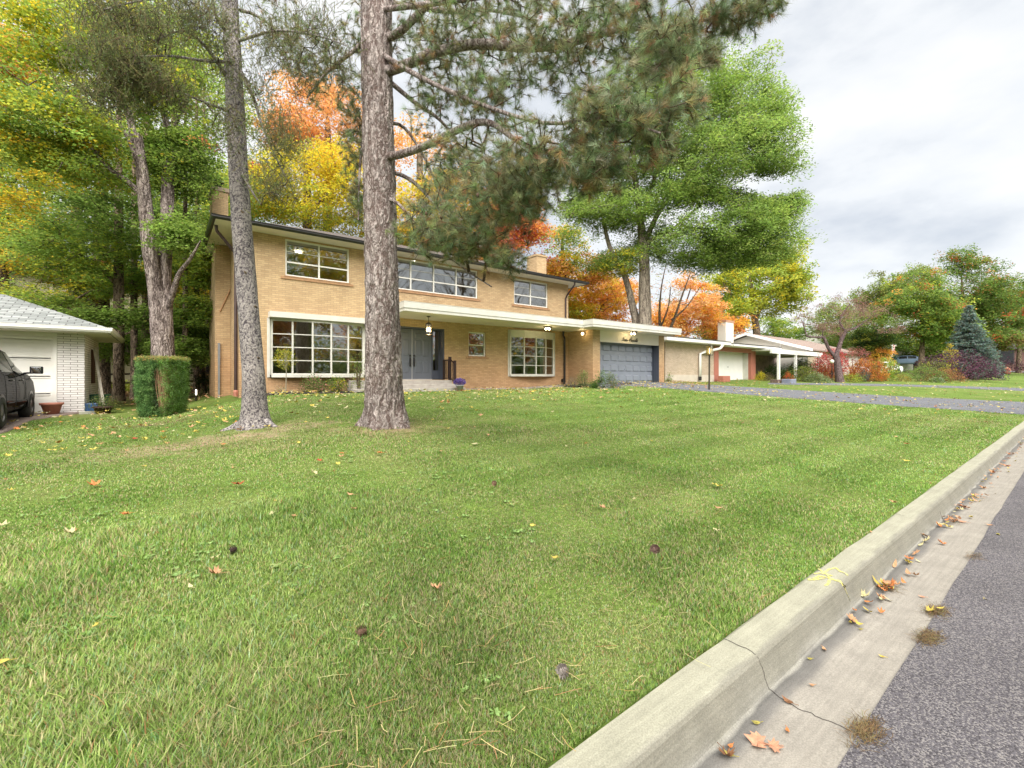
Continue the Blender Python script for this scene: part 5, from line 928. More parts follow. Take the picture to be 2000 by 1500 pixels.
# ---------------------------------------------------------------- trees of the woods behind and the street trees
def TB(px, py, d): p = W(px, py, d); return Vector((p.x, p.y, terr(p.x, p.y)))
GG = dict(cols=[G_DK, G_MD, G_LT, G_YL, YEL], wts=[2, 4, 3, 1.5, .6])
GD = dict(cols=[G_DK, G_MD, G_LT], wts=[3, 4, 1.2])
YG = dict(cols=[G_LT, G_YL, YEL, GOLD], wts=[2.2, 3.2, 2.4, .6])
OR = dict(cols=[GOLD, ORG, PCH, YEL, G_YL], wts=[2, 4, 3, 1, .5])
CL = (0.5, 0.5, 0.16)
base = TB(318, 760, 15.5)
def up0(px, d, r): p = W(px, 737, d); return (p.x, p.y, terr(p.x, p.y) - 0.15, r)
tree('maple_tree', 'big forked maple with grey shaggy bark behind the clipped hedge', 'tree', base,
     [[up0(318, 15.5, .46), *Lm((318, 760, 15.5, .36), (318, 690, 15.5, .32), (316, 640, 15.5, .31), (306, 570, 15.4, .24), (292, 480, 15.3, .21), (284, 400, 15.2, .19), (278, 340, 15.1, .17), (268, 262, 15.0, .13))],
      Lm((321, 650, 15.5, .24), (322, 600, 15.5, .21), (321, 540, 15.6, .2), (325, 450, 15.7, .19), (328, 360, 15.8, .18), (331, 290, 15.9, .15), (322, 220, 16, .08), (318, 140, 16.2, .05), (310, 60, 16.5, .03)),
      Lm((325, 610, 15.5, .1), (338, 570, 15.3, .09), (350, 535, 15.1, .07), (372, 505, 14.8, .05), (392, 470, 14.6, .02)), Lm((281, 385, 15.2, .09), (250, 355, 15.0, .07), (215, 330, 14.7, .06), (180, 290, 14.4, .055), (150, 260, 14.1, .05), (100, 200, 13.6, .035), (30, 150, 13, .015)),
      Lm((276, 310, 15.1, .12), (262, 270, 15.0, .10), (250, 220, 14.9, .09), (225, 170, 14.8, .06), (205, 100, 14.6, .03)), Lm((272, 320, 15.0, .08), (245, 260, 14.8, .06), (215, 230, 14.6, .04), (170, 180, 14.3, .02)), Lm((330, 300, 15.9, .08), (345, 240, 16.1, .06), (370, 180, 16.4, .035), (385, 100, 16.6, .015))],
     [Bl(90, 240, 13.5, 130, 90, 90, [G_MD, G_LT, G_YL, YEL, GOLD], [3, 4, 3, 1.2, .4]), Bl(60, 90, 14, 110, 90, 70, [G_LT, G_YL, YEL, GOLD], [3, 3, 1.4, .4]), Bl(200, 100, 14.5, 130, 100, 80, [G_LT, G_YL, YEL, G_MD], [3, 3, 1.5, 1]), Bl(350, 180, 16.5, 90, 150, 110, [G_MD, G_LT, G_YL], [2, 4, 2]), Bl(355, 320, 16.2, 60, 70, 70, [G_MD, G_LT, G_DK], [3, 3, 1]), Bl(395, 268, 15.2, 14, 5, 1, [PNK, ORG, G_LT], [3, 2, 1], 20),
      Bl(170, 300, 14.6, 140, 70, 80, [G_MD, G_LT, G_YL, GOLD], [2, 3, 2, .8]), Bl(30, 330, 13.4, 80, 70, 45, [G_LT, G_YL, YEL, GOLD], [1, 2, 2, 2]), Bl(345, 470, 15.0, 38, 50, 34, [G_MD, G_LT], [2, 2])], m=B_MAP, leaf=0.10, per=42, cl=(0.42, 0.42, 0.12), seed=3, sides=26, rtip=0.0045, rmax=0.04, asp=0.8)
def wood(label, px, d, r, blobs, seed, m=B_DK, leaf=0.13, lean=0, name='maple_tree', top=150, extra=(), per=34, cl=CL, **kw):
    b0 = TB(px, 740, d); tr_ = [up0(px, d, r * 1.35), *Lm((px, 720, d, r * 1.05), (px + lean * .4, 600, d, r), (px + lean * .7, 420, d, r * .8), (px + lean, 280, d, r * .6), (px + lean * 1.3, top, d, r * .3))]
    return tree(name, label, 'tree', b0, [tr_, *[Lm(*e_) for e_ in extra]], blobs, m=m, leaf=leaf, seed=seed, per=per, cl=cl, group='trees of the woods behind the houses' if px < 700 else None, **kw)
wood('straight brown trunked maple at the corner of the white garage roof', 232, 18.5, .17, [Bl(250, 430, 18, 130, 70, 90, [G_DK, G_MD, G_LT], [3, 4, 2]), Bl(150, 480, 17, 110, 50, 70, [G_MD, G_LT, G_YL], [3, 4, 1.5]), Bl(300, 615, 17.5, 70, 22, 40, [G_MD, G_DK, G_LT], [4, 1, 2]), Bl(190, 615, 16.0, 90, 22, 60, [G_MD, G_LT, G_LT], [3, 3, 1])], 31, extra=[[(232, 560, 18.5, .07), (190, 520, 18, .05), (130, 480, 17.2, .02)], [(232, 640, 18.5, .05), (200, 620, 17.5, .035), (150, 612, 16.2, .015)], [(232, 640, 18.5, .05), (270, 620, 18, .035), (310, 615, 17.5, .015)]], up=1.3, cl=(0.5, 0.5, 0.09))
wood('dark trunked maple with green and yellow sprays above the garage', 197, 22, .33, [Bl(120, 420, 21, 150, 60, 90, [G_MD, G_LT, G_YL, YEL], [3, 4, 2, .5]), Bl(210, 330, 22, 130, 60, 80, [G_MD, G_DK, G_LT], [3, 2, 2]), Bl(90, 560, 20, 120, 40, 70, [G_YL, G_LT, YEL], [3, 3, 1.5]), Bl(230, 540, 21, 80, 35, 50, [G_LT, G_MD, GOLD], [3, 3, 1])], 32, extra=[[(197, 600, 22, .09), (150, 560, 21, .06), (80, 550, 20, .02)], [(197, 560, 22, .09), (235, 520, 21.5, .06), (270, 490, 21, .02)]], up=1.2, cl=(0.5, 0.5, 0.1))
wood('dark leaning trunk at the far left of the woods with golden leaves', 10, 20, .28, [Bl(20, 470, 19, 90, 60, 60, [G_YL, YEL, GOLD, G_LT], [3, 2, 2, 2]), Bl(60, 350, 19, 90, 90, 80, [G_MD, G_LT, G_YL, YEL], [3, 3, 3, 1]), Bl(20, 130, 20, 90, 100, 60, [G_YL, YEL, G_LT], [3, 3, 1]), Bl(10, 100, 19, 45, 45, 40, [ORG, PCH], [1, 1])], 33, lean=-20)
wood('slim maple with orange patches behind the forked trunk', 287, 24, .22, [Bl(300, 560, 23.5, 110, 35, 70, [GOLD, ORG, YEL, G_YL], [3, 1.5, 2, 2]), Bl(340, 480, 24, 110, 60, 80, [G_LT, G_YL, G_MD], [3, 2, 2]), Bl(250, 330, 24, 160, 80, 90, [G_MD, G_LT, G_DK], [3, 3, 2]), Bl(380, 620, 22, 60, 60, 60, [G_YL, G_LT, YEL, G_MD], [3, 3, 1, 2])], 34)
wood('thin dark maple left of the brick chimney with low green sprays', 384, 22, .12, [Bl(380, 560, 21, 45, 70, 70, [G_MD, G_LT, G_YL, YEL], [3, 3, 1.5, 1]), Bl(370, 660, 20, 60, 40, 70, [G_DK, G_MD, G_LT], [3, 4, 1.5]), Bl(390, 420, 22, 60, 70, 60, [G_MD, G_LT, G_YL], [2, 3, 2]), Bl(330, 700, 23, 60, 30, 40, [G_DK, G_MD], [3, 3])], 35, m=B_DK)
wood('thin dark tree between the hedge and the brick chimney', 398, 25, .10, [Bl(400, 630, 24, 50, 60, 60, [G_MD, G_DK, YEL], [3, 3, 1]), Bl(440, 350, 25, 60, 80, 60, [G_LT, G_MD, G_YL], [3, 2, 1])], 36)
wood('slender leaning maple just left of the chimney with bright green sprays', 362, 18, .09, [Bl(372, 600, 17.5, 44, 30, 40, [G_MD, G_LT, G_YL], [3, 4, 1]), Bl(350, 680, 18, 50, 30, 40, [G_MD, G_LT, G_DK], [3, 3, 1]), Bl(390, 520, 18, 30, 40, 26, [G_LT, G_YL], [3, 2])], 40, cl=(0.45, 0.45, 0.1), up=1.2)
wood('slim trunked green maple between garage roof and forked trunk', 262, 20, .12, [Bl(262, 560, 20, 70, 40, 60, [G_MD, G_LT, G_YL], [3, 4, 1]), Bl(200, 660, 21, 90, 30, 50, [G_MD, G_LT], [3, 3]), Bl(280, 680, 22, 60, 30, 50, [G_DK, G_MD, G_LT], [2, 3, 2]), Bl(120, 600, 19, 100, 26, 50, [G_MD, G_LT, G_YL], [3, 3, 2])], 30, cl=(0.5, 0.5, 0.1), up=1.2)
wood('broad maple filling the woods deep on the left', 150, 29, .35, [Bl(60, 500, 28, 160, 120, 130, [G_MD, G_DK, G_LT, G_YL], [4, 3, 2, 1]), Bl(160, 620, 27, 150, 50, 90, [G_DK, G_MD, G_YL], [4, 3, 1]), Bl(130, 300, 29, 220, 130, 150, [G_LT, G_YL, G_MD, YEL], [3, 3, 2, 1]), Bl(50, 640, 26, 110, 40, 60, [G_DK, G_MD], [3, 2])], 37, leaf=0.19, per=30, cl=(0.8, 0.8, 0.3))
wood('wide dark green maple behind the forked trunk and the chimney', 340, 31, .35, [Bl(350, 430, 30, 150, 160, 190, [G_MD, G_DK, G_LT], [4, 3, 2]), Bl(400, 240, 31, 130, 130, 110, [G_LT, G_MD, G_YL], [3, 3, 1]), Bl(340, 640, 30, 130, 50, 80, [G_DK, G_MD, G_YL], [4, 3, 1]), Bl(450, 400, 30, 60, 90, 60, [G_MD, G_LT], [3, 2])], 38, leaf=0.19, per=30, cl=(0.8, 0.8, 0.3))
wood('tall yellowing maple rising above the woods on the left', 70, 33, .35, [Bl(90, 120, 33, 200, 130, 150, [G_YL, YEL, G_LT, GOLD], [3, 3, 2, .6]), Bl(290, 90, 33, 160, 110, 110, [G_LT, G_YL, G_MD, YEL], [3, 3, 2, 1]), Bl(-60, 300, 30, 120, 200, 120, [G_MD, G_YL, YEL], [2, 3, 2])], 39, leaf=0.21, per=30, cl=(0.9, 0.9, 0.3))
# behind the house
wood('peach orange maple behind the house between the two front trunks', 640, 34, .4, [Bl(640, 250, 34, 120, 75, 130, [PCH, ORG, (0.85, 0.42, 0.2)], [4, 2, 3]), Bl(570, 250, 33, 50, 50, 40, [PCH, ORG], [2, 2]), Bl(790, 310, 34, 110, 60, 70, [PCH, ORG, GOLD], [3, 3, 1]), Bl(640, 190, 35, 60, 30, 26, [PCH], [1])], 41, leaf=0.2, per=26, cl=(0.8, 0.8, 0.3), top=230)
wood('bright yellow maple behind the left end of the roof', 600, 29, .3, [Bl(600, 370, 29, 130, 75, 170, [YEL, G_YL, (0.70, 0.62, 0.05)], [3, 2, 3]), Bl(520, 400, 28.5, 60, 60, 60, [G_YL, YEL, G_LT, GOLD], [3, 2, 2, 1]), Bl(660, 330, 29, 70, 60, 50, [YEL, GOLD], [3, 1]), Bl(500, 330, 28.5, 30, 30, 12, [RED, PNK, GOLD], [1, 2, 1]), Bl(600, 440, 30, 120, 30, 60, [G_YL, G_LT, YEL], [3, 2, 2]), Bl(500, 430, 30, 50, 40, 34, [G_LT, G_YL], [2, 2])], 42, leaf=0.17, per=28, cl=(0.65, 0.65, 0.25), top=330, extra=[[(600, 420, 29, .14), (570, 380, 28.7, .09), (530, 350, 28.5, .04)], [(600, 420, 29, .14), (650, 370, 28.8, .09), (690, 340, 28.6, .03)]])
wood('yellow and green maple behind the middle of the roof', 820, 31, .3, [Bl(820, 420, 31, 110, 60, 80, [YEL, GOLD, G_YL], [3, 2, 2]), Bl(880, 380, 31, 80, 60, 50, [GOLD, YEL, ORG], [2, 2, 2]), Bl(740, 430, 31, 60, 50, 40, [G_YL, YEL], [2, 2]), Bl(850, 470, 32, 90, 40, 50, [GOLD, G_YL, ORG], [2, 2, 2]), Bl(790, 440, 32, 70, 50, 50, [G_YL, GOLD, YEL], [2, 2, 2])], 43, leaf=0.19, cl=(0.7, 0.7, 0.3), top=380)
wood('pinkish red maple behind the roof beyond the pine boughs', 985, 33, .3, [Bl(985, 430, 33, 75, 70, 110, [PNK, RED, ORG, (0.75, 0.2, 0.12)], [3, 1.5, 3, 3]), Bl(1040, 480, 34, 45, 50, 40, [ORG, PNK, GOLD], [3, 2, 1]), Bl(960, 500, 34, 80, 35, 50, [ORG, PNK, PCH], [3, 2, 2]), Bl(1060, 530, 35, 50, 30, 40, [GOLD, ORG, PCH], [2, 2, 2])], 44, leaf=0.2, cl=(0.7, 0.7, 0.3), top=400)
tree('maple_tree', 'green and gold maple right of the far brick chimney', 'tree', TB(1105, 740, 36), [[up0(1105, 36, .4), *Lm((1105, 640, 36, .3), (1100, 540, 36, .22), (1098, 470, 36, .1))]], [Bl(1100, 490, 36, 45, 50, 60, [G_YL, YEL, GOLD, G_LT], [3, 2, 2, 2]), Bl(1160, 530, 37, 40, 30, 30, [ORG, PCH, YEL], [3, 2, 1]), Bl(1070, 540, 36, 40, 40, 30, [ORG, GOLD], [2, 2])], leaf=0.2, per=30, cl=(0.6, 0.6, 0.2), seed=45)
tree('maple_tree', 'golden orange maple glowing behind the canopy and garage roof', 'tree', TB(1160, 740, 42), [[up0(1160, 42, .4), *Lm((1160, 650, 42, .3), (1150, 590, 42, .2), (1140, 550, 42, .1))], Lm((1158, 620, 42, .12), (1190, 580, 42, .08), (1215, 550, 42, .04))], [Bl(1150, 590, 41, 90, 50, 170, [GOLD, ORG, YEL, PCH], [4, 2, 2, 2]), Bl(1130, 610, 39, 60, 25, 50, [G_YL, YEL, GOLD], [2, 2, 2]), Bl(1210, 590, 43, 60, 50, 80, [PCH, ORG, GOLD], [3, 3, 1])], leaf=0.22, per=32, cl=(0.6, 0.6, 0.22), seed=46)
tree('maple_tree', 'orange maple behind the big green tree trunk', 'tree', TB(1330, 740, 46), [[up0(1330, 46, .25), *Lm((1328, 660, 46, .15), (1335, 610, 46, .1), (1350, 560, 46, .05))]], [Bl(1330, 600, 46, 75, 60, 170, [ORG, PCH, GOLD, (0.86, 0.52, 0.25)], [3, 4, 2, 3]), Bl(1290, 640, 45, 60, 30, 50, [ORG, GOLD, PCH], [3, 2, 2]), Bl(1420, 640, 48, 45, 30, 40, [(0.65, 0.27, 0.10), ORG, GOLD], [2, 2, 2])], leaf=0.24, per=32, cl=(0.65, 0.65, 0.24), seed=47)
tree('young_tree', 'thin many stemmed dark tree standing before the orange maple', 'tree', TB(1302, 740, 36), [[up0(1290, 36, .13), *Lm((1290, 660, 36, .12), (1288, 610, 36, .09), (1292, 560, 36, .05), (1300, 520, 36, .03))], [up0(1312, 36, .13), *Lm((1306, 660, 36, .12), (1318, 620, 36, .1), (1335, 570, 36, .06), (1350, 530, 36, .03))], Lm((1290, 640, 36, .07), (1305, 600, 36, .05), (1310, 560, 36, .03)), Lm((1312, 625, 36, .08), (1340, 600, 36, .05), (1368, 560, 36, .02))], [Bl(1310, 560, 36, 60, 45, 26, [ORG, G_YL, PCH], [2, 1, 2])], leaf=0.13, per=9, cl=(0.5, 0.5, 0.3), seed=48)
# the big green street tree
tree('ash_tree', 'big green broad crowned tree rising between the two garages', 'tree', TB(1260, 740, 28.3),
     [[up0(1258, 28.3, .55), *Lm((1260, 640, 28.3, .40), (1259, 560, 28.3, .34), (1258, 510, 28.3, .30), (1252, 440, 28.2, .22), (1240, 340, 28, .15), (1235, 240, 27.8, .09), (1225, 150, 27.8, .04))], [up0(1228, 28.9, .4), *Lm((1243, 650, 28.9, .28), (1236, 600, 29, .22), (1220, 540, 29, .17), (1190, 480, 29, .13), (1172, 400, 29, .09), (1150, 340, 29, .05))],
      Lm((1256, 500, 28.3, .18), (1270, 470, 28, .13), (1310, 450, 27.6, .08), (1370, 400, 27, .05), (1450, 350, 26.5, .02)), Lm((1256, 480, 28.3, .17), (1290, 410, 27.8, .13), (1340, 350, 27.4, .09), (1390, 290, 27, .05), (1440, 230, 26.8, .02)), Lm((1250, 440, 28.2, .12), (1280, 340, 28.6, .09), (1300, 250, 29, .05), (1330, 180, 29, .02)), Lm((1245, 430, 28.2, .1), (1230, 420, 27.6, .07), (1190, 400, 27, .04), (1120, 420, 26.5, .015))],
     [Bl(1400, 330, 27, 150, 110, 210), Bl(1340, 190, 27.8, 130, 90, 150), Bl(1450, 170, 27.5, 80, 60, 80), Bl(1480, 280, 27, 80, 80, 80), Bl(1430, 440, 27, 110, 50, 110), Bl(1500, 400, 27, 75, 60, 80), Bl(1310, 300, 28.6, 130, 120, 140), Bl(1220, 300, 27.8, 110, 120, 120), Bl(1180, 420, 27.4, 90, 80, 110), Bl(1150, 360, 28.6, 90, 90, 70), Bl(1210, 510, 28.8, 60, 40, 40, [G_YL, YEL, G_LT], [2, 2, 2]), Bl(1530, 330, 27, 50, 60, 40), Bl(1300, 130, 28, 100, 40, 70), Bl(1330, 470, 27.6, 100, 45, 110), Bl(1480, 470, 27, 100, 55, 130), Bl(1130, 450, 27.6, 60, 70, 80), Bl(1380, 240, 28, 140, 120, 120), Bl(1250, 420, 29, 110, 90, 110), Bl(1170, 500, 28.8, 70, 35, 60), Bl(1400, 500, 27.4, 80, 30, 70), Bl(1500, 220, 27.4, 50, 50, 40), Bl(1480, 370, 27, 90, 50, 90), Bl(1380, 390, 27.6, 110, 50, 100), Bl(1430, 300, 28, 120, 60, 80), Bl(1490, 350, 26.6, 70, 30, 90), Bl(1540, 380, 26.8, 40, 40, 50), Bl(1330, 395, 27, 80, 30, 60), Bl(1200, 460, 28.4, 90, 50, 80)],
     m=B_GR, leaf=0.175, per=30, cl=(0.50, 0.50, 0.24), gap=0.30, cols=[G_MD, G_LT, (0.25, 0.37, 0.10), (0.36, 0.46, 0.12)], wts=[3, 4, 3, 2], seed=51, sides=20, asp=0.4, rtip=0.007, rmax=0.08, up=0.9)
tree('maple_tree', 'yellow green broad tree behind the white block chimney', 'tree', TB(1470, 740, 55), [[up0(1478, 55, .5), *Lm((1478, 650, 55, .4), (1470, 600, 55, .3), (1465, 540, 55, .15))], Lm((1476, 620, 55, .22), (1500, 580, 55, .15), (1530, 540, 55, .06)), Lm((1474, 620, 55, .22), (1440, 590, 55, .15), (1410, 550, 55, .06))], [Bl(1480, 550, 55, 105, 70, 260), Bl(1430, 610, 53, 65, 40, 80), Bl(1550, 560, 55, 45, 55, 60), Bl(1400, 580, 56, 50, 50, 60), Bl(1500, 500, 55, 60, 25, 50)], cols=[G_LT, G_YL, (0.50, 0.50, 0.05), YEL], wts=[3, 4, 3, .8], leaf=0.30, per=28, cl=(0.6, 0.6, 0.42), seed=52, m=B_DK)
tree('maple_tree', 'darker green tree right of the yellow green one above the low roof', 'tree', TB(1510, 740, 64), [[up0(1510, 64, .3), *Lm((1510, 680, 64, .25), (1512, 640, 64, .15))]], [Bl(1520, 645, 64, 60, 28, 90, [G_MD, G_LT, G_YL], [3, 4, 2]), Bl(1390, 650, 62, 40, 25, 50, [G_MD, G_DK, G_LT], [3, 2, 1])], leaf=0.3, per=26, cl=(0.7, 0.7, 0.3), seed=53)
# right hand background
tree('crabapple_tree', 'gnarled crooked small tree with sparse purplish brown leaves', 'tree', TB(1641, 746, 34),
     [[up0(1641, 34, .30), *Lm((1639, 735, 34, .26), (1634, 700, 34, .21), (1630, 690, 34, .19))], Lm((1631, 697, 34, .13), (1618, 680, 34, .11), (1609, 660, 34, .1), (1600, 659, 34, .08), (1578, 657, 34, .06), (1574, 650, 34, .04), (1566, 625, 34, .02)), Lm((1634, 692, 34, .15), (1645, 660, 34, .13), (1655, 645, 34, .1), (1672, 640, 34, .07), (1700, 620, 34, .03)), Lm((1652, 648, 34, .08), (1640, 630, 34, .06), (1645, 615, 34, .045), (1655, 600, 34, .03), (1665, 585, 34, .015)), Lm((1608, 662, 34, .05), (1606, 650, 34, .03), (1612, 640, 34, .015)), Lm((1574, 650, 34, .03), (1570, 625, 34, .02), (1590, 600, 34, .01))],
     [Bl(1640, 595, 34, 62, 22, 34), Bl(1690, 615, 34, 60, 22, 46), Bl(1620, 640, 34, 40, 20, 25), Bl(1575, 620, 34, 25, 25, 14), Bl(1740, 640, 34, 30, 12, 14)], cols=[(0.30, 0.15, 0.13), (0.36, 0.24, 0.19), (0.28, 0.27, 0.13)], wts=[3, 3, 1], leaf=0.085, per=20, cl=(0.3, 0.3, 0.12), seed=61, m=bark('plum_bark', (0.26, 0.19, 0.19), (0.16, 0.11, 0.11), (0.08, 0.06, 0.06), (12, 12, 5), 0.8), rtip=0.005, rmax=0.03)
def far(name, label, px, d, blobs, cols, wts, seed, leaf=0.26, per=30, cl=(0.62, 0.62, 0.42), m=B_DK, r=.3, topy=600, **kw):
    return tree(name, label, 'tree', TB(px, 740, d), [[up0(px, d, r * 1.3), *Lm((px, 700, d, r), (px + 2, (700 + topy) / 2, d, r * .7), (px - 2, topy, d, r * .3))]], blobs, cols=cols, wts=wts, seed=seed, leaf=leaf, per=per, cl=cl, m=m, **kw)
far('maple_tree', 'large rounded tree with green and rusty red leaves behind the blue spruce', 1880, 62, [Bl(1880, 560, 62, 75, 60, 170), Bl(1960, 600, 62, 75, 60, 150), Bl(1870, 510, 62, 40, 22, 40), Bl(1920, 640, 60, 80, 30, 60), Bl(2040, 620, 62, 60, 70, 60), Bl(1960, 665, 60, 50, 15, 40, [(0.28, 0.19, 0.08), G_MD], [2, 2])], [G_DK, G_MD, (0.13, 0.22, 0.04), (0.26, 0.26, 0.06), (0.42, 0.20, 0.06), ORG, RED], [2, 4, 3, 1.3, .4, .22, .2], 62, topy=540)
far('maple_tree', 'bushy green tree with orange red patches left of the blue spruce', 1800, 56, [Bl(1810, 620, 56, 75, 50, 170), Bl(1760, 600, 57, 50, 50, 90), Bl(1850, 640, 55, 50, 40, 60), Bl(1790, 560, 57, 60, 30, 60)], [G_DK, G_MD, G_LT, G_YL, ORG, (0.5, 0.15, 0.06)], [2, 4, 2.5, 1, .45, .3], 63, topy=600)
far('maple_tree', 'pointed olive green tree rising behind the crooked small tree', 1720, 70, [Bl(1715, 575, 70, 45, 42, 110), Bl(1790, 545, 72, 40, 30, 50), Bl(1695, 610, 70, 40, 30, 50), Bl(1760, 580, 71, 50, 40, 60)], [G_MD, G_LT, (0.26, 0.26, 0.07), (0.18, 0.2, 0.06)], [2, 2, 3, 2], 64, topy=560)
far('maple_tree', 'light olive tree above the low gable roof', 1640, 60, [Bl(1630, 615, 60, 38, 30, 60), Bl(1600, 630, 60, 28, 22, 30)], [G_LT, G_MD, (0.28, 0.30, 0.12)], [2, 2, 3], 65, leaf=0.26, per=18, topy=600, r=.2)
far('yew_tree', 'dense dark green and gold evergreen beside the red shrubs', 1710, 42, [Bl(1708, 650, 42, 38, 30, 100), Bl(1700, 680, 42, 34, 18, 50), Bl(1722, 690, 41.5, 26, 12, 18, [GOLD, ORG], [2, 2])], [(0.035, 0.07, 0.015), (0.07, 0.12, 0.02), (0.22, 0.24, 0.03)], [4, 3, 1.4], 66, leaf=0.13, per=46, cl=(0.4, 0.4, 0.16), topy=640)
far('maple_tree', 'low green trees massed behind the parked cars', 1790, 66, [Bl(1790, 680, 66, 70, 22, 90), Bl(1740, 670, 66, 40, 25, 50), Bl(1850, 690, 66, 40, 20, 30)], [G_DK, G_MD, G_YL, (0.2, 0.19, 0.06)], [3, 4, 1.5, 1.5], 67, leaf=0.3, topy=660)
far('maple_tree', 'brownish green tree over the brick bungalow at the right edge', 1990, 72, [Bl(1985, 650, 72, 60, 25, 70), Bl(2040, 590, 72, 60, 60, 60)], [(0.15, 0.13, 0.06), G_MD, (0.25, 0.18, 0.10)], [3, 3, 2], 68, topy=630)
far('maple_tree', 'wide green and gold tree crown filling the skyline at the right edge', 1930, 76, [Bl(1900, 610, 76, 90, 60, 130), Bl(1990, 600, 76, 80, 60, 110), Bl(1830, 630, 74, 70, 50, 90), Bl(2060, 600, 76, 60, 60, 60)], [G_DK, G_MD, (0.24, 0.27, 0.07), (0.36, 0.2, 0.07)], [3, 4, 2, .6], 69, leaf=0.3, topy=600)
far('maple_tree', 'soft olive green tree behind the crooked small tree', 1690, 66, [Bl(1680, 640, 66, 60, 45, 110), Bl(1740, 630, 67, 50, 50, 80), Bl(1640, 660, 64, 40, 25, 40)], [G_MD, G_LT, (0.28, 0.28, 0.1)], [3, 2, 3], 70, topy=640)
# blue spruce: whorls of drooping boughs
def spruce_cone(px, py, d, wpx, hpx, label, seed):
    r = np.random.default_rng(seed); p = TB(px, py, d); top = H - d * (py - hpx - HY) / FC; h = top - p.z; R = wpx * d / FC / 2; root = T('blue_spruce', label, 'tree', p)
    b = MB(); b.tube([(p.x, p.y, p.z - 0.1), (p.x, p.y, top)], [0.16, 0.015], 8); pts = []; dd = []
    z = 0.35
    while z < h * 0.98:
        rr = R * (1 - z / h) ** 0.85 + 0.05; nb = int(9 + 5 * rr)
        for i in range(nb):
            a = r.random() * 6.283; L_ = rr * (0.8 + 0.3 * r.random()); e_ = np.array([math.cos(a), math.sin(a), 0]); b.tube([(p.x, p.y, p.z + z), tuple(np.array([p.x, p.y, p.z + z - 0.10 * L_]) + e_ * L_)], [0.02, 0.005], 4)
            for k in range(int(5 + 12 * L_)):
                f = 0.25 + 0.75 * r.random(); pts.append(np.array([p.x, p.y, p.z + z - 0.10 * L_ * f]) + e_ * L_ * f + r.normal(size=3) * np.array([.12, .12, .05]) * (0.5 + L_ * .3)); dd.append(e_ + r.normal(size=3) * 0.5)
        z += 0.17
    b.build('trunk', B_DK, root); pts = np.array(pts); dd = np.array(dd)
    V, F, C = needles(pts, dd, 12, 0.13, 0.035, (15, 60), 0.1, r, [(0.19, 0.28, 0.24), (0.27, 0.37, 0.33), (0.13, 0.20, 0.165)], [3, 2, 2]); fastmesh('needles', V, F, NEEDLE, C, root)
spruce_cone(1893, 736, 47, 108, 144, 'blue green cone shaped spruce beside the purple shrub', 71)
# ---------------------------------------------------------------- shrubs
PUR = [(0.10, 0.035, 0.07), (0.16, 0.06, 0.11), (0.05, 0.02, 0.03), (0.22, 0.11, 0.16)]
bush('smoke_bush', 'large dark purple shrub in front of the blue spruce', 1868, 741, 43, 130, 62, PUR, [3, 3, 3, 1.5], 7000, 0.12, 1, shape='dome')
bush('smoke_bush', 'smaller dusky purple shrub against the brown brick house', 1965, 722, 66, 60, 26, PUR + [(0.25, 0.18, 0.2)], [3, 3, 2, 1, 2], 1500, 0.18, 2, shape='dome')
bush('golden_shrub', 'yellow leaved shrub poking out above the purple one', 1857, 738, 44, 26, 68, [YEL, G_YL, (0.5, 0.38, 0.05)], [2, 2, 2], 1100, 0.12, 3)
bush('shrub', 'dull brownish green shrub left of the purple one', 1822, 741, 42, 62, 46, [(0.10, 0.10, 0.04), (0.16, 0.17, 0.05), G_YL], [3, 3, 1.5], 2600, 0.11, 4, shape='dome')
bush('shrub', 'low rust orange bush in the long flower bed', 1842, 743, 39, 66, 24, [(0.34, 0.15, 0.07), (0.42, 0.22, 0.10), (0.2, 0.14, 0.05)], [3, 2, 1], 2400, 0.09, 5, shape='dome')
bush('shrub', 'feathery mid green bush in the long flower bed', 1798, 743, 39, 80, 32, [(0.14, 0.22, 0.06), G_MD, (0.22, 0.30, 0.08)], [3, 3, 2], 3400, 0.09, 6, shape='dome')
bush('shrub', 'pale lime green bush in front of the white car', 1730, 742, 38, 42, 44, [(0.28, 0.38, 0.06), G_LT, (0.38, 0.44, 0.09)], [3, 2, 2], 2200, 0.10, 7)
bush('small_fir', 'little dark blue green fir beside the flagpole', 1745, 735, 44, 26, 42, [(0.06, 0.12, 0.09), (0.09, 0.16, 0.12)], [2, 2], 900, 0.12, 8, shape='cone')
bush('shrub', 'small golden brown clump in the flower bed', 1758, 742, 38, 36, 13, [(0.36, 0.24, 0.05), (0.24, 0.2, 0.05)], [2, 2], 900, 0.07, 9, shape='dome')
bush('shrub', 'small grey blue bush in the flower bed', 1688, 742, 36, 26, 22, [(0.10, 0.14, 0.12), (0.15, 0.19, 0.16)], [2, 2], 900, 0.07, 10, shape='dome')
bush('fern_clump', 'variegated white edged hosta clump at the bed edge', 1831, 744, 38, 24, 6, [(0.5, 0.55, 0.4), (0.14, 0.25, 0.08)], [1, 2], 500, 0.09, 11, shape='dome', cat='plant')
bush('japanese_maple', 'orange red feathery maple bush right of the crooked trunk', 1694, 742, 37, 70, 46, [(0.52, 0.20, 0.05), (0.60, 0.27, 0.06), (0.42, 0.12, 0.05), (0.3, 0.18, 0.04)], [3, 3, 2, 1], 5200, 0.10, 12, shape='dome')
bush('japanese_maple', 'yellow orange maple shrub behind the flower bed', 1722, 738, 44, 44, 52, [GOLD, ORG, YEL], [3, 2, 1], 1500, 0.13, 13)
bush('burning_bush', 'scarlet pink shrub behind the crooked trunk', 1622, 742, 37, 62, 62, [(0.58, 0.07, 0.09), (0.66, 0.17, 0.16), (0.50, 0.13, 0.06)], [3, 3, 2], 4200, 0.10, 14, shell=0.5)
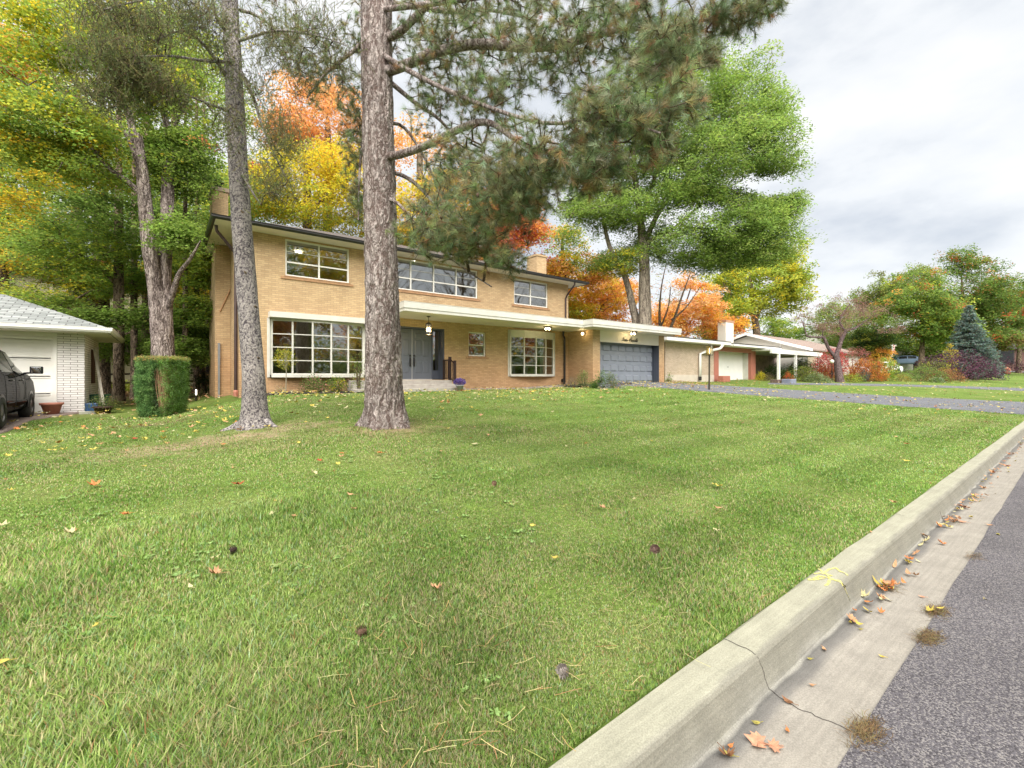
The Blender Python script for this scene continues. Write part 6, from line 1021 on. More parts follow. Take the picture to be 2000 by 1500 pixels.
bush('burning_bush', 'rust red low shrub left of the crooked trunk', 1618, 744, 35.5, 44, 38, [(0.42, 0.12, 0.05), (0.5, 0.2, 0.06), (0.3, 0.08, 0.04)], [3, 2, 2], 2600, 0.08, 15, shape='dome')
bush('shrub', 'rose pink shrub spreading under the crooked limbs', 1668, 736, 40, 56, 58, [(0.42, 0.16, 0.14), (0.50, 0.24, 0.20), (0.3, 0.12, 0.08)], [3, 2, 2], 2600, 0.10, 16)
bush('shrub', 'low green ground shrub at the foot of the crooked trunk', 1662, 744, 35, 46, 14, [G_YL, G_MD, (0.3, 0.3, 0.05)], [2, 3, 2], 1300, 0.08, 17, shape='dome')
YW = [(0.035, 0.075, 0.018), (0.06, 0.12, 0.025), (0.10, 0.16, 0.035)]
bush('yew_hedge', 'dark clipped yew mound beside the stone wall', 1513, 737, 36, 50, 27, YW, [4, 3, 1], 3600, 0.07, 18, shape='dome', cat='hedge', cs=0.06)
bush('yew_hedge', 'dark clipped yew mound by the first white carport post', 1540, 735, 36.5, 32, 28, YW, [3, 3, 2], 2200, 0.07, 19, shape='dome', cat='hedge', cs=0.06)
bush('rhododendron', 'large rounded dark green shrub behind the second carport post', 1563, 732, 41, 46, 38, [(0.06, 0.10, 0.03), (0.10, 0.15, 0.05), G_YL], [3, 3, .5], 2600, 0.10, 20, shape='dome')
bush('shrub', 'dark leafy shrub under the house window', 1592, 737, 39, 36, 33, [(0.07, 0.11, 0.03), (0.12, 0.16, 0.04)], [2, 2], 1900, 0.09, 21, shape='dome')
bush('shrub', 'loose yellow green spreading bush behind the blue planter', 1566, 742, 34, 56, 30, [(0.2, 0.24, 0.05), (0.13, 0.18, 0.04), (0.3, 0.3, 0.06)], [3, 3, 2], 2600, 0.09, 22, shape='dome')
bush('hosta', 'pale green low leafy clump at the lawn edge', 1597, 744, 33, 46, 15, [(0.22, 0.28, 0.12), (0.30, 0.36, 0.18)], [2, 2], 1300, 0.09, 23, shape='dome', cat='plant')
bush('golden_shrub', 'small bright yellow mound by the terracotta garage', 1486, 739, 33.5, 20, 13, [YEL, (0.5, 0.45, 0.04), G_YL], [3, 2, 1], 1100, 0.06, 24, shape='dome')
bush('shrub', 'low brown mound right of the yellow one', 1500, 740, 33, 18, 9, [(0.25, 0.2, 0.1), (0.18, 0.17, 0.07)], [2, 2], 600, 0.06, 25, shape='dome')
bush('red_flowers', 'red mums overflowing the blue stone planter', 1541, 735, 31.5, 20, 9, [(0.6, 0.06, 0.03), (0.5, 0.12, 0.04), (0.1, 0.15, 0.04)], [4, 2, 1], 1000, 0.05, 26, shape='dome', cat='flowers')
q = TB(1541, 738, 31.2); tag(bevel(MB().box(q.x - 0.45, q.x + 0.45, q.y - 0.3, q.y + 0.3, q.z - 0.05, q.z + 0.30).build('planter_box', mat('blue_stone', (0.24, 0.26, 0.33), (0.18, 0.2, 0.26), 5)), 0.04), 'blue grey stone planter trough at the edge of the lawn', 'planter')
q = TB(1519, 738, 31.6); tag(bevel(MB().box(q.x - 0.62, q.x + 0.5, q.y - 0.25, q.y + 0.25, q.z - 0.05, q.z + 0.22).build('retaining_wall', mat('brown_stone', (0.17, 0.11, 0.10), (0.12, 0.08, 0.07), 5)), 0.03), 'low brown stone edging wall left of the blue planter', 'wall')
bush('ivy_clump', 'green weeds at the joint of garage and pale brick wall', 1305, 741, 27, 14, 12, [G_MD, G_LT, (0.3, 0.2, 0.06)], [2, 2, 1], 500, 0.06, 27, shape='dome', cat='plant')
# beds of the yellow house
bush('lavender', 'grey green lavender at the downspout corner', 1119, 752, 21.6, 26, 16, [(0.26, 0.28, 0.22), (0.18, 0.22, 0.14), (0.34, 0.33, 0.3)], [3, 2, 1], 1800, 0.035, 30, cat='plant', asp=0.25, shape='dome')
bush('rose_bush', 'upright pale green rose bush against the garage side wall', 1141, 753, 21.4, 24, 26, [(0.22, 0.28, 0.10), (0.14, 0.24, 0.05), (0.35, 0.3, 0.15)], [2, 3, 1], 1700, 0.045, 31, cat='plant')
bush('hosta', 'leafy green clump at the garage pier', 1166, 755, 21.0, 26, 16, [(0.12, 0.24, 0.05), (0.2, 0.32, 0.08)], [3, 2], 1300, 0.07, 32, cat='plant', shape='dome')
bush('rose_bush', 'tall narrow rose bush with a white bloom by the garage door', 1174, 756, 20.8, 14, 32, [(0.12, 0.22, 0.06), (0.16, 0.26, 0.08)], [2, 2], 700, 0.05, 33, cat='plant')
bush('hydrangea', 'green plant before the grey garage door', 1195, 755, 21.0, 22, 26, [(0.16, 0.24, 0.10), (0.24, 0.30, 0.16), (0.3, 0.22, 0.12)], [3, 2, 1], 1300, 0.05, 34, cat='plant')
bush('petunias', 'pale lilac flowers low in the dark mulch', 1181, 757, 20.7, 26, 7, [(0.55, 0.52, 0.62), (0.14, 0.24, 0.07), (0.4, 0.36, 0.6)], [2, 2, 1.5], 700, 0.035, 35, cat='flowers', shape='dome')
bush('petunias', 'violet flowers at the right end of the mulch bed', 1209, 756, 20.9, 18, 6, [(0.35, 0.28, 0.6), (0.14, 0.22, 0.08), (0.5, 0.48, 0.6)], [2, 2, 1], 500, 0.03, 36, cat='flowers', shape='dome')
bush('rose_bush', 'pink flowered rose bush under the big bow window', 612, 768, 15.6, 38, 30, [(0.12, 0.24, 0.05), (0.2, 0.32, 0.07), (0.62, 0.28, 0.26)], [3, 2, 1], 1800, 0.045, 37, cat='shrub')
bush('rose_bush', 'yellow and pink flowered bush near the pine trunk', 657, 769, 16.0, 32, 28, [(0.12, 0.24, 0.05), (0.16, 0.3, 0.06), (0.7, 0.55, 0.05), (0.6, 0.3, 0.3)], [3, 2, 1.4, .6], 1600, 0.045, 38, cat='shrub')
bush('rose_bush', 'tall leafy shoots just left of the pine trunk', 700, 768, 16.2, 22, 76, [(0.2, 0.3, 0.08), (0.3, 0.36, 0.1)], [2, 2], 500, 0.05, 39, cat='shrub')
bush('seedling', 'tiny white flowering plant at the left end of the mulch bed', 548, 768, 15.0, 10, 9, [(0.16, 0.26, 0.1), (0.6, 0.6, 0.55)], [3, 1], 300, 0.03, 40, cat='plant')
q = G(558, 770); sap = T('sapling', 'yellow leaved little standard tree before the bow window', 'tree', q)
b = MB(); kq = 14.9 / FC; b.tube([(q.x, q.y, q.z - 0.05), (q.x + 0.02, q.y, q.z + 0.75), (q.x, q.y, q.z + 1.3)], [0.014, 0.012, 0.008], 6)
r = np.random.default_rng(77); c = ell((q.x - 0.03, q.y, q.z + 1.16), (0.36, 0.33, 0.40), 170, r, 0.4)
for i in range(0, 170, 5): b.tube([(q.x, q.y, q.z + 0.72 + 0.4 * r.random()), tuple((c[i] + np.array([q.x, q.y, q.z + 1])) / 2), tuple(c[i])], [0.006, 0.004, 0.002], 4)
b.build('stem', mat('grey_stem', (0.3, 0.27, 0.2)), sap); pos = np.repeat(c, 5, 0) + r.normal(size=(850, 3)) * 0.035; V, F, C = leaves(pos, 0.04, pal(850, [G_YL, YEL, (0.35, 0.36, 0.08)], [3, 2, 2], r), 0.2, 0.6, 5); fastmesh('foliage', V, F, LEAF, C, sap)
# clipped hedge block --------------------------------------
hb = G(318, 815); r = np.random.default_rng(91); kh = (hb - Vector((0, 0, hb.z))).to_2d().dot(Vector((FX, FY))) / FC
HW, HH = 35 * kh, 112 * kh; hz = hb.z; hc = np.array([hb.x, hb.y + HW * 0.6]); hedge = T('clipped_hedge', 'rounded square clipped yew hedge with a bare twiggy hollow', 'hedge', (hc[0], hc[1], hz))
def sq(a, rr): c, s = math.cos(a), math.sin(a); k = (abs(c) ** 4 + abs(s) ** 4) ** -0.25; return c * k * rr, s * k * rr
RV = Vector((RX, RY, 0)); FV = Vector((FX, FY, 0)); P_, Cc = [], []
for i in range(15000):
    a = r.random() * 6.283; f = r.random()
    if r.random() < 0.2: rr = math.sqrt(r.random()); x, y = sq(a, HW * rr); z = HH * (0.985 + 0.03 * r.random())
    else: rr = 1; x, y = sq(a, (1 + 0.10 * (noise.noise((a * 3.1, f * 5.5, 0)) + 0.6 * noise.noise((a * 9, f * 14, 4)))) * HW * (0.86 + 0.14 * min(1, f * 2.2)) * (1 - 0.10 * r.random() ** 2)); z = HH * f
    da = (a + 0.78 + 3.1416) % 6.283 - 3.1416; lu = (x * RX * 0 + y * 0); side = x; front = -y
    p = RV * x + FV * y
    hollow = y < 0.1 * HW and ((x / HW - 0.42) / 0.42) ** 2 + ((z / HH - 0.5) / 0.37) ** 2 + 0.9 * noise.noise((x * 5, z * 5, 7)) < 1.0 and r.random() < 0.93
    if hollow and r.random() < 1.0 - 0.5 * abs((x / HW - 0.4) / 0.36) ** 3: continue
    P_.append((hc[0] + p.x, hc[1] + p.y, hz + max(z, 0.03))); lit_top = z > 0.93 * HH
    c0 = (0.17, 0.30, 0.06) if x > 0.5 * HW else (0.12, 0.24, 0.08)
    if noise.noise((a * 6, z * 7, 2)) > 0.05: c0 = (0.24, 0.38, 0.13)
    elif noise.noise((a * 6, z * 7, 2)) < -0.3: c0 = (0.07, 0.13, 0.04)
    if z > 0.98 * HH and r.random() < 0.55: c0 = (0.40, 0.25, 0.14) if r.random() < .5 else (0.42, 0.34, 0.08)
    Cc.append(c0)

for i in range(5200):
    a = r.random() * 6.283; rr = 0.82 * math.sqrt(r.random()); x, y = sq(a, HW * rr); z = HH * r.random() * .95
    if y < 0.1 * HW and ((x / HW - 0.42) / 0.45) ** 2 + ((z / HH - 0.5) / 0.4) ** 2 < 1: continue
    p = RV * x + FV * y; P_.append((hc[0] + p.x, hc[1] + p.y, hz + z)); Cc.append((0.07, 0.12, 0.035))  # inner leaves coloured dark to paint in the hedge's interior shade
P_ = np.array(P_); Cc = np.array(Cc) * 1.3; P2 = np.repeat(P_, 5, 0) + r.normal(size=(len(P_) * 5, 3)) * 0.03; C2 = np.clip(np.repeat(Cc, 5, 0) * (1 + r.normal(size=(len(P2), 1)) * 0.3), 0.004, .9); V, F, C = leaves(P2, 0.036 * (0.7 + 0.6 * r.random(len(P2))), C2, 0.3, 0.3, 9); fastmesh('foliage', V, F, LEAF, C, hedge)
b = MB()
for i in range(170):
    x = r.uniform(0.05, 0.86) * HW; y = r.uniform(-0.80, 0.3) * HW; x1 = x * 0.5 + 0.15 * HW; y1 = y * 0.5; p0, p1 = RV * x1 + FV * y1, RV * x + FV * y; pm = (p0 + p1) / 2 + Vector((r.normal() * .03, r.normal() * .03, 0)); b.tube([(hc[0] + p0.x, hc[1] + p0.y, hz - 0.02), (hc[0] + pm.x, hc[1] + pm.y, hz + HH * 0.45), (hc[0] + p1.x, hc[1] + p1.y, hz + HH * r.uniform(.8, .95))], [0.012, 0.008, 0.003], 4)
b.build('twigs', mat('red_twig', (0.46, 0.28, 0.17), (0.30, 0.17, 0.10), 9), hedge)
bush('undergrowth_bush', 'dark green rounded bush left of the brick chimney', 400, 784, 19.5, 26, 54, [(0.05, 0.10, 0.03), (0.09, 0.15, 0.05), (0.14, 0.2, 0.08)], [3, 3, 1], 2600, 0.06, 50)
bush('undergrowth_bush', 'twiggy dark shrub behind the hedge', 352, 770, 19, 34, 60, [(0.05, 0.10, 0.03), (0.08, 0.14, 0.04)], [3, 3], 900, 0.07, 51)
# ---------------------------------------------------------------- vehicles
def car(name, label, loc, rz, L_, Wd, Hh, top, paint, belt=None, wheels=(0.95, 4.0), wr=0.35, mirror=True, glassx=None, pillars=(), detail=True):
    """body lofted along y (0 = rear bumper, L = nose): top = [(y, z, halfwidth at that height)], belt = window sill height"""
    root = T(name, label, 'car' if name != 'minivan' else 'minivan', loc, None, rz); ys = [t[0] for t in top]
    def prof(y):
        zt = float(np.interp(y, ys, [t[1] for t in top])); wt = float(np.interp(y, ys, [t[2] for t in top])); e_ = min(y / 0.45, (L_ - y) / 0.6, 1.0); k = 0.78 + 0.22 * math.sin(max(0, e_) * math.pi / 2); hw = Wd / 2 * k; b_ = min(belt, zt - 0.03)
        zb = 0.24 + 0.14 * max(0, 1 - min(y, L_ - y) / 0.5); wt = min(wt, hw - 0.02)
        return [(hw * 0.86, zb), (hw * 0.97, zb + 0.10), (hw * 1.0, zb + 0.30), (hw * 1.0, (b_ + zb) / 2 + 0.12), (hw * 0.975, b_ - 0.05), (hw * 0.955, b_), (hw * 0.955 * .5 + wt * .5, b_ * .5 + (zt - 0.06) * .5 + 0.01), (wt, max(b_ + 0.005, zt - 0.06)), (wt * 0.88, zt - 0.012), (wt * 0.45, zt + 0.01), (0, zt + 0.018)]
    N_ = 44; b = MB(); st_ = [L_ * i / N_ for i in range(N_ + 1)]; m_ = 0
    for y in st_:
        p = prof(y); ring = [(-x, y, z) for x, z in p] + [(x, y, z) for x, z in p[-2::-1]]; m_ = len(ring); b.v += ring
    for i in range(N_):
        for j in range(m_ - 1): q = i * m_ + j; b.f.append((q, q + 1, q + m_ + 1, q + m_))
        b.f.append((i * m_, (i + 1) * m_, (i + 1) * m_ + m_ - 1, i * m_ + m_ - 1))
    b.f.append(tuple(range(m_))); b.f.append(tuple(N_ * m_ + m_ - 1 - j for j in range(m_)))
    body = b.build('body', paint, root, True, local=True)
    def surf(y, f, s):
        p = prof(y); a, c, d_ = p[5], p[6], p[7]; q = (a[0] + (c[0] - a[0]) * f * 2, a[1] + (c[1] - a[1]) * f * 2) if f < .5 else (c[0] + (d_[0] - c[0]) * (f * 2 - 1), c[1] + (d_[1] - c[1]) * (f * 2 - 1)); return (s * (q[0] + 0.006), y, q[1])
    for s in (-1, 1):
        for (y0, y1) in glassx:
            w_ = MB(); w_.grid(lambda u, v: surf(y0 + (y1 - y0) * u, 0.08 + 0.84 * v, s), 8, 6); w_.build('side_window', CARG, root, True, local=True)
    # windscreen and rear window ride on the top surface
    def topf(y, u): p = prof(y); x = p[8][0] * 0.98; z = p[8][1]; return (x * u, y, z + 0.016 + 0.022 * (1 - u * u))
    for nm, (y0, y1) in (('windscreen', (ys[-3] - 0.02, ys[-4] + 0.06)), ('rear_window', (ys[1] + 0.02, ys[2] - 0.03))):
        w_ = MB(); w_.grid(lambda u, v: topf(y0 + (y1 - y0) * u, -0.93 + 1.86 * v), 6, 8); w_.build(nm, CARG, root, True, local=True)
    for y in wheels:
        for s in (-1, 1):
            a = MB(); x0 = s * (Wd / 2 + 0.004); k = 20
            a.add([(x0, y + (wr + 0.05) * math.cos(math.pi * i / k), wr + (wr + 0.05) * math.sin(math.pi * i / k)) for i in range(k + 1)] + [(x0, y, wr * 0.75)], [((i, i + 1, k + 1) if s < 0 else (i + 1, i, k + 1)) for i in range(k)]); a.build('wheel_arch', BLACK, body, local=True)
            t = MB(); pr = [(0.19, -0.11), (wr - 0.03, -0.11), (wr, -0.08), (wr, 0.08), (wr - 0.03, 0.11), (0.20, 0.11)]; xc = s * (Wd / 2 - 0.09)
            for (rr, o) in pr: t.v += [(xc + s * o, y + rr * math.cos(2 * math.pi * i / 28), wr + rr * math.sin(2 * math.pi * i / 28)) for i in range(28)]
            for j in range(5):
                for i in range(28): t.f.append((j * 28 + i, j * 28 + (i + 1) % 28, (j + 1) * 28 + (i + 1) % 28, (j + 1) * 28 + i))
            t.f.append(tuple(range(28)))
            wo = t.build('wheel', RUB, root, True, local=True); rm = MB()
            for (rr, o) in ((0.215, 0.10), (0.205, 0.075), (0.06, 0.085), (0.03, 0.095)): rm.v += [(xc + s * o, y + rr * math.cos(2 * math.pi * i / 28), wr + rr * math.sin(2 * math.pi * i / 28)) for i in range(28)]
            for j in range(3):
                for i in range(28):
                    if j == 1 and (i % 4 == 0): continue
                    rm.f.append((j * 28 + i, j * 28 + (i + 1) % 28, (j + 1) * 28 + (i + 1) % 28, (j + 1) * 28 + i))
            rm.f.append(tuple(84 + i for i in range(28))); rm.build('rim', RIM, wo, False, local=True)
    if mirror:
        for s in (-1, 1):
            ym = ys[-3] - 0.35; b = MB(); b.tube([(s * (Wd / 2 - 0.09), ym, belt + 0.03), (s * (Wd / 2 + 0.08), ym - 0.02, belt + 0.05)], 0.028, 6); bm_ = MB()
            x0, x1 = s * (Wd / 2 + 0.03), s * (Wd / 2 + 0.27); b.box(min(x0, x1), max(x0, x1), ym - 0.07, ym + 0.05, belt + 0.02, belt + 0.21); mo = bevel(b.build('mirror', paint, root, local=True), 0.035, 3)
            bm_.box(min(x0, x1) + 0.025, max(x0, x1) - 0.025, ym - 0.078, ym - 0.071, belt + 0.04, belt + 0.19); bevel(bm_.build('mirror_glass', MIRG, mo, local=True), 0.002)
    if detail:
        for s in (-1, 1):
            for yh in (wheels[1] - 1.05, wheels[1] - 2.05):
                q = prof(yh)[4]; b = MB(); b.tube([(s * (q[0] + 0.004), yh - 0.11, belt - 0.14), (s * (q[0] + 0.035), yh - 0.08, belt - 0.14), (s * (q[0] + 0.035), yh + 0.08, belt - 0.14), (s * (q[0] + 0.004), yh + 0.11, belt - 0.14)], 0.014, 6); b.build('door_handle', BLACK, root, local=True)
            b = MB()
            for yh in (wheels[1] - 0.62, wheels[1] - 1.66, wheels[1] - 2.62):
                P2 = [(s * (prof(yh)[k][0] + 0.002), yh, prof(yh)[k][1]) for k in (1, 2, 3, 4, 5)]; b.tube(P2, 0.005, 4)
            b.build('door_seam', BLACK, body, local=True)
            b = MB(); b.tube([(s * (Wd / 2 + 0.004), wheels[0] + 0.5, 0.52), (s * (Wd / 2 + 0.004), wheels[1] - 0.5, 0.52)], 0.016, 6); b.build('side_moulding', paint, root, local=True)
        for s in (-1, 1):
            q = prof(0.12)[4]; tl = MB().box(s * q[0] * .86 - 0.09, s * q[0] * .86 + 0.09, -0.015, 0.10, belt - 0.35, belt + 0.05).build('tail_light', mat('tail_red', (0.35, 0.02, 0.02), None, 2, 0.2), root, local=True)
            hl = MB().box(s * 0.62 - 0.14, s * 0.62 + 0.14, L_ - 0.22, L_ - 0.02, 0.62, 0.76).build('headlight', mat('lamp_plastic', (0.6, 0.6, 0.62), None, 2, 0.1), root, local=True)
    return root
CARG = mat('car_glass', (0.015, 0.02, 0.02), (0.012, 0.015, 0.015), 2, 0.03, spec=0.15); RUB = mat('tyre_rubber', (0.018, 0.018, 0.018), (0.03, 0.03, 0.03), 8, 0.85); RIM = mat('steel_rim', (0.22, 0.21, 0.19), (0.12, 0.11, 0.10), 4, 0.4, metal=0.7)
MIRG = mat('mirror_face', (0.75, 0.78, 0.78), None, 1, 0.04, metal=1.0)
def carpaint(nm, c): m = mat(nm, c, tuple(x * .95 for x in c), 1, 0.12, spec=0.0); m.node_tree.nodes['Principled BSDF'].inputs['Coat Weight'].default_value = 0.22; m.node_tree.nodes['Principled BSDF'].inputs['Coat Roughness'].default_value = 0.03; return m
van_top = [(0, 1.05, .60), (0.06, 1.15, .62), (0.40, 1.70, .66), (0.9, 1.785, .70), (2.4, 1.80, .72), (3.05, 1.76, .70), (4.05, 1.17, .74), (4.7, 1.0, .70), (5.1, 0.72, .60)]
rear = Vector((-2.75, 14.35)); hd = R_(1.0)
van = car('minivan', 'black minivan parked nose in before the white garage', (rear.x - 0.99 - 0.0, rear.y - 1.05, terr(-3.6, 15.6) + 0.005), hd, 5.1, 1.98, 1.8, van_top, carpaint('black_paint', (0.012, 0.013, 0.014)), belt=1.17, wheels=(1.05, 4.05), wr=0.345, glassx=((0.42, 1.25), (1.36, 2.40), (2.50, 3.30), (3.36, 3.72)))
sed = [(0, 0.85, .6), (0.25, 1.0, .62), (1.0, 1.38, .60), (1.4, 1.45, .62), (2.4, 1.45, .62), (2.6, 1.42, .6), (3.35, 1.0, .70), (4.2, 0.85, .66), (4.5, 0.6, .55)]
q = TB(1752, 742, 50); car('parked_car', 'white car half hidden behind the lime green bush', (q.x, q.y, q.z), R_(60), 4.5, 1.8, 1.45, sed, carpaint('white_car', (0.7, 0.7, 0.7)), belt=0.95, wheels=(0.85, 3.6), wr=0.32, glassx=((1.0, 1.9), (2.0, 2.9)), mirror=False, detail=False)
q = TB(1806, 736, 64); car('parked_car', 'blue grey car parked beyond the flower bed', (q.x, q.y, q.z + 0.9), R_(20), 4.5, 1.8, 1.45, sed, carpaint('blue_car', (0.20, 0.27, 0.40)), belt=0.95, wheels=(0.85, 3.6), wr=0.32, glassx=((1.0, 1.9), (2.0, 2.9)), mirror=False, detail=False)
# ---------------------------------------------------------------- small things
lp = G(1385, 763); lpo = T('lamp_post', 'dark post lamp with square glass lantern beside the driveway', 'lamp', lp)
top = lp.z + 2.14; BRZ = mat('post_bronze', (0.045, 0.035, 0.02), (0.03, 0.025, 0.018), 6, 0.45)
MB().tube([(lp.x, lp.y, lp.z - 0.05), (lp.x + 0.03, lp.y, top - 0.49)], 0.038, 10).build('post', BRZ, lpo)
b = MB(); x, y = lp.x + 0.03, lp.y; b.box(x - .11, x + .11, y - .11, y + .11, top - .49, top - .475); b.box(x - .125, x + .125, y - .125, y + .125, top - 0.02, top); b.box(x - .04, x + .04, y - .04, y + .04, top, top + 0.03)
for sx in (-1, 1):
    for sy in (-1, 1): b.tube([(x + sx * .105, y + sy * .105, top - .475), (x + sx * .115, y + sy * .115, top - .02)], 0.008, 5)
ln = b.build('lantern', BRZ, lpo); b = MB()
for sx, sy in ((-1, 0), (1, 0), (0, -1), (0, 1)):
    b.box(x + sx * .105 - (.098 if sy else .002), x + sx * .105 + (.098 if sy else .002), y + sy * .105 - (.098 if sx else .002), y + sy * .105 + (.098 if sx else .002), top - .474, top - .03)
b.build('lantern_glass', LGLASS, ln); MB().lathe((x, y, top - .40), [(0.025, 0), (0.028, 0.02), (0.028, 0.24), (0.01, 0.27)], 10).build('bulb', emis('dim_bulb', (1, 0.86, 0.6), 2.2), ln, True)
# path light in the woods edge
q = TB(383, 775, 16.5); pl = T('path_light', 'small lit black path light near the brick chimney', 'lamp', q); MB().tube([(q.x, q.y, q.z - .02), (q.x, q.y, q.z + 0.22)], 0.03, 8).build('post', BLACK, pl); MB().lathe((q.x, q.y, q.z + 0.22), [(0.018, 0), (0.022, 0.02), (0.022, 0.17), (0.018, 0.19)], 10).build('bulb', emis('path_bulb', (1, 0.9, 0.7), 4), pl, True)
MB().lathe((q.x, q.y, q.z + 0.412), [(0.045, 0), (0.045, 0.02), (0.01, 0.04)], 10).build('cap', BLACK, pl)
# pots
def pot(name, label, x, y, z, r0, r1, h, m, rib=True):
    return tag(MB().lathe((x, y, z), [(r0, 0), (r0 + (r1 - r0) * .8, h * .8), (r1 + .015, h * .82), (r1 + .02, h), (r1 - .02, h), (r1 - .04, h * .9)], 24).build(name, m, None, True), label, 'pot')
q = W(101, 803, 12.75); pot('flower_pot', 'empty terracotta pot in front of the white garage door', q.x, q.y, terr(q.x, q.y) + 0.02, .15, .235, .31, TERRA)
q = W(201, 799, 13.3); z = terr(q.x, q.y); pot('flower_pot', 'dark brown pot under the garage eave with a bushy plant', q.x, q.y, z, .16, .23, .20, mat('brown_pot', (0.07, 0.035, 0.03)))
bush('potted_mum', 'green mound of mums in the dark brown pot', 201, 794, 13.3, 36, 16, [(0.14, 0.2, 0.06), (0.2, 0.24, 0.07), (0.14, 0.12, 0.05)], [3, 2, 1], 1600, 0.035, 60, cat='plant')
q = G(898, 765); q = WY(898, 764, 15.6); z = terr(q.x, q.y); kq = 0.0207; pot('flower_pot', 'grey pot at the end of the front steps', q.x, q.y, z - 0.01, .10, .155, .26, mat('grey_pot', (0.36, 0.36, 0.40), None, 3))
r = np.random.default_rng(5); c = ell((q.x, q.y, z + 0.36), (0.25, 0.25, 0.15), 420, r, 0.75); pos = np.repeat(c, 5, 0) + r.normal(size=(2100, 3)) * 0.014; V, F, C = leaves(pos, 0.03, pal(2100, [(0.16, 0.09, 0.42), (0.24, 0.15, 0.52), (0.30, 0.24, 0.6), (0.06, 0.10, 0.04)], [4, 3, 1.5, 1.5], r), 0.4, 0.8, 7)
tag(fastmesh('purple_mums', V, F, LEAF, C), 'round mound of purple mums in the grey pot', 'flowers')
# leaning ladder rails, crate, tub by the garage side
lad = T('ladder', 'weathered wooden ladder leaning on the garage side wall', 'ladder', (-1.2, 19.3, 0.45)); WD = mat('grey_wood', (0.42, 0.38, 0.32), (0.30, 0.27, 0.22), 6, 0.9)
fA, tA = W(203, 792, 13.9), W(184, 680, 14.3); fB, tB = W(196, 786, 14.4), W(190, 678, 14.7)
b = MB(); b.tube([fA, tA], 0.045, 4); b.build('rail', WD, lad); b = MB(); b.tube([fB, tB], 0.04, 4); b.build('rail', WD, lad); b = MB()
for i in range(1, 8): f = i / 8; b.tube([fA.lerp(tA, f), fB.lerp(tB, f)], 0.014, 5)
b.build('rung', WD, lad)
q = W(178, 800, 13.75); z = terr(q.x, q.y); tag(bevel(MB().box(q.x - .16, q.x + .16, q.y - .12, q.y + .12, z, z + .26).build('storage_tub', mat('blue_plastic', (0.03, 0.10, 0.28), None, 2, .4)), .03), 'small blue plastic tub by the garage corner', 'tub')
q = W(190, 783, 14.6); z = terr(q.x, q.y); b = MB(); b.lathe((q.x, q.y, z), [(.22, 0), (.30, .42), (.33, .44), (.33, .48), (.28, .48), (.2, .1)], 4); tag(b.build('wheelbarrow_tray', mat('green_plastic', (0.02, 0.09, 0.06), None, 2, .4)), 'dark green garden tub behind the potted plant', 'tub')
q = W(176, 804, 13.2); z = terr(q.x, q.y); tag(MB().box(q.x - .22, q.x + .22, q.y - .12, q.y + .12, z - .03, z + .06).build('paving_slab', CONC), 'concrete slab lying at the garage corner', 'slab')
# rail fence in the woods
fe = T('rail_fence', 'low dark post and rail fence across the woods', 'fence', (-3, 30, 0.6)); FW = mat('dark_wood', (0.08, 0.06, 0.045), (0.05, 0.04, 0.03), 5); f0, f1 = Vector((-9, 30)), Vector((5, 30.5))
for i in range(8):
    p = f0.lerp(f1, i / 7); z = terr(p.x, p.y); MB().box(p.x - .05, p.x + .05, p.y - .05, p.y + .05, z - .1, z + 1.0).build('post', FW, fe)
for zz in (0.4, 0.85): MB().tube([(f0.x, f0.y - .07, terr(*f0) + zz), (f1.x, f1.y - .07, terr(*f1) + zz)], 0.045, 5).build('rail', FW, fe)
bush('shrub', 'yellow green shrub behind the rail fence', 245, 772, 27, 60, 26, [G_YL, (0.3, 0.3, 0.05), G_LT], [2, 2, 1], 1500, 0.12, 52, shape='dome')
tag(MB().box(1.6, 6.0, 33.0, 33.1, 0.6, 1.7).build('board_fence', mat('tan_boards', (0.36, 0.22, 0.09), (0.28, 0.17, 0.07), 9)), 'tan board fence glimpsed between hedge and brick chimney', 'fence')
# flagpole, globe lamp, leaf bag
q = TB(1743, 735, 50); fp = T('flagpole', 'white flagpole with small red and white banner', 'flagpole', q); MB().tube([(q.x, q.y, q.z), (q.x, q.y, q.z + 3.6)], 0.06, 8).build('pole', PWHITE, fp)
b = MB(); b.grid(lambda u, v: (q.x + 0.1 + 0.55 * u, q.y + 0.06 * math.sin(u * 5), q.z + 3.5 - 0.9 * v - 0.25 * u), 5, 4); o = b.build('banner', mat('red_cloth', (0.5, 0.08, 0.08), (0.66, 0.5, 0.5), 3), fp)
q = TB(1625, 742, 33.5); gl = T('globe_lamp', 'white globe garden lamp beside the crooked trunk', 'lamp', q); zq = H + 33.5 * (HY - 709) / FC; MB().tube([(q.x, q.y, q.z - .05), (q.x, q.y, zq)], 0.03, 8).build('post', BLACK, gl); MB().lathe((q.x, q.y, zq - .02), [(.05, 0), (.11, .05), (.14, .13), (.12, .22), (.05, .27)], 16).build('globe', mat('opal_glass', (0.8, 0.76, 0.62), None, 2, .3), gl, True)
q = TB(1966, 732, 66); zq = H + 66 * (HY - 733) / FC; b = MB(); b.lathe((q.x, q.y, q.z), [(.35, -.05), (.42, .15), (.44, .5), (.34, .8), (.16, .92), (.2, 1.02), (.05, 1.05)], 12); tag(b.build('leaf_bag', mat('orange_bag', (0.62, 0.20, 0.12), (0.55, 0.28, 0.2), 3, .5), None, True), 'orange leaf bag standing by the pale side road', 'bag')
tag(MB().prism([(q.x - 0.0, q.y + 30), (q.x + 7, q.y + 28), (q.x + 7, q.y + 28.3), (q.x, q.y + 30.3)], q.z, q.z + 2.6).build('garden_wall', DBRICK), 'low brown brick wall behind the parked cars', 'wall')
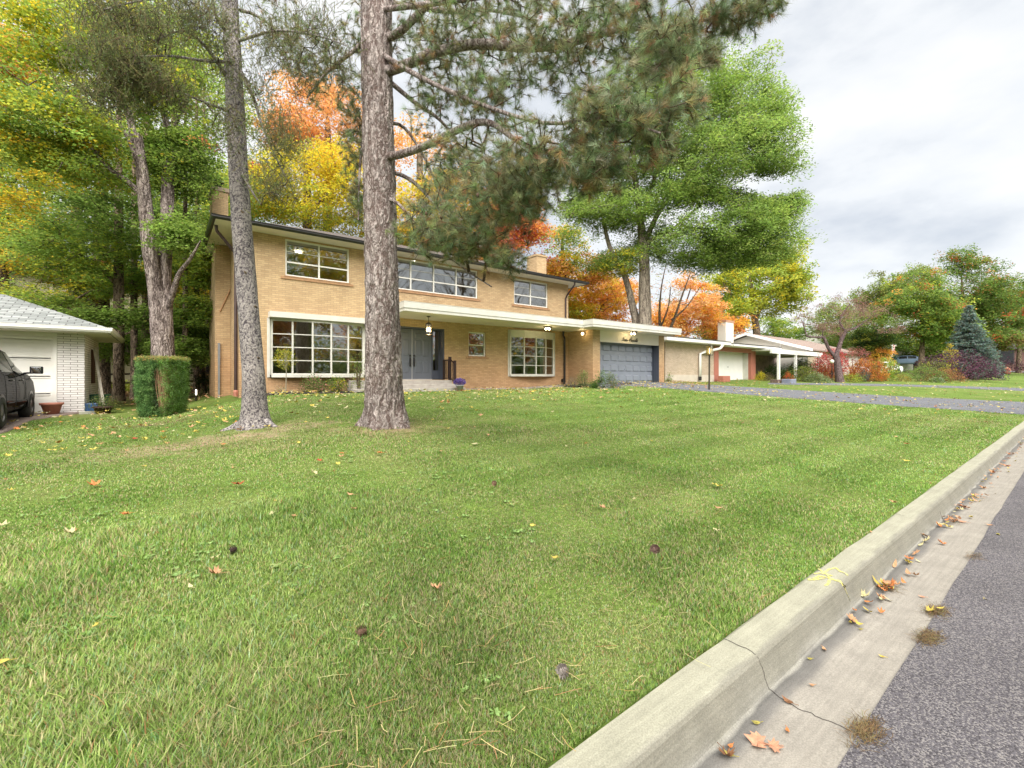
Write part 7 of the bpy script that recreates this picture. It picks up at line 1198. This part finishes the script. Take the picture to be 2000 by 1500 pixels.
# ---------------------------------------------------------------- far wood across the road (seen only as reflections) 
r = np.random.default_rng(404); cs = []; cl_ = []; pp_ = [[G_MD, G_LT, G_YL], [G_DK, G_MD, G_LT], [ORG, PCH, GOLD], [G_YL, YEL, GOLD], [G_MD, (0.16, 0.2, 0.06)], [(0.3, 0.12, 0.06), ORG]]
wv = MB()
for i, (x, y, s, pi_) in enumerate([(-16, -21, 5, 0), (-7, -24, 5.5, 1), (1, -20, 4.2, 2), (9, -25, 5.2, 1), (16, -21, 4.8, 3), (25, -26, 5.5, 0), (34, -22, 4.6, 5), (43, -27, 5.5, 1), (53, -22, 4.6, 3), (-28, -22, 5, 1), (64, -24, 5, 4), (-12, -9.5 - 8, 3, 2)]):
    tall = 2.1 if x < 22 else 1.0; c = ell((x, y, 2.0 + s * tall), (s * 1.1, s, s * tall), 520 if x < 22 else 110, r, 0.2); k = 30; pos = np.repeat(c, k, 0) + r.normal(size=(len(c) * k, 3)) * np.array([.8, .8, .35]); cs.append(pos); cb = pal(len(c), pp_[pi_], [2] * len(pp_[pi_]), r, .1); cl_.append(np.repeat(cb, k, 0) * (1 + r.normal(size=(len(pos), 1)) * .18))
    c = ell((x + r.normal() * 2, y + 3, 2.2), (4.6, 2.5, 2.6), 110, r, 0.3); pos = np.repeat(c, k, 0) + r.normal(size=(len(c) * k, 3)) * np.array([.7, .7, .35]); cs.append(pos); cl_.append(np.repeat(pal(len(c), [G_DK, G_MD, (0.2, 0.12, 0.05)], [3, 2, 1], r, .1), k, 0)); wv.tube([(x, y, 0), (x + .3, y, 4), (x, y, 5 + s)], [.35, .25, .05], 7)
    if x >= 22 or i == 11:
        hx = 21 + 6 * r.random(); wv.tube([(x, y, 4), (x + .4, y, hx * .7), (x, y, hx)], [.3, .18, .04], 6)
        for j in range(46):
            a = r.random() * 6.28; z0 = 4 + (hx - 5) * r.random(); ln_ = (hx - z0) * .35 + 1.5; e1 = (x + ln_ * .6 * math.cos(a), y + ln_ * .6 * math.sin(a), z0 + ln_ * .5); wv.tube([(x, y, z0), e1, (x + ln_ * math.cos(a + .3), y + ln_ * math.sin(a + .3), z0 + ln_ * 1.1)], [.09, .05, .015], 4)
            wv.tube([e1, (e1[0] + ln_ * .5 * math.cos(a - .8), e1[1] + ln_ * .5 * math.sin(a - .8), e1[2] + ln_ * .6)], [.04, .01], 3)
    for j in range(6): a = j * 1.05 + i; wv.tube([(x + .2, y, 3 + j * .5), (x + s * .6 * math.cos(a), y + s * .6 * math.sin(a), 5.5 + j * .7)], [.12, .02], 5)
for x in range(-30, 80, 4):
    c = ell((x, -31 + r.normal(), 3.2), (3.4, 2.5, 4.4), 90, r, 0.3); pos = np.repeat(c, 26, 0) + r.normal(size=(len(c) * 26, 3)) * np.array([.6, .6, .45]); cs.append(pos); cl_.append(np.repeat(pal(len(c), [G_DK, G_MD, G_YL, (0.3, 0.15, 0.05)], [4, 3, .8, .8], r, .1), 26, 0))
pos = np.concatenate(cs); V, F, C = leaves(pos, 0.32 * (0.7 + 0.6 * r.random(len(pos))), np.clip(np.concatenate(cl_), .004, .9), 0.6, 0.7, 3)
struct(fastmesh('far_woods', V, F, LEAF, C), 'stuff'); struct(wv.build('far_woods_trunks', B_DK), 'stuff')
# ---------------------------------------------------------------- grass blades
r = np.random.default_rng(1)
def inpoly(x, y, P):
    c = np.zeros(len(x), bool); n = len(P)
    for i in range(n):
        x0, y0 = P[i]; x1, y1 = P[(i + 1) % n]; cond = ((y0 > y) != (y1 > y)) & (x < (x1 - x0) * (y - y0) / (y1 - y0 + 1e-12) + x0); c ^= cond
    return c
DRV = NEAR + FAR[::-1]; DR2 = AEDGE + [(-9.6, 1.2), (-7.6, 18.5)]; BED = [(15.2, 15.4), (16.6, 14.3), (18.6, 14.5), (19.4, 15.1), (19.2, 15.45), (15, 17)]; HP = [(1.4, 17.05), (40, 17.05), (40, 40), (1.4, 40)]
def scatter(n, dmin, dmax, power=1.0):
    d = dmin * (dmax / dmin) ** (r.random(n) ** power); a = HEAD + R_(1) * (r.random(n) * 124 - 56); x, y = d * np.cos(a), d * np.sin(a)
    soil = np.exp(-(((x - 3.2) / 0.85) ** 2 + ((y - 8.0) / 0.6) ** 2)) + np.exp(-(((x - 0.6) / 1.5) ** 2 + ((y - 9.1) / 0.75) ** 2)) * 1.1 + np.exp(-(((x) / 1.0) ** 2 + ((y - 13.6) / 0.9) ** 2)) * 0.8
    soil *= np.clip(2.4 * vn(x * 1.9, y * 1.9, 12) - 0.45, 0, 1.1)
    ok = (y > curbY(x) - 0.002) & ~inpoly(x, y, DRV) & ~inpoly(x, y, DR2) & ~inpoly(x, y, BED) & ~inpoly(x, y, HP) & (r.random(n) > soil * 0.75) & (r.random(n) > 0.7 * (vn(x * 2.6, y * 2.6, 31) * .6 + vn(x * 8, y * 8, 32) * .4 > .74)) & ~((x > 2) & (y > 15.85) & (x < 6.7)) & ~((y > 16.3)) & ~((x > 5) & (x < 9.8) & (y > 15.75)) & ~((x > 9.4) & (y > 16.2)) & ~((x < 1.5) & (y > 17.5)); return x[ok], y[ok], d[ok]
def blades(name, n, dmin, dmax, label, h0=0.0185, wk=0.0012, wk2=0.00045):
    x, y, d = scatter(n, dmin, dmax); m = len(x); z = vterr(x, y) + 0.02 * (vn(x * 0.7, y * 0.7, 3) - 0.5) * np.clip(y - curbY(x), 0, 1) - 0.004
    lush = vn(x * 0.9, y * 0.9, 5) * 0.5 + vn(x * 2.6, y * 2.6, 6) * 0.3 + vn(x * 9, y * 9, 7) * 0.2; near_edge = np.clip((y - curbY(x)) / 0.25, 0, 1)
    left = np.clip((1.2 - (x - 0.30 * y)) / 1.5, 0, 1) * (d < 5); h = (h0 * (0.45 + 1.0 * lush) * (0.6 + 0.8 * r.random(m)) + 0.028 * left * r.random(m)) * (1 + 0.02 * d); h = h * (0.72 + 0.75 * vn(x * 1.5, y * 1.5, 33) ** 2 * (1 + 0.6 * left)); tall = r.random(m) < 0.006; h = np.where(tall, h * 1.6, h)
    band = np.sign(np.sin((y - 0.02 * x) * 6.283 / 1.1)) * np.clip((x - 1) / 3, 0, 1); dr = r.random(m) * 6.283; dr = np.where(r.random(m) < 0.22 * np.abs(band), np.where(band > 0, 0.0, 3.14) + r.normal(size=m) * .6, dr); lean = h * (0.3 + 0.7 * r.random(m)); w_ = (wk + wk2 * d) * (0.7 + 0.6 * r.random(m)); ux, uy = np.cos(dr), np.sin(dr); px_, py_ = -uy, ux
    sz = np.zeros(m); B = np.stack([x, y, z], 1); s = np.stack([px_ * w_, py_ * w_, sz], 1); M = B + np.stack([ux * lean * .35, uy * lean * .35, h * 0.62], 1); Tp = B + np.stack([ux * lean, uy * lean, h], 1)
    V = np.stack([B - s, B + s, M + s * .75, M - s * .75, Tp], 1).reshape(-1, 3); b_ = np.arange(m)[:, None] * 5
    # straw in dry patches
    dry = np.clip(0.08 + 0.95 * (vn(x * 0.45, y * 0.45, 9) * .5 + vn(x * 1.7, y * 1.7, 10) * .3 + vn(x * 6, y * 6, 11) * .2 - 0.42), 0.03, 0.75) + 0.35 * np.exp(-(((x - 2.6) / 2.3) ** 2 + ((y - 7.0) / 1.6) ** 2)) + 0.12 * np.exp(-(((x - 3) / 3) ** 2 + ((y - 3) / 1.2) ** 2)); sel = r.random(m)
    g1, g2, g3 = np.array([0.135, 0.265, 0.04]), np.array([0.24, 0.375, 0.075]), np.array([0.39, 0.47, 0.16]); mixg = np.clip(r.normal(size=m) * .28 + 1.05 - lush, 0, 1)[:, None]
    C = np.where(mixg < .5, g1 + (g2 - g1) * mixg * 2, g2 + (g3 - g2) * (mixg * 2 - 1)); blue = (r.random(m) < 0.14); C[blue] = C[blue] * np.array([0.85, 0.97, 1.7]); st = sel < dry; straw = np.array([0.52, 0.46, 0.25]) * (0.6 + 0.6 * r.random((m, 1))); C = np.where(st[:, None], straw, C * (1 + r.normal(size=(m, 1)) * .2)); br = r.random(m) < 0.02; C[br] = np.array([0.36, 0.20, 0.09])
    C = C * (1 + 0.02 * band[:, None]) * (0.66 + 0.66 * (0.5 * vn(x * .35, y * .35, 21) + .3 * vn(x * 1.3, y * 1.3, 22) + .2 * vn(x * 5, y * 5, 23)))[:, None]; C = np.clip(C, .01, .9); q = b_ + np.array([[0, 1, 2, 3]]); t = b_ + np.array([[3, 2, 4, 4]])
    # quads + tip triangles in one mesh: two passes of polygons
    me = bpy.data.meshes.new(name); me.vertices.add(len(V)); me.vertices.foreach_set('co', V.astype(np.float32).ravel()); loops = np.concatenate([q, (b_ + np.array([[3, 2, 4]]))], 1).astype(np.int32).ravel(); me.loops.add(len(loops)); me.loops.foreach_set('vertex_index', loops)
    me.polygons.add(2 * m); ls = np.stack([np.arange(m) * 7, np.arange(m) * 7 + 4], 1).ravel().astype(np.int32); me.polygons.foreach_set('loop_start', ls); me.update(calc_edges=True)
    at = me.attributes.new('Col', 'FLOAT_COLOR', 'CORNER'); C4 = np.ones((m, 7, 4), np.float32); C4[:, :, :3] = C[:, None, :]; at.data.foreach_set('color', C4.ravel()); me.materials.append(BLADE)
    o = bpy.data.objects.new(name, me); COL.objects.link(o); struct(o, 'stuff', label); o['category'] = 'grass'; return o
blades('grass', 1280000, 1.25, 26.0, 'short mown green grass with straw coloured patches')
# loose dead stalks and long pine needles strewn in the turf
b_n = 1700; x, y, d = scatter(b_n, 1.3, 9.0); m = len(x); L_ = 0.04 + 0.09 * r.random(m) ** 1.5; a = r.random(m) * 6.283; z = vterr(x, y) + 0.028 + 0.018 * r.random(m); cv = r.normal(size=m) * 0.18
P0 = np.stack([x, y, z], 1); P1 = P0 + np.stack([np.cos(a), np.sin(a), r.normal(size=m) * .12], 1) * (L_ / 2)[:, None]; P2 = P1 + np.stack([np.cos(a + cv), np.sin(a + cv), r.normal(size=m) * .12], 1) * (L_ / 2)[:, None]; s = np.stack([-np.sin(a), np.cos(a), np.zeros(m)], 1) * 0.0013
V = np.stack([P0 - s, P0 + s, P1 + s, P1 - s, P2 + s, P2 - s], 1).reshape(-1, 3); bb = np.arange(m)[:, None] * 6; F = np.stack([bb + np.array([[0, 1, 2, 3]]), bb + np.array([[3, 2, 4, 5]])], 1).reshape(-1, 4); C = np.repeat(pal(m, [(0.58, 0.50, 0.25), (0.50, 0.36, 0.15), (0.45, 0.46, 0.16), (0.42, 0.22, 0.10)], [4, 2, 2, 1], r), 2, 0)
o = fastmesh('dead_stalks', V, F, LITTER, C); struct(o, 'stuff', 'straw stalks and dropped needles lying in the grass'); o['category'] = 'debris'
m = 3400; kk = r.random(m) < 0.4; x = np.where(kk, 3.2 + r.normal(size=m) * .8, 0.6 + r.normal(size=m) * 1.5); y = np.where(kk, 7.9 + r.normal(size=m) * .6, 9.1 + r.normal(size=m) * .9); L_ = 0.05 + 0.09 * r.random(m); a = r.random(m) * 6.283; z = vterr(x, y) + 0.008 + 0.02 * r.random(m)
P0 = np.stack([x, y, z], 1); P1 = P0 + np.stack([np.cos(a), np.sin(a), r.normal(size=m) * .1], 1) * L_[:, None]; s = np.stack([-np.sin(a), np.cos(a), np.zeros(m)], 1) * 0.0022
V = np.stack([P0 - s, P0 + s, P1 + s, P1 - s], 1).reshape(-1, 3); o = fastmesh('pine_straw', V, np.arange(4 * m).reshape(m, 4), LITTER, pal(m, [(0.42, 0.27, 0.16), (0.52, 0.38, 0.24), (0.30, 0.19, 0.11), (0.45, 0.42, 0.2)], [3, 3, 2, 1], r)); struct(o, 'stuff', 'rusty pine straw on bare soil under the two front trees'); o['category'] = 'debris'
# ---------------------------------------------------------------- fallen leaves
MAPLE = [(0, -0.5), (0.06, -0.2), (0.30, -0.30), (0.27, -0.14), (0.5, 0.02), (0.36, 0.08), (0.42, 0.26), (0.22, 0.2), (0.14, 0.26), (0.0, 0.5), (-0.14, 0.26), (-0.22, 0.2), (-0.42, 0.26), (-0.36, 0.08), (-0.5, 0.02), (-0.27, -0.14), (-0.30, -0.30), (-0.06, -0.2)]
OVAL = [(0, -0.5), (0.14, -0.36), (0.22, -0.1), (0.19, 0.18), (0.0, 0.5), (-0.18, 0.2), (-0.22, -0.1), (-0.14, -0.35)]
def one_leaf(b, p, s, a, shape, curl, tilt, nrm=None):
    k = len(shape); ca, sa = math.cos(a), math.sin(a); base = len(b.v); tx, ty = tilt
    for (u, v) in shape + [(0, 0)]:
        rr = math.hypot(u, v); z = curl * rr * rr * 2.2 * s * (1 if v > 0 else .6) + 0.05 * s * math.sin(9 * u + 3 * v); X, Y = u * s * ca - v * s * sa, u * s * sa + v * s * ca; b.v.append((p[0] + X, p[1] + Y, p[2] + z + tx * X + ty * Y))
    for i in range(k): b.f.append((base + i, base + (i + 1) % k, base + k))
LC = {n: mat('leaf_' + n, c, tuple(x * .6 for x in c), 25, .7, .3) for n, c in dict(yellow=(0.66, 0.52, 0.10), pale=(0.62, 0.56, 0.30), orange=(0.62, 0.22, 0.06), red=(0.52, 0.07, 0.03), tan=(0.60, 0.33, 0.17), brown=(0.26, 0.12, 0.05), olive=(0.42, 0.36, 0.08), pink=(0.66, 0.33, 0.20)).items()}
def leaf_at(px, py, s, a, shape, col, label, curl=0.35, where='lawn', tilt=(0, 0), stem=True, group='fallen leaves'):
    if where == 'lawn': p = G(px, py) + Vector((0, 0, 0.04))
    else: p = kpt(px, py) + Vector((0, 0, 0.006))
    b = MB(); one_leaf(b, p, s, a, shape, curl, tilt)
    if stem: b.tube([(p.x, p.y, p.z + .002), (p.x + math.sin(a) * s * .5, p.y - math.cos(a) * s * .5, p.z + 0.003), (p.x + math.sin(a + .2) * s * .9, p.y - math.cos(a + .2) * s * .9, p.z + .001)], 0.0012, 4)
    tag(b.build('fallen_leaf', LC[col]), label, 'leaf', group)
for args in [(421, 1140, .085, 1.1, MAPLE, 'tan', 'peach curled maple leaf lying in grass lower left', .9), (853, 1174, .08, 2.2, MAPLE, 'tan', 'upright orange tan leaf in grass below the lawn centre', .8), (184, 961, .13, .4, MAPLE, 'orange', 'orange maple leaf in long grass at far left', .8), (465, 957, .13, 2.9, MAPLE, 'red', 'bright red maple leaf below the spruce roots', .5),
             (246, 1020, .09, 1.9, MAPLE, 'orange', 'small orange leaf below the orange maple leaf at left', .5), (137, 1054, .09, .9, MAPLE, 'pale', 'whitish upturned leaf in the grass at left', .9), (372, 1169, .05, .3, OVAL, 'pale', 'little pale oval leaf beside the peach curled one', .5), (263, 862, .12, .3, MAPLE, 'red', 'red leaf on the bare soil left of the spruce', .3), (742, 896, .10, 1.3, MAPLE, 'orange', 'orange leaf in grass right below the pine', .4),
             (668, 895, .08, 1.3, MAPLE, 'orange', 'first small orange leaf below the pine trunk', .4), (624, 907, .08, .3, MAPLE, 'red', 'small red orange leaf left of its twin below the pine', .5), (684, 976, .07, .8, OVAL, 'tan', 'small rust leaf in grass below the pine', .6), (2, 1326, .06, 1.2, OVAL, 'yellow', 'yellow leaf tip at the left edge of the lawn', .5), (1082, 1102, .06, 1.2, OVAL, 'yellow', 'curled yellow orange leaf mid lawn', .9),
             (1177, 1006, .07, .2, MAPLE, 'tan', 'tan leaf in the middle right of the lawn', .7), (1400, 1055, .07, 1.5, MAPLE, 'pale', 'dull pale leaf right of centre on the lawn', .6), (1402, 1002, .07, .6, OVAL, 'tan', 'narrow pale brown leaf right of centre', .5), (1744, 996, .08, 1.0, MAPLE, 'tan', 'crinkled beige leaf on the lawn beside the kerb', .7), (1770, 905, .10, .2, OVAL, 'yellow', 'pale yellow leaf on the right lawn', .3), (1770, 874, .10, .8, MAPLE, 'red', 'reddish brown leaf on the right lawn', .4)]:
    leaf_at(*args)
for args in [(1480, 1452, .105, .5, MAPLE, 'pink', 'large salmon maple leaf flat in the gutter', .18), (1512, 1462, .075, 3.6, MAPLE, 'pink', 'smaller salmon leaf overlapping the large one', .2), (1418, 1480, .07, 2.4, MAPLE, 'brown', 'crumpled brown maple leaf at the foot of the kerb', .9), (1426, 1462, .035, 1.4, OVAL, 'orange', 'small bronze leaf above the crumpled brown one', .6), (1424, 1478, .04, .4, OVAL, 'olive', 'bronze yellow leaf beside the crumpled brown one', .5),
             (1476, 1416, .04, .9, OVAL, 'olive', 'narrow ochre leaf below the cracked gutter', .4), (1538, 1432, .035, 2.0, OVAL, 'orange', 'small tan leaf right of the salmon leaves', .5), (1538, 1374, .05, .1, OVAL, 'brown', 'dark brown leaf lying on the gutter crack', .6), (1585, 1342, .03, .9, OVAL, 'tan', 'small orange leaf above the crack', .6), (1581, 1290, .03, .9, OVAL, 'olive', 'round yellow leaf in the gutter shade', .4), (1610, 1272, .045, 2.1, OVAL, 'tan', 'narrow orange leaf against the kerb foot', .5),
             (1680, 1232, .028, .9, OVAL, 'olive', 'small yellow leaf higher in the gutter', .4), (1722, 1285, .03, .3, OVAL, 'yellow', 'bright yellow leaf with long stem in the gutter', .4), (1925, 1174, .05, 1.9, OVAL, 'yellow', 'yellow leaf on the dark asphalt', .3), (1950, 1046, .07, 1.6, OVAL, 'olive', 'narrow yellow leaf at the asphalt edge', .3), (1700, 1041, .05, 1.6, OVAL, 'tan', 'small orange leaf on top of the kerb', .5), (1931, 1027, .06, .5, OVAL, 'tan', 'curled tan leaf on the upper gutter', .6),
             (1878, 1021, .08, .2, OVAL, 'pink', 'pale curled leaf in the upper gutter litter', .6), (1882, 993, .09, .7, MAPLE, 'pink', 'salmon curled leaf at the kerb foot far up', .8), (1920, 955, .09, .7, MAPLE, 'tan', 'rust pink leaf near the far end of the gutter', .8), (1965, 911, .10, .7, MAPLE, 'orange', 'orange leaf at the far end of the gutter', .5), (1800, 1168, .04, .4, OVAL, 'pink', 'pale pinkish leaf right of the leaf pile', .3)]:
    leaf_at(*args, where='kerb')
# small heaps: leaves and needles swept together by rain
def heap(name, label, px, py, rx_, n_leaf, n_nee, seed, cols=('tan', 'yellow', 'brown', 'orange'), L_=0.10, ang=None):
    r = np.random.default_rng(seed); c = kpt(px, py); root = T(name, label, 'litter', tuple(c))
    for cn in cols:
        b = MB()
        for i in range(max(1, n_leaf // len(cols))):
            if n_leaf == 0: break
            p = (c.x + r.normal() * rx_, c.y + r.normal() * rx_ * .5, c.z + 0.008 + 0.03 * r.random()); one_leaf(b, p, r.uniform(.04, .075), r.random() * 6.28, MAPLE if r.random() < .5 else OVAL, r.uniform(.3, 1.0), (r.normal() * .35, r.normal() * .35))
        if n_leaf: b.build('leaf', LC[cn], root)
    m = n_nee; a = (r.normal(size=m) * .5 + ang) if ang is not None else r.random(m) * 6.28; P0 = np.stack([c.x + r.normal(size=m) * rx_, c.y + r.normal(size=m) * rx_ * .45, c.z + 0.003 + 0.014 * r.random(m)], 1); LL = L_ * (0.5 + .7 * r.random(m)); a = a + (r.random(m) < .25) * r.normal(size=m)
    P1 = P0 + np.stack([np.cos(a), np.sin(a), r.normal(size=m) * .05], 1) * LL[:, None] * .5; a2 = a + r.normal(size=m) * .35; P2 = P1 + np.stack([np.cos(a2), np.sin(a2), r.normal(size=m) * .1 - .05], 1) * LL[:, None] * .5
    for P in (P1, P2): P[:, 2] = np.clip(P[:, 2], c.z + .001, c.z + .016)
    s = np.stack([-np.sin(a), np.cos(a), np.zeros(m)], 1) * .0009; V = np.stack([P0 - s, P0 + s, P1 + s, P1 - s, P2 + s, P2 - s], 1).reshape(-1, 3); bb = np.arange(m)[:, None] * 6; F = np.stack([bb + np.array([[0, 1, 2, 3]]), bb + np.array([[3, 2, 4, 5]])], 1).reshape(-1, 4); C = np.repeat(pal(m, [(0.20, 0.13, 0.065), (0.27, 0.19, 0.09), (0.13, 0.09, 0.05), (0.25, 0.23, 0.10)], [3, 3, 2, 1], r), 2, 0)
    fastmesh('needle_litter', V, F, LITTER, C, root)['kind'] = 'stuff'
heap('leaf_pile', 'heap of orange and yellow leaves against the kerb', 1735, 1150, .045, 16, 50, 1)
heap('needle_pile', 'matted pine needle clump with a yellow leaf on the asphalt edge', 1830, 1198, .055, 2, 420, 2, ('yellow',), .055, 0.2)
heap('needle_pile', 'matted brown needle clump below the yellow leaf clump', 1815, 1252, .058, 0, 460, 3, (), .055, 0.1)
heap('needle_pile', 'loose needle tangle at the end of the gutter crack', 1690, 1436, .05, 0, 360, 4, (), .06, 0.1)
heap('needle_pile', 'thin wisp of needles on the upper gutter', 1900, 1090, .06, 0, 110, 5, (), .06, -0.2)
heap('leaf_pile', 'scattered curled leaves along the upper kerb foot', 1868, 1021, .06, 6, 30, 6, ('tan', 'brown'))
heap('leaf_pile', 'yellow and tan leaves clustered in the far gutter', 1905, 973, .11, 10, 30, 7, ('yellow', 'tan'))
heap('leaf_pile', 'tan leaves strewn at the far end of the kerb foot', 1985, 882, .35, 14, 30, 8, ('tan', 'orange'), .12)
wb = MB(); r = np.random.default_rng(61)
for i in range(150):
    u = r.random(); d = 1.6 + 7 * u; a = HEAD + R_(r.uniform(-2, 52)); x0, y0 = d * math.cos(a), d * math.sin(a); n_c = 1 + int(4 * r.random())
    if y0 < curbY(x0) + .1 or y0 > 12: continue
    for c_ in range(n_c):
        x, y = x0 + r.normal() * .08, y0 + r.normal() * .08; k = int(r.integers(3, 7)); s_ = r.uniform(.018, .036)
        for j in range(k): an = 6.28 * j / k + r.random(); one_leaf(wb, (x + math.cos(an) * s_ * .6, y + math.sin(an) * s_ * .6, terr(x, y) + .016), s_, an + 1.57, OVAL if c_ % 2 else [(p * 1.5, q) for p, q in OVAL], .5, (r.normal() * .2, r.normal() * .2))
o = wb.build('lawn_weeds', mat('weed_leaf', (0.24, 0.36, 0.10), (0.14, 0.25, 0.06), 30, .6)); struct(o, 'stuff', 'small clover and broad leaved weeds in the lawn'); o['category'] = 'weeds'
# twig of the crack end and pine cones
def cone(px, py, s, label, col=(0.24, 0.14, 0.09)):
    p = G(px, py) + Vector((0, 0, s * .45 + .015)); r = random.Random(int(px)); b = MB(); b.tube([p + Vector((-s * .35, 0, 0)), p, p + Vector((s * .4, 0, .005))], [s * .22, s * .34, s * .12], 8)
    for i in range(46):
        f = i / 46; u = -0.38 + 0.8 * f; rr = s * (.5 - .35 * abs(u - .05) - .1 * f); a = i * 2.4; q = p + Vector((u * s, rr * math.cos(a), rr * math.sin(a))); d = Vector((-.35, math.cos(a), math.sin(a))).normalized() * s * .2; t = d.cross(Vector((1, 0, 0))).normalized() * s * .13; b.add([q - d * .4 - t, q - d * .4 + t, q + d + t * .7, q + d - t * .7], [(0, 1, 2, 3)])
    tag(b.build('pine_cone', mat('cone_%d' % int(px), col, tuple(x * .5 for x in col), 60, .8)), label, 'pine cone', 'pine cones on the lawn')
for a_ in [(707, 1266, .055, 'brown open pine cone lower centre of the lawn'), (1100, 1336, .05, 'pale grey pine cone near the kerb', (0.42, 0.36, 0.33)), (1280, 1093, .06, 'brown pine cone right of centre on the lawn', (0.24, 0.14, 0.12)), (456, 1087, .055, 'dark pine cone left of centre in the grass', (0.10, 0.06, 0.05)), (966, 957, .05, 'small tan pine cone in the upper lawn', (0.34, 0.2, 0.13))]: cone(*a_)
# the uncountable rest
r = np.random.default_rng(88); b = {k: MB() for k in ('yellow', 'pale', 'tan', 'orange')}
def strew(n, gen, sz, w_):
    for i in range(n):
        x, y = gen()
        if y < curbY(x) + .05: continue
        if x > 1.9 and y > 17.0 and x < 23: continue
        onD = inpoly(np.array([x]), np.array([y]), DRV)[0]; z = terr(x, y) + (0.045 if onD else 0.04 if y < 9 else 0.072); k = r.choice(['yellow', 'pale', 'tan', 'orange'], p=w_); one_leaf(b[k], (x, y, z), sz * r.uniform(.6, 1.3), r.random() * 6.28, MAPLE if r.random() < .7 else OVAL, r.uniform(.1, .8), (r.normal() * .15, r.normal() * .15))
strew(1500, lambda: (r.uniform(2, 24), 16.6 - abs(r.normal()) * 3.6), .11, [.42, .42, .12, .04])
strew(520, lambda: (r.uniform(17.5, 34), r.uniform(2, 16)), .09, [.4, .42, .13, .05])
strew(900, lambda: (r.uniform(23, 60), r.uniform(2, 17)), .12, [.42, .4, .13, .05])
strew(420, lambda: (r.uniform(-6, 1.5), r.uniform(9, 18.2)), .10, [.45, .25, .2, .1])
strew(170, lambda: (r.uniform(-3, 20), r.uniform(2.5, 12)), .07, [.3, .35, .25, .1])
strew(420, lambda: (r.uniform(22.5, 25.5), r.uniform(13.5, 16.4)), .09, [.3, .3, .3, .1])
strew(1200, lambda: (r.uniform(-9, 3), r.uniform(19, 38)), .14, [.1, .1, .55, .25])
for i in range(170):
    x = 3.2 + 22 * r.random() ** 1.3; off = -0.245 - abs(r.normal()) * 0.05 * (1 + x * .08); k = r.choice(['yellow', 'pale', 'tan', 'orange'], p=[.2, .2, .4, .2]); one_leaf(b[k], (x, curbY(x) + max(off, -.55), 0.018 + 0.012 * r.random()), r.uniform(.03, .075), r.random() * 6.28, MAPLE if r.random() < .5 else OVAL, r.uniform(.3, 1.0), (r.normal() * .25, r.normal() * .25))
allv = MB(); 
for k, q in b.items():
    o = q.build('fallen_leaves', LC[k]); struct(o, 'stuff', {'yellow': 'yellow', 'pale': 'pale cream', 'tan': 'tan', 'orange': 'orange'}[k] + ' fallen leaves strewn over lawns and driveway'); o['category'] = 'leaves'
bpy.context.view_layer.update()
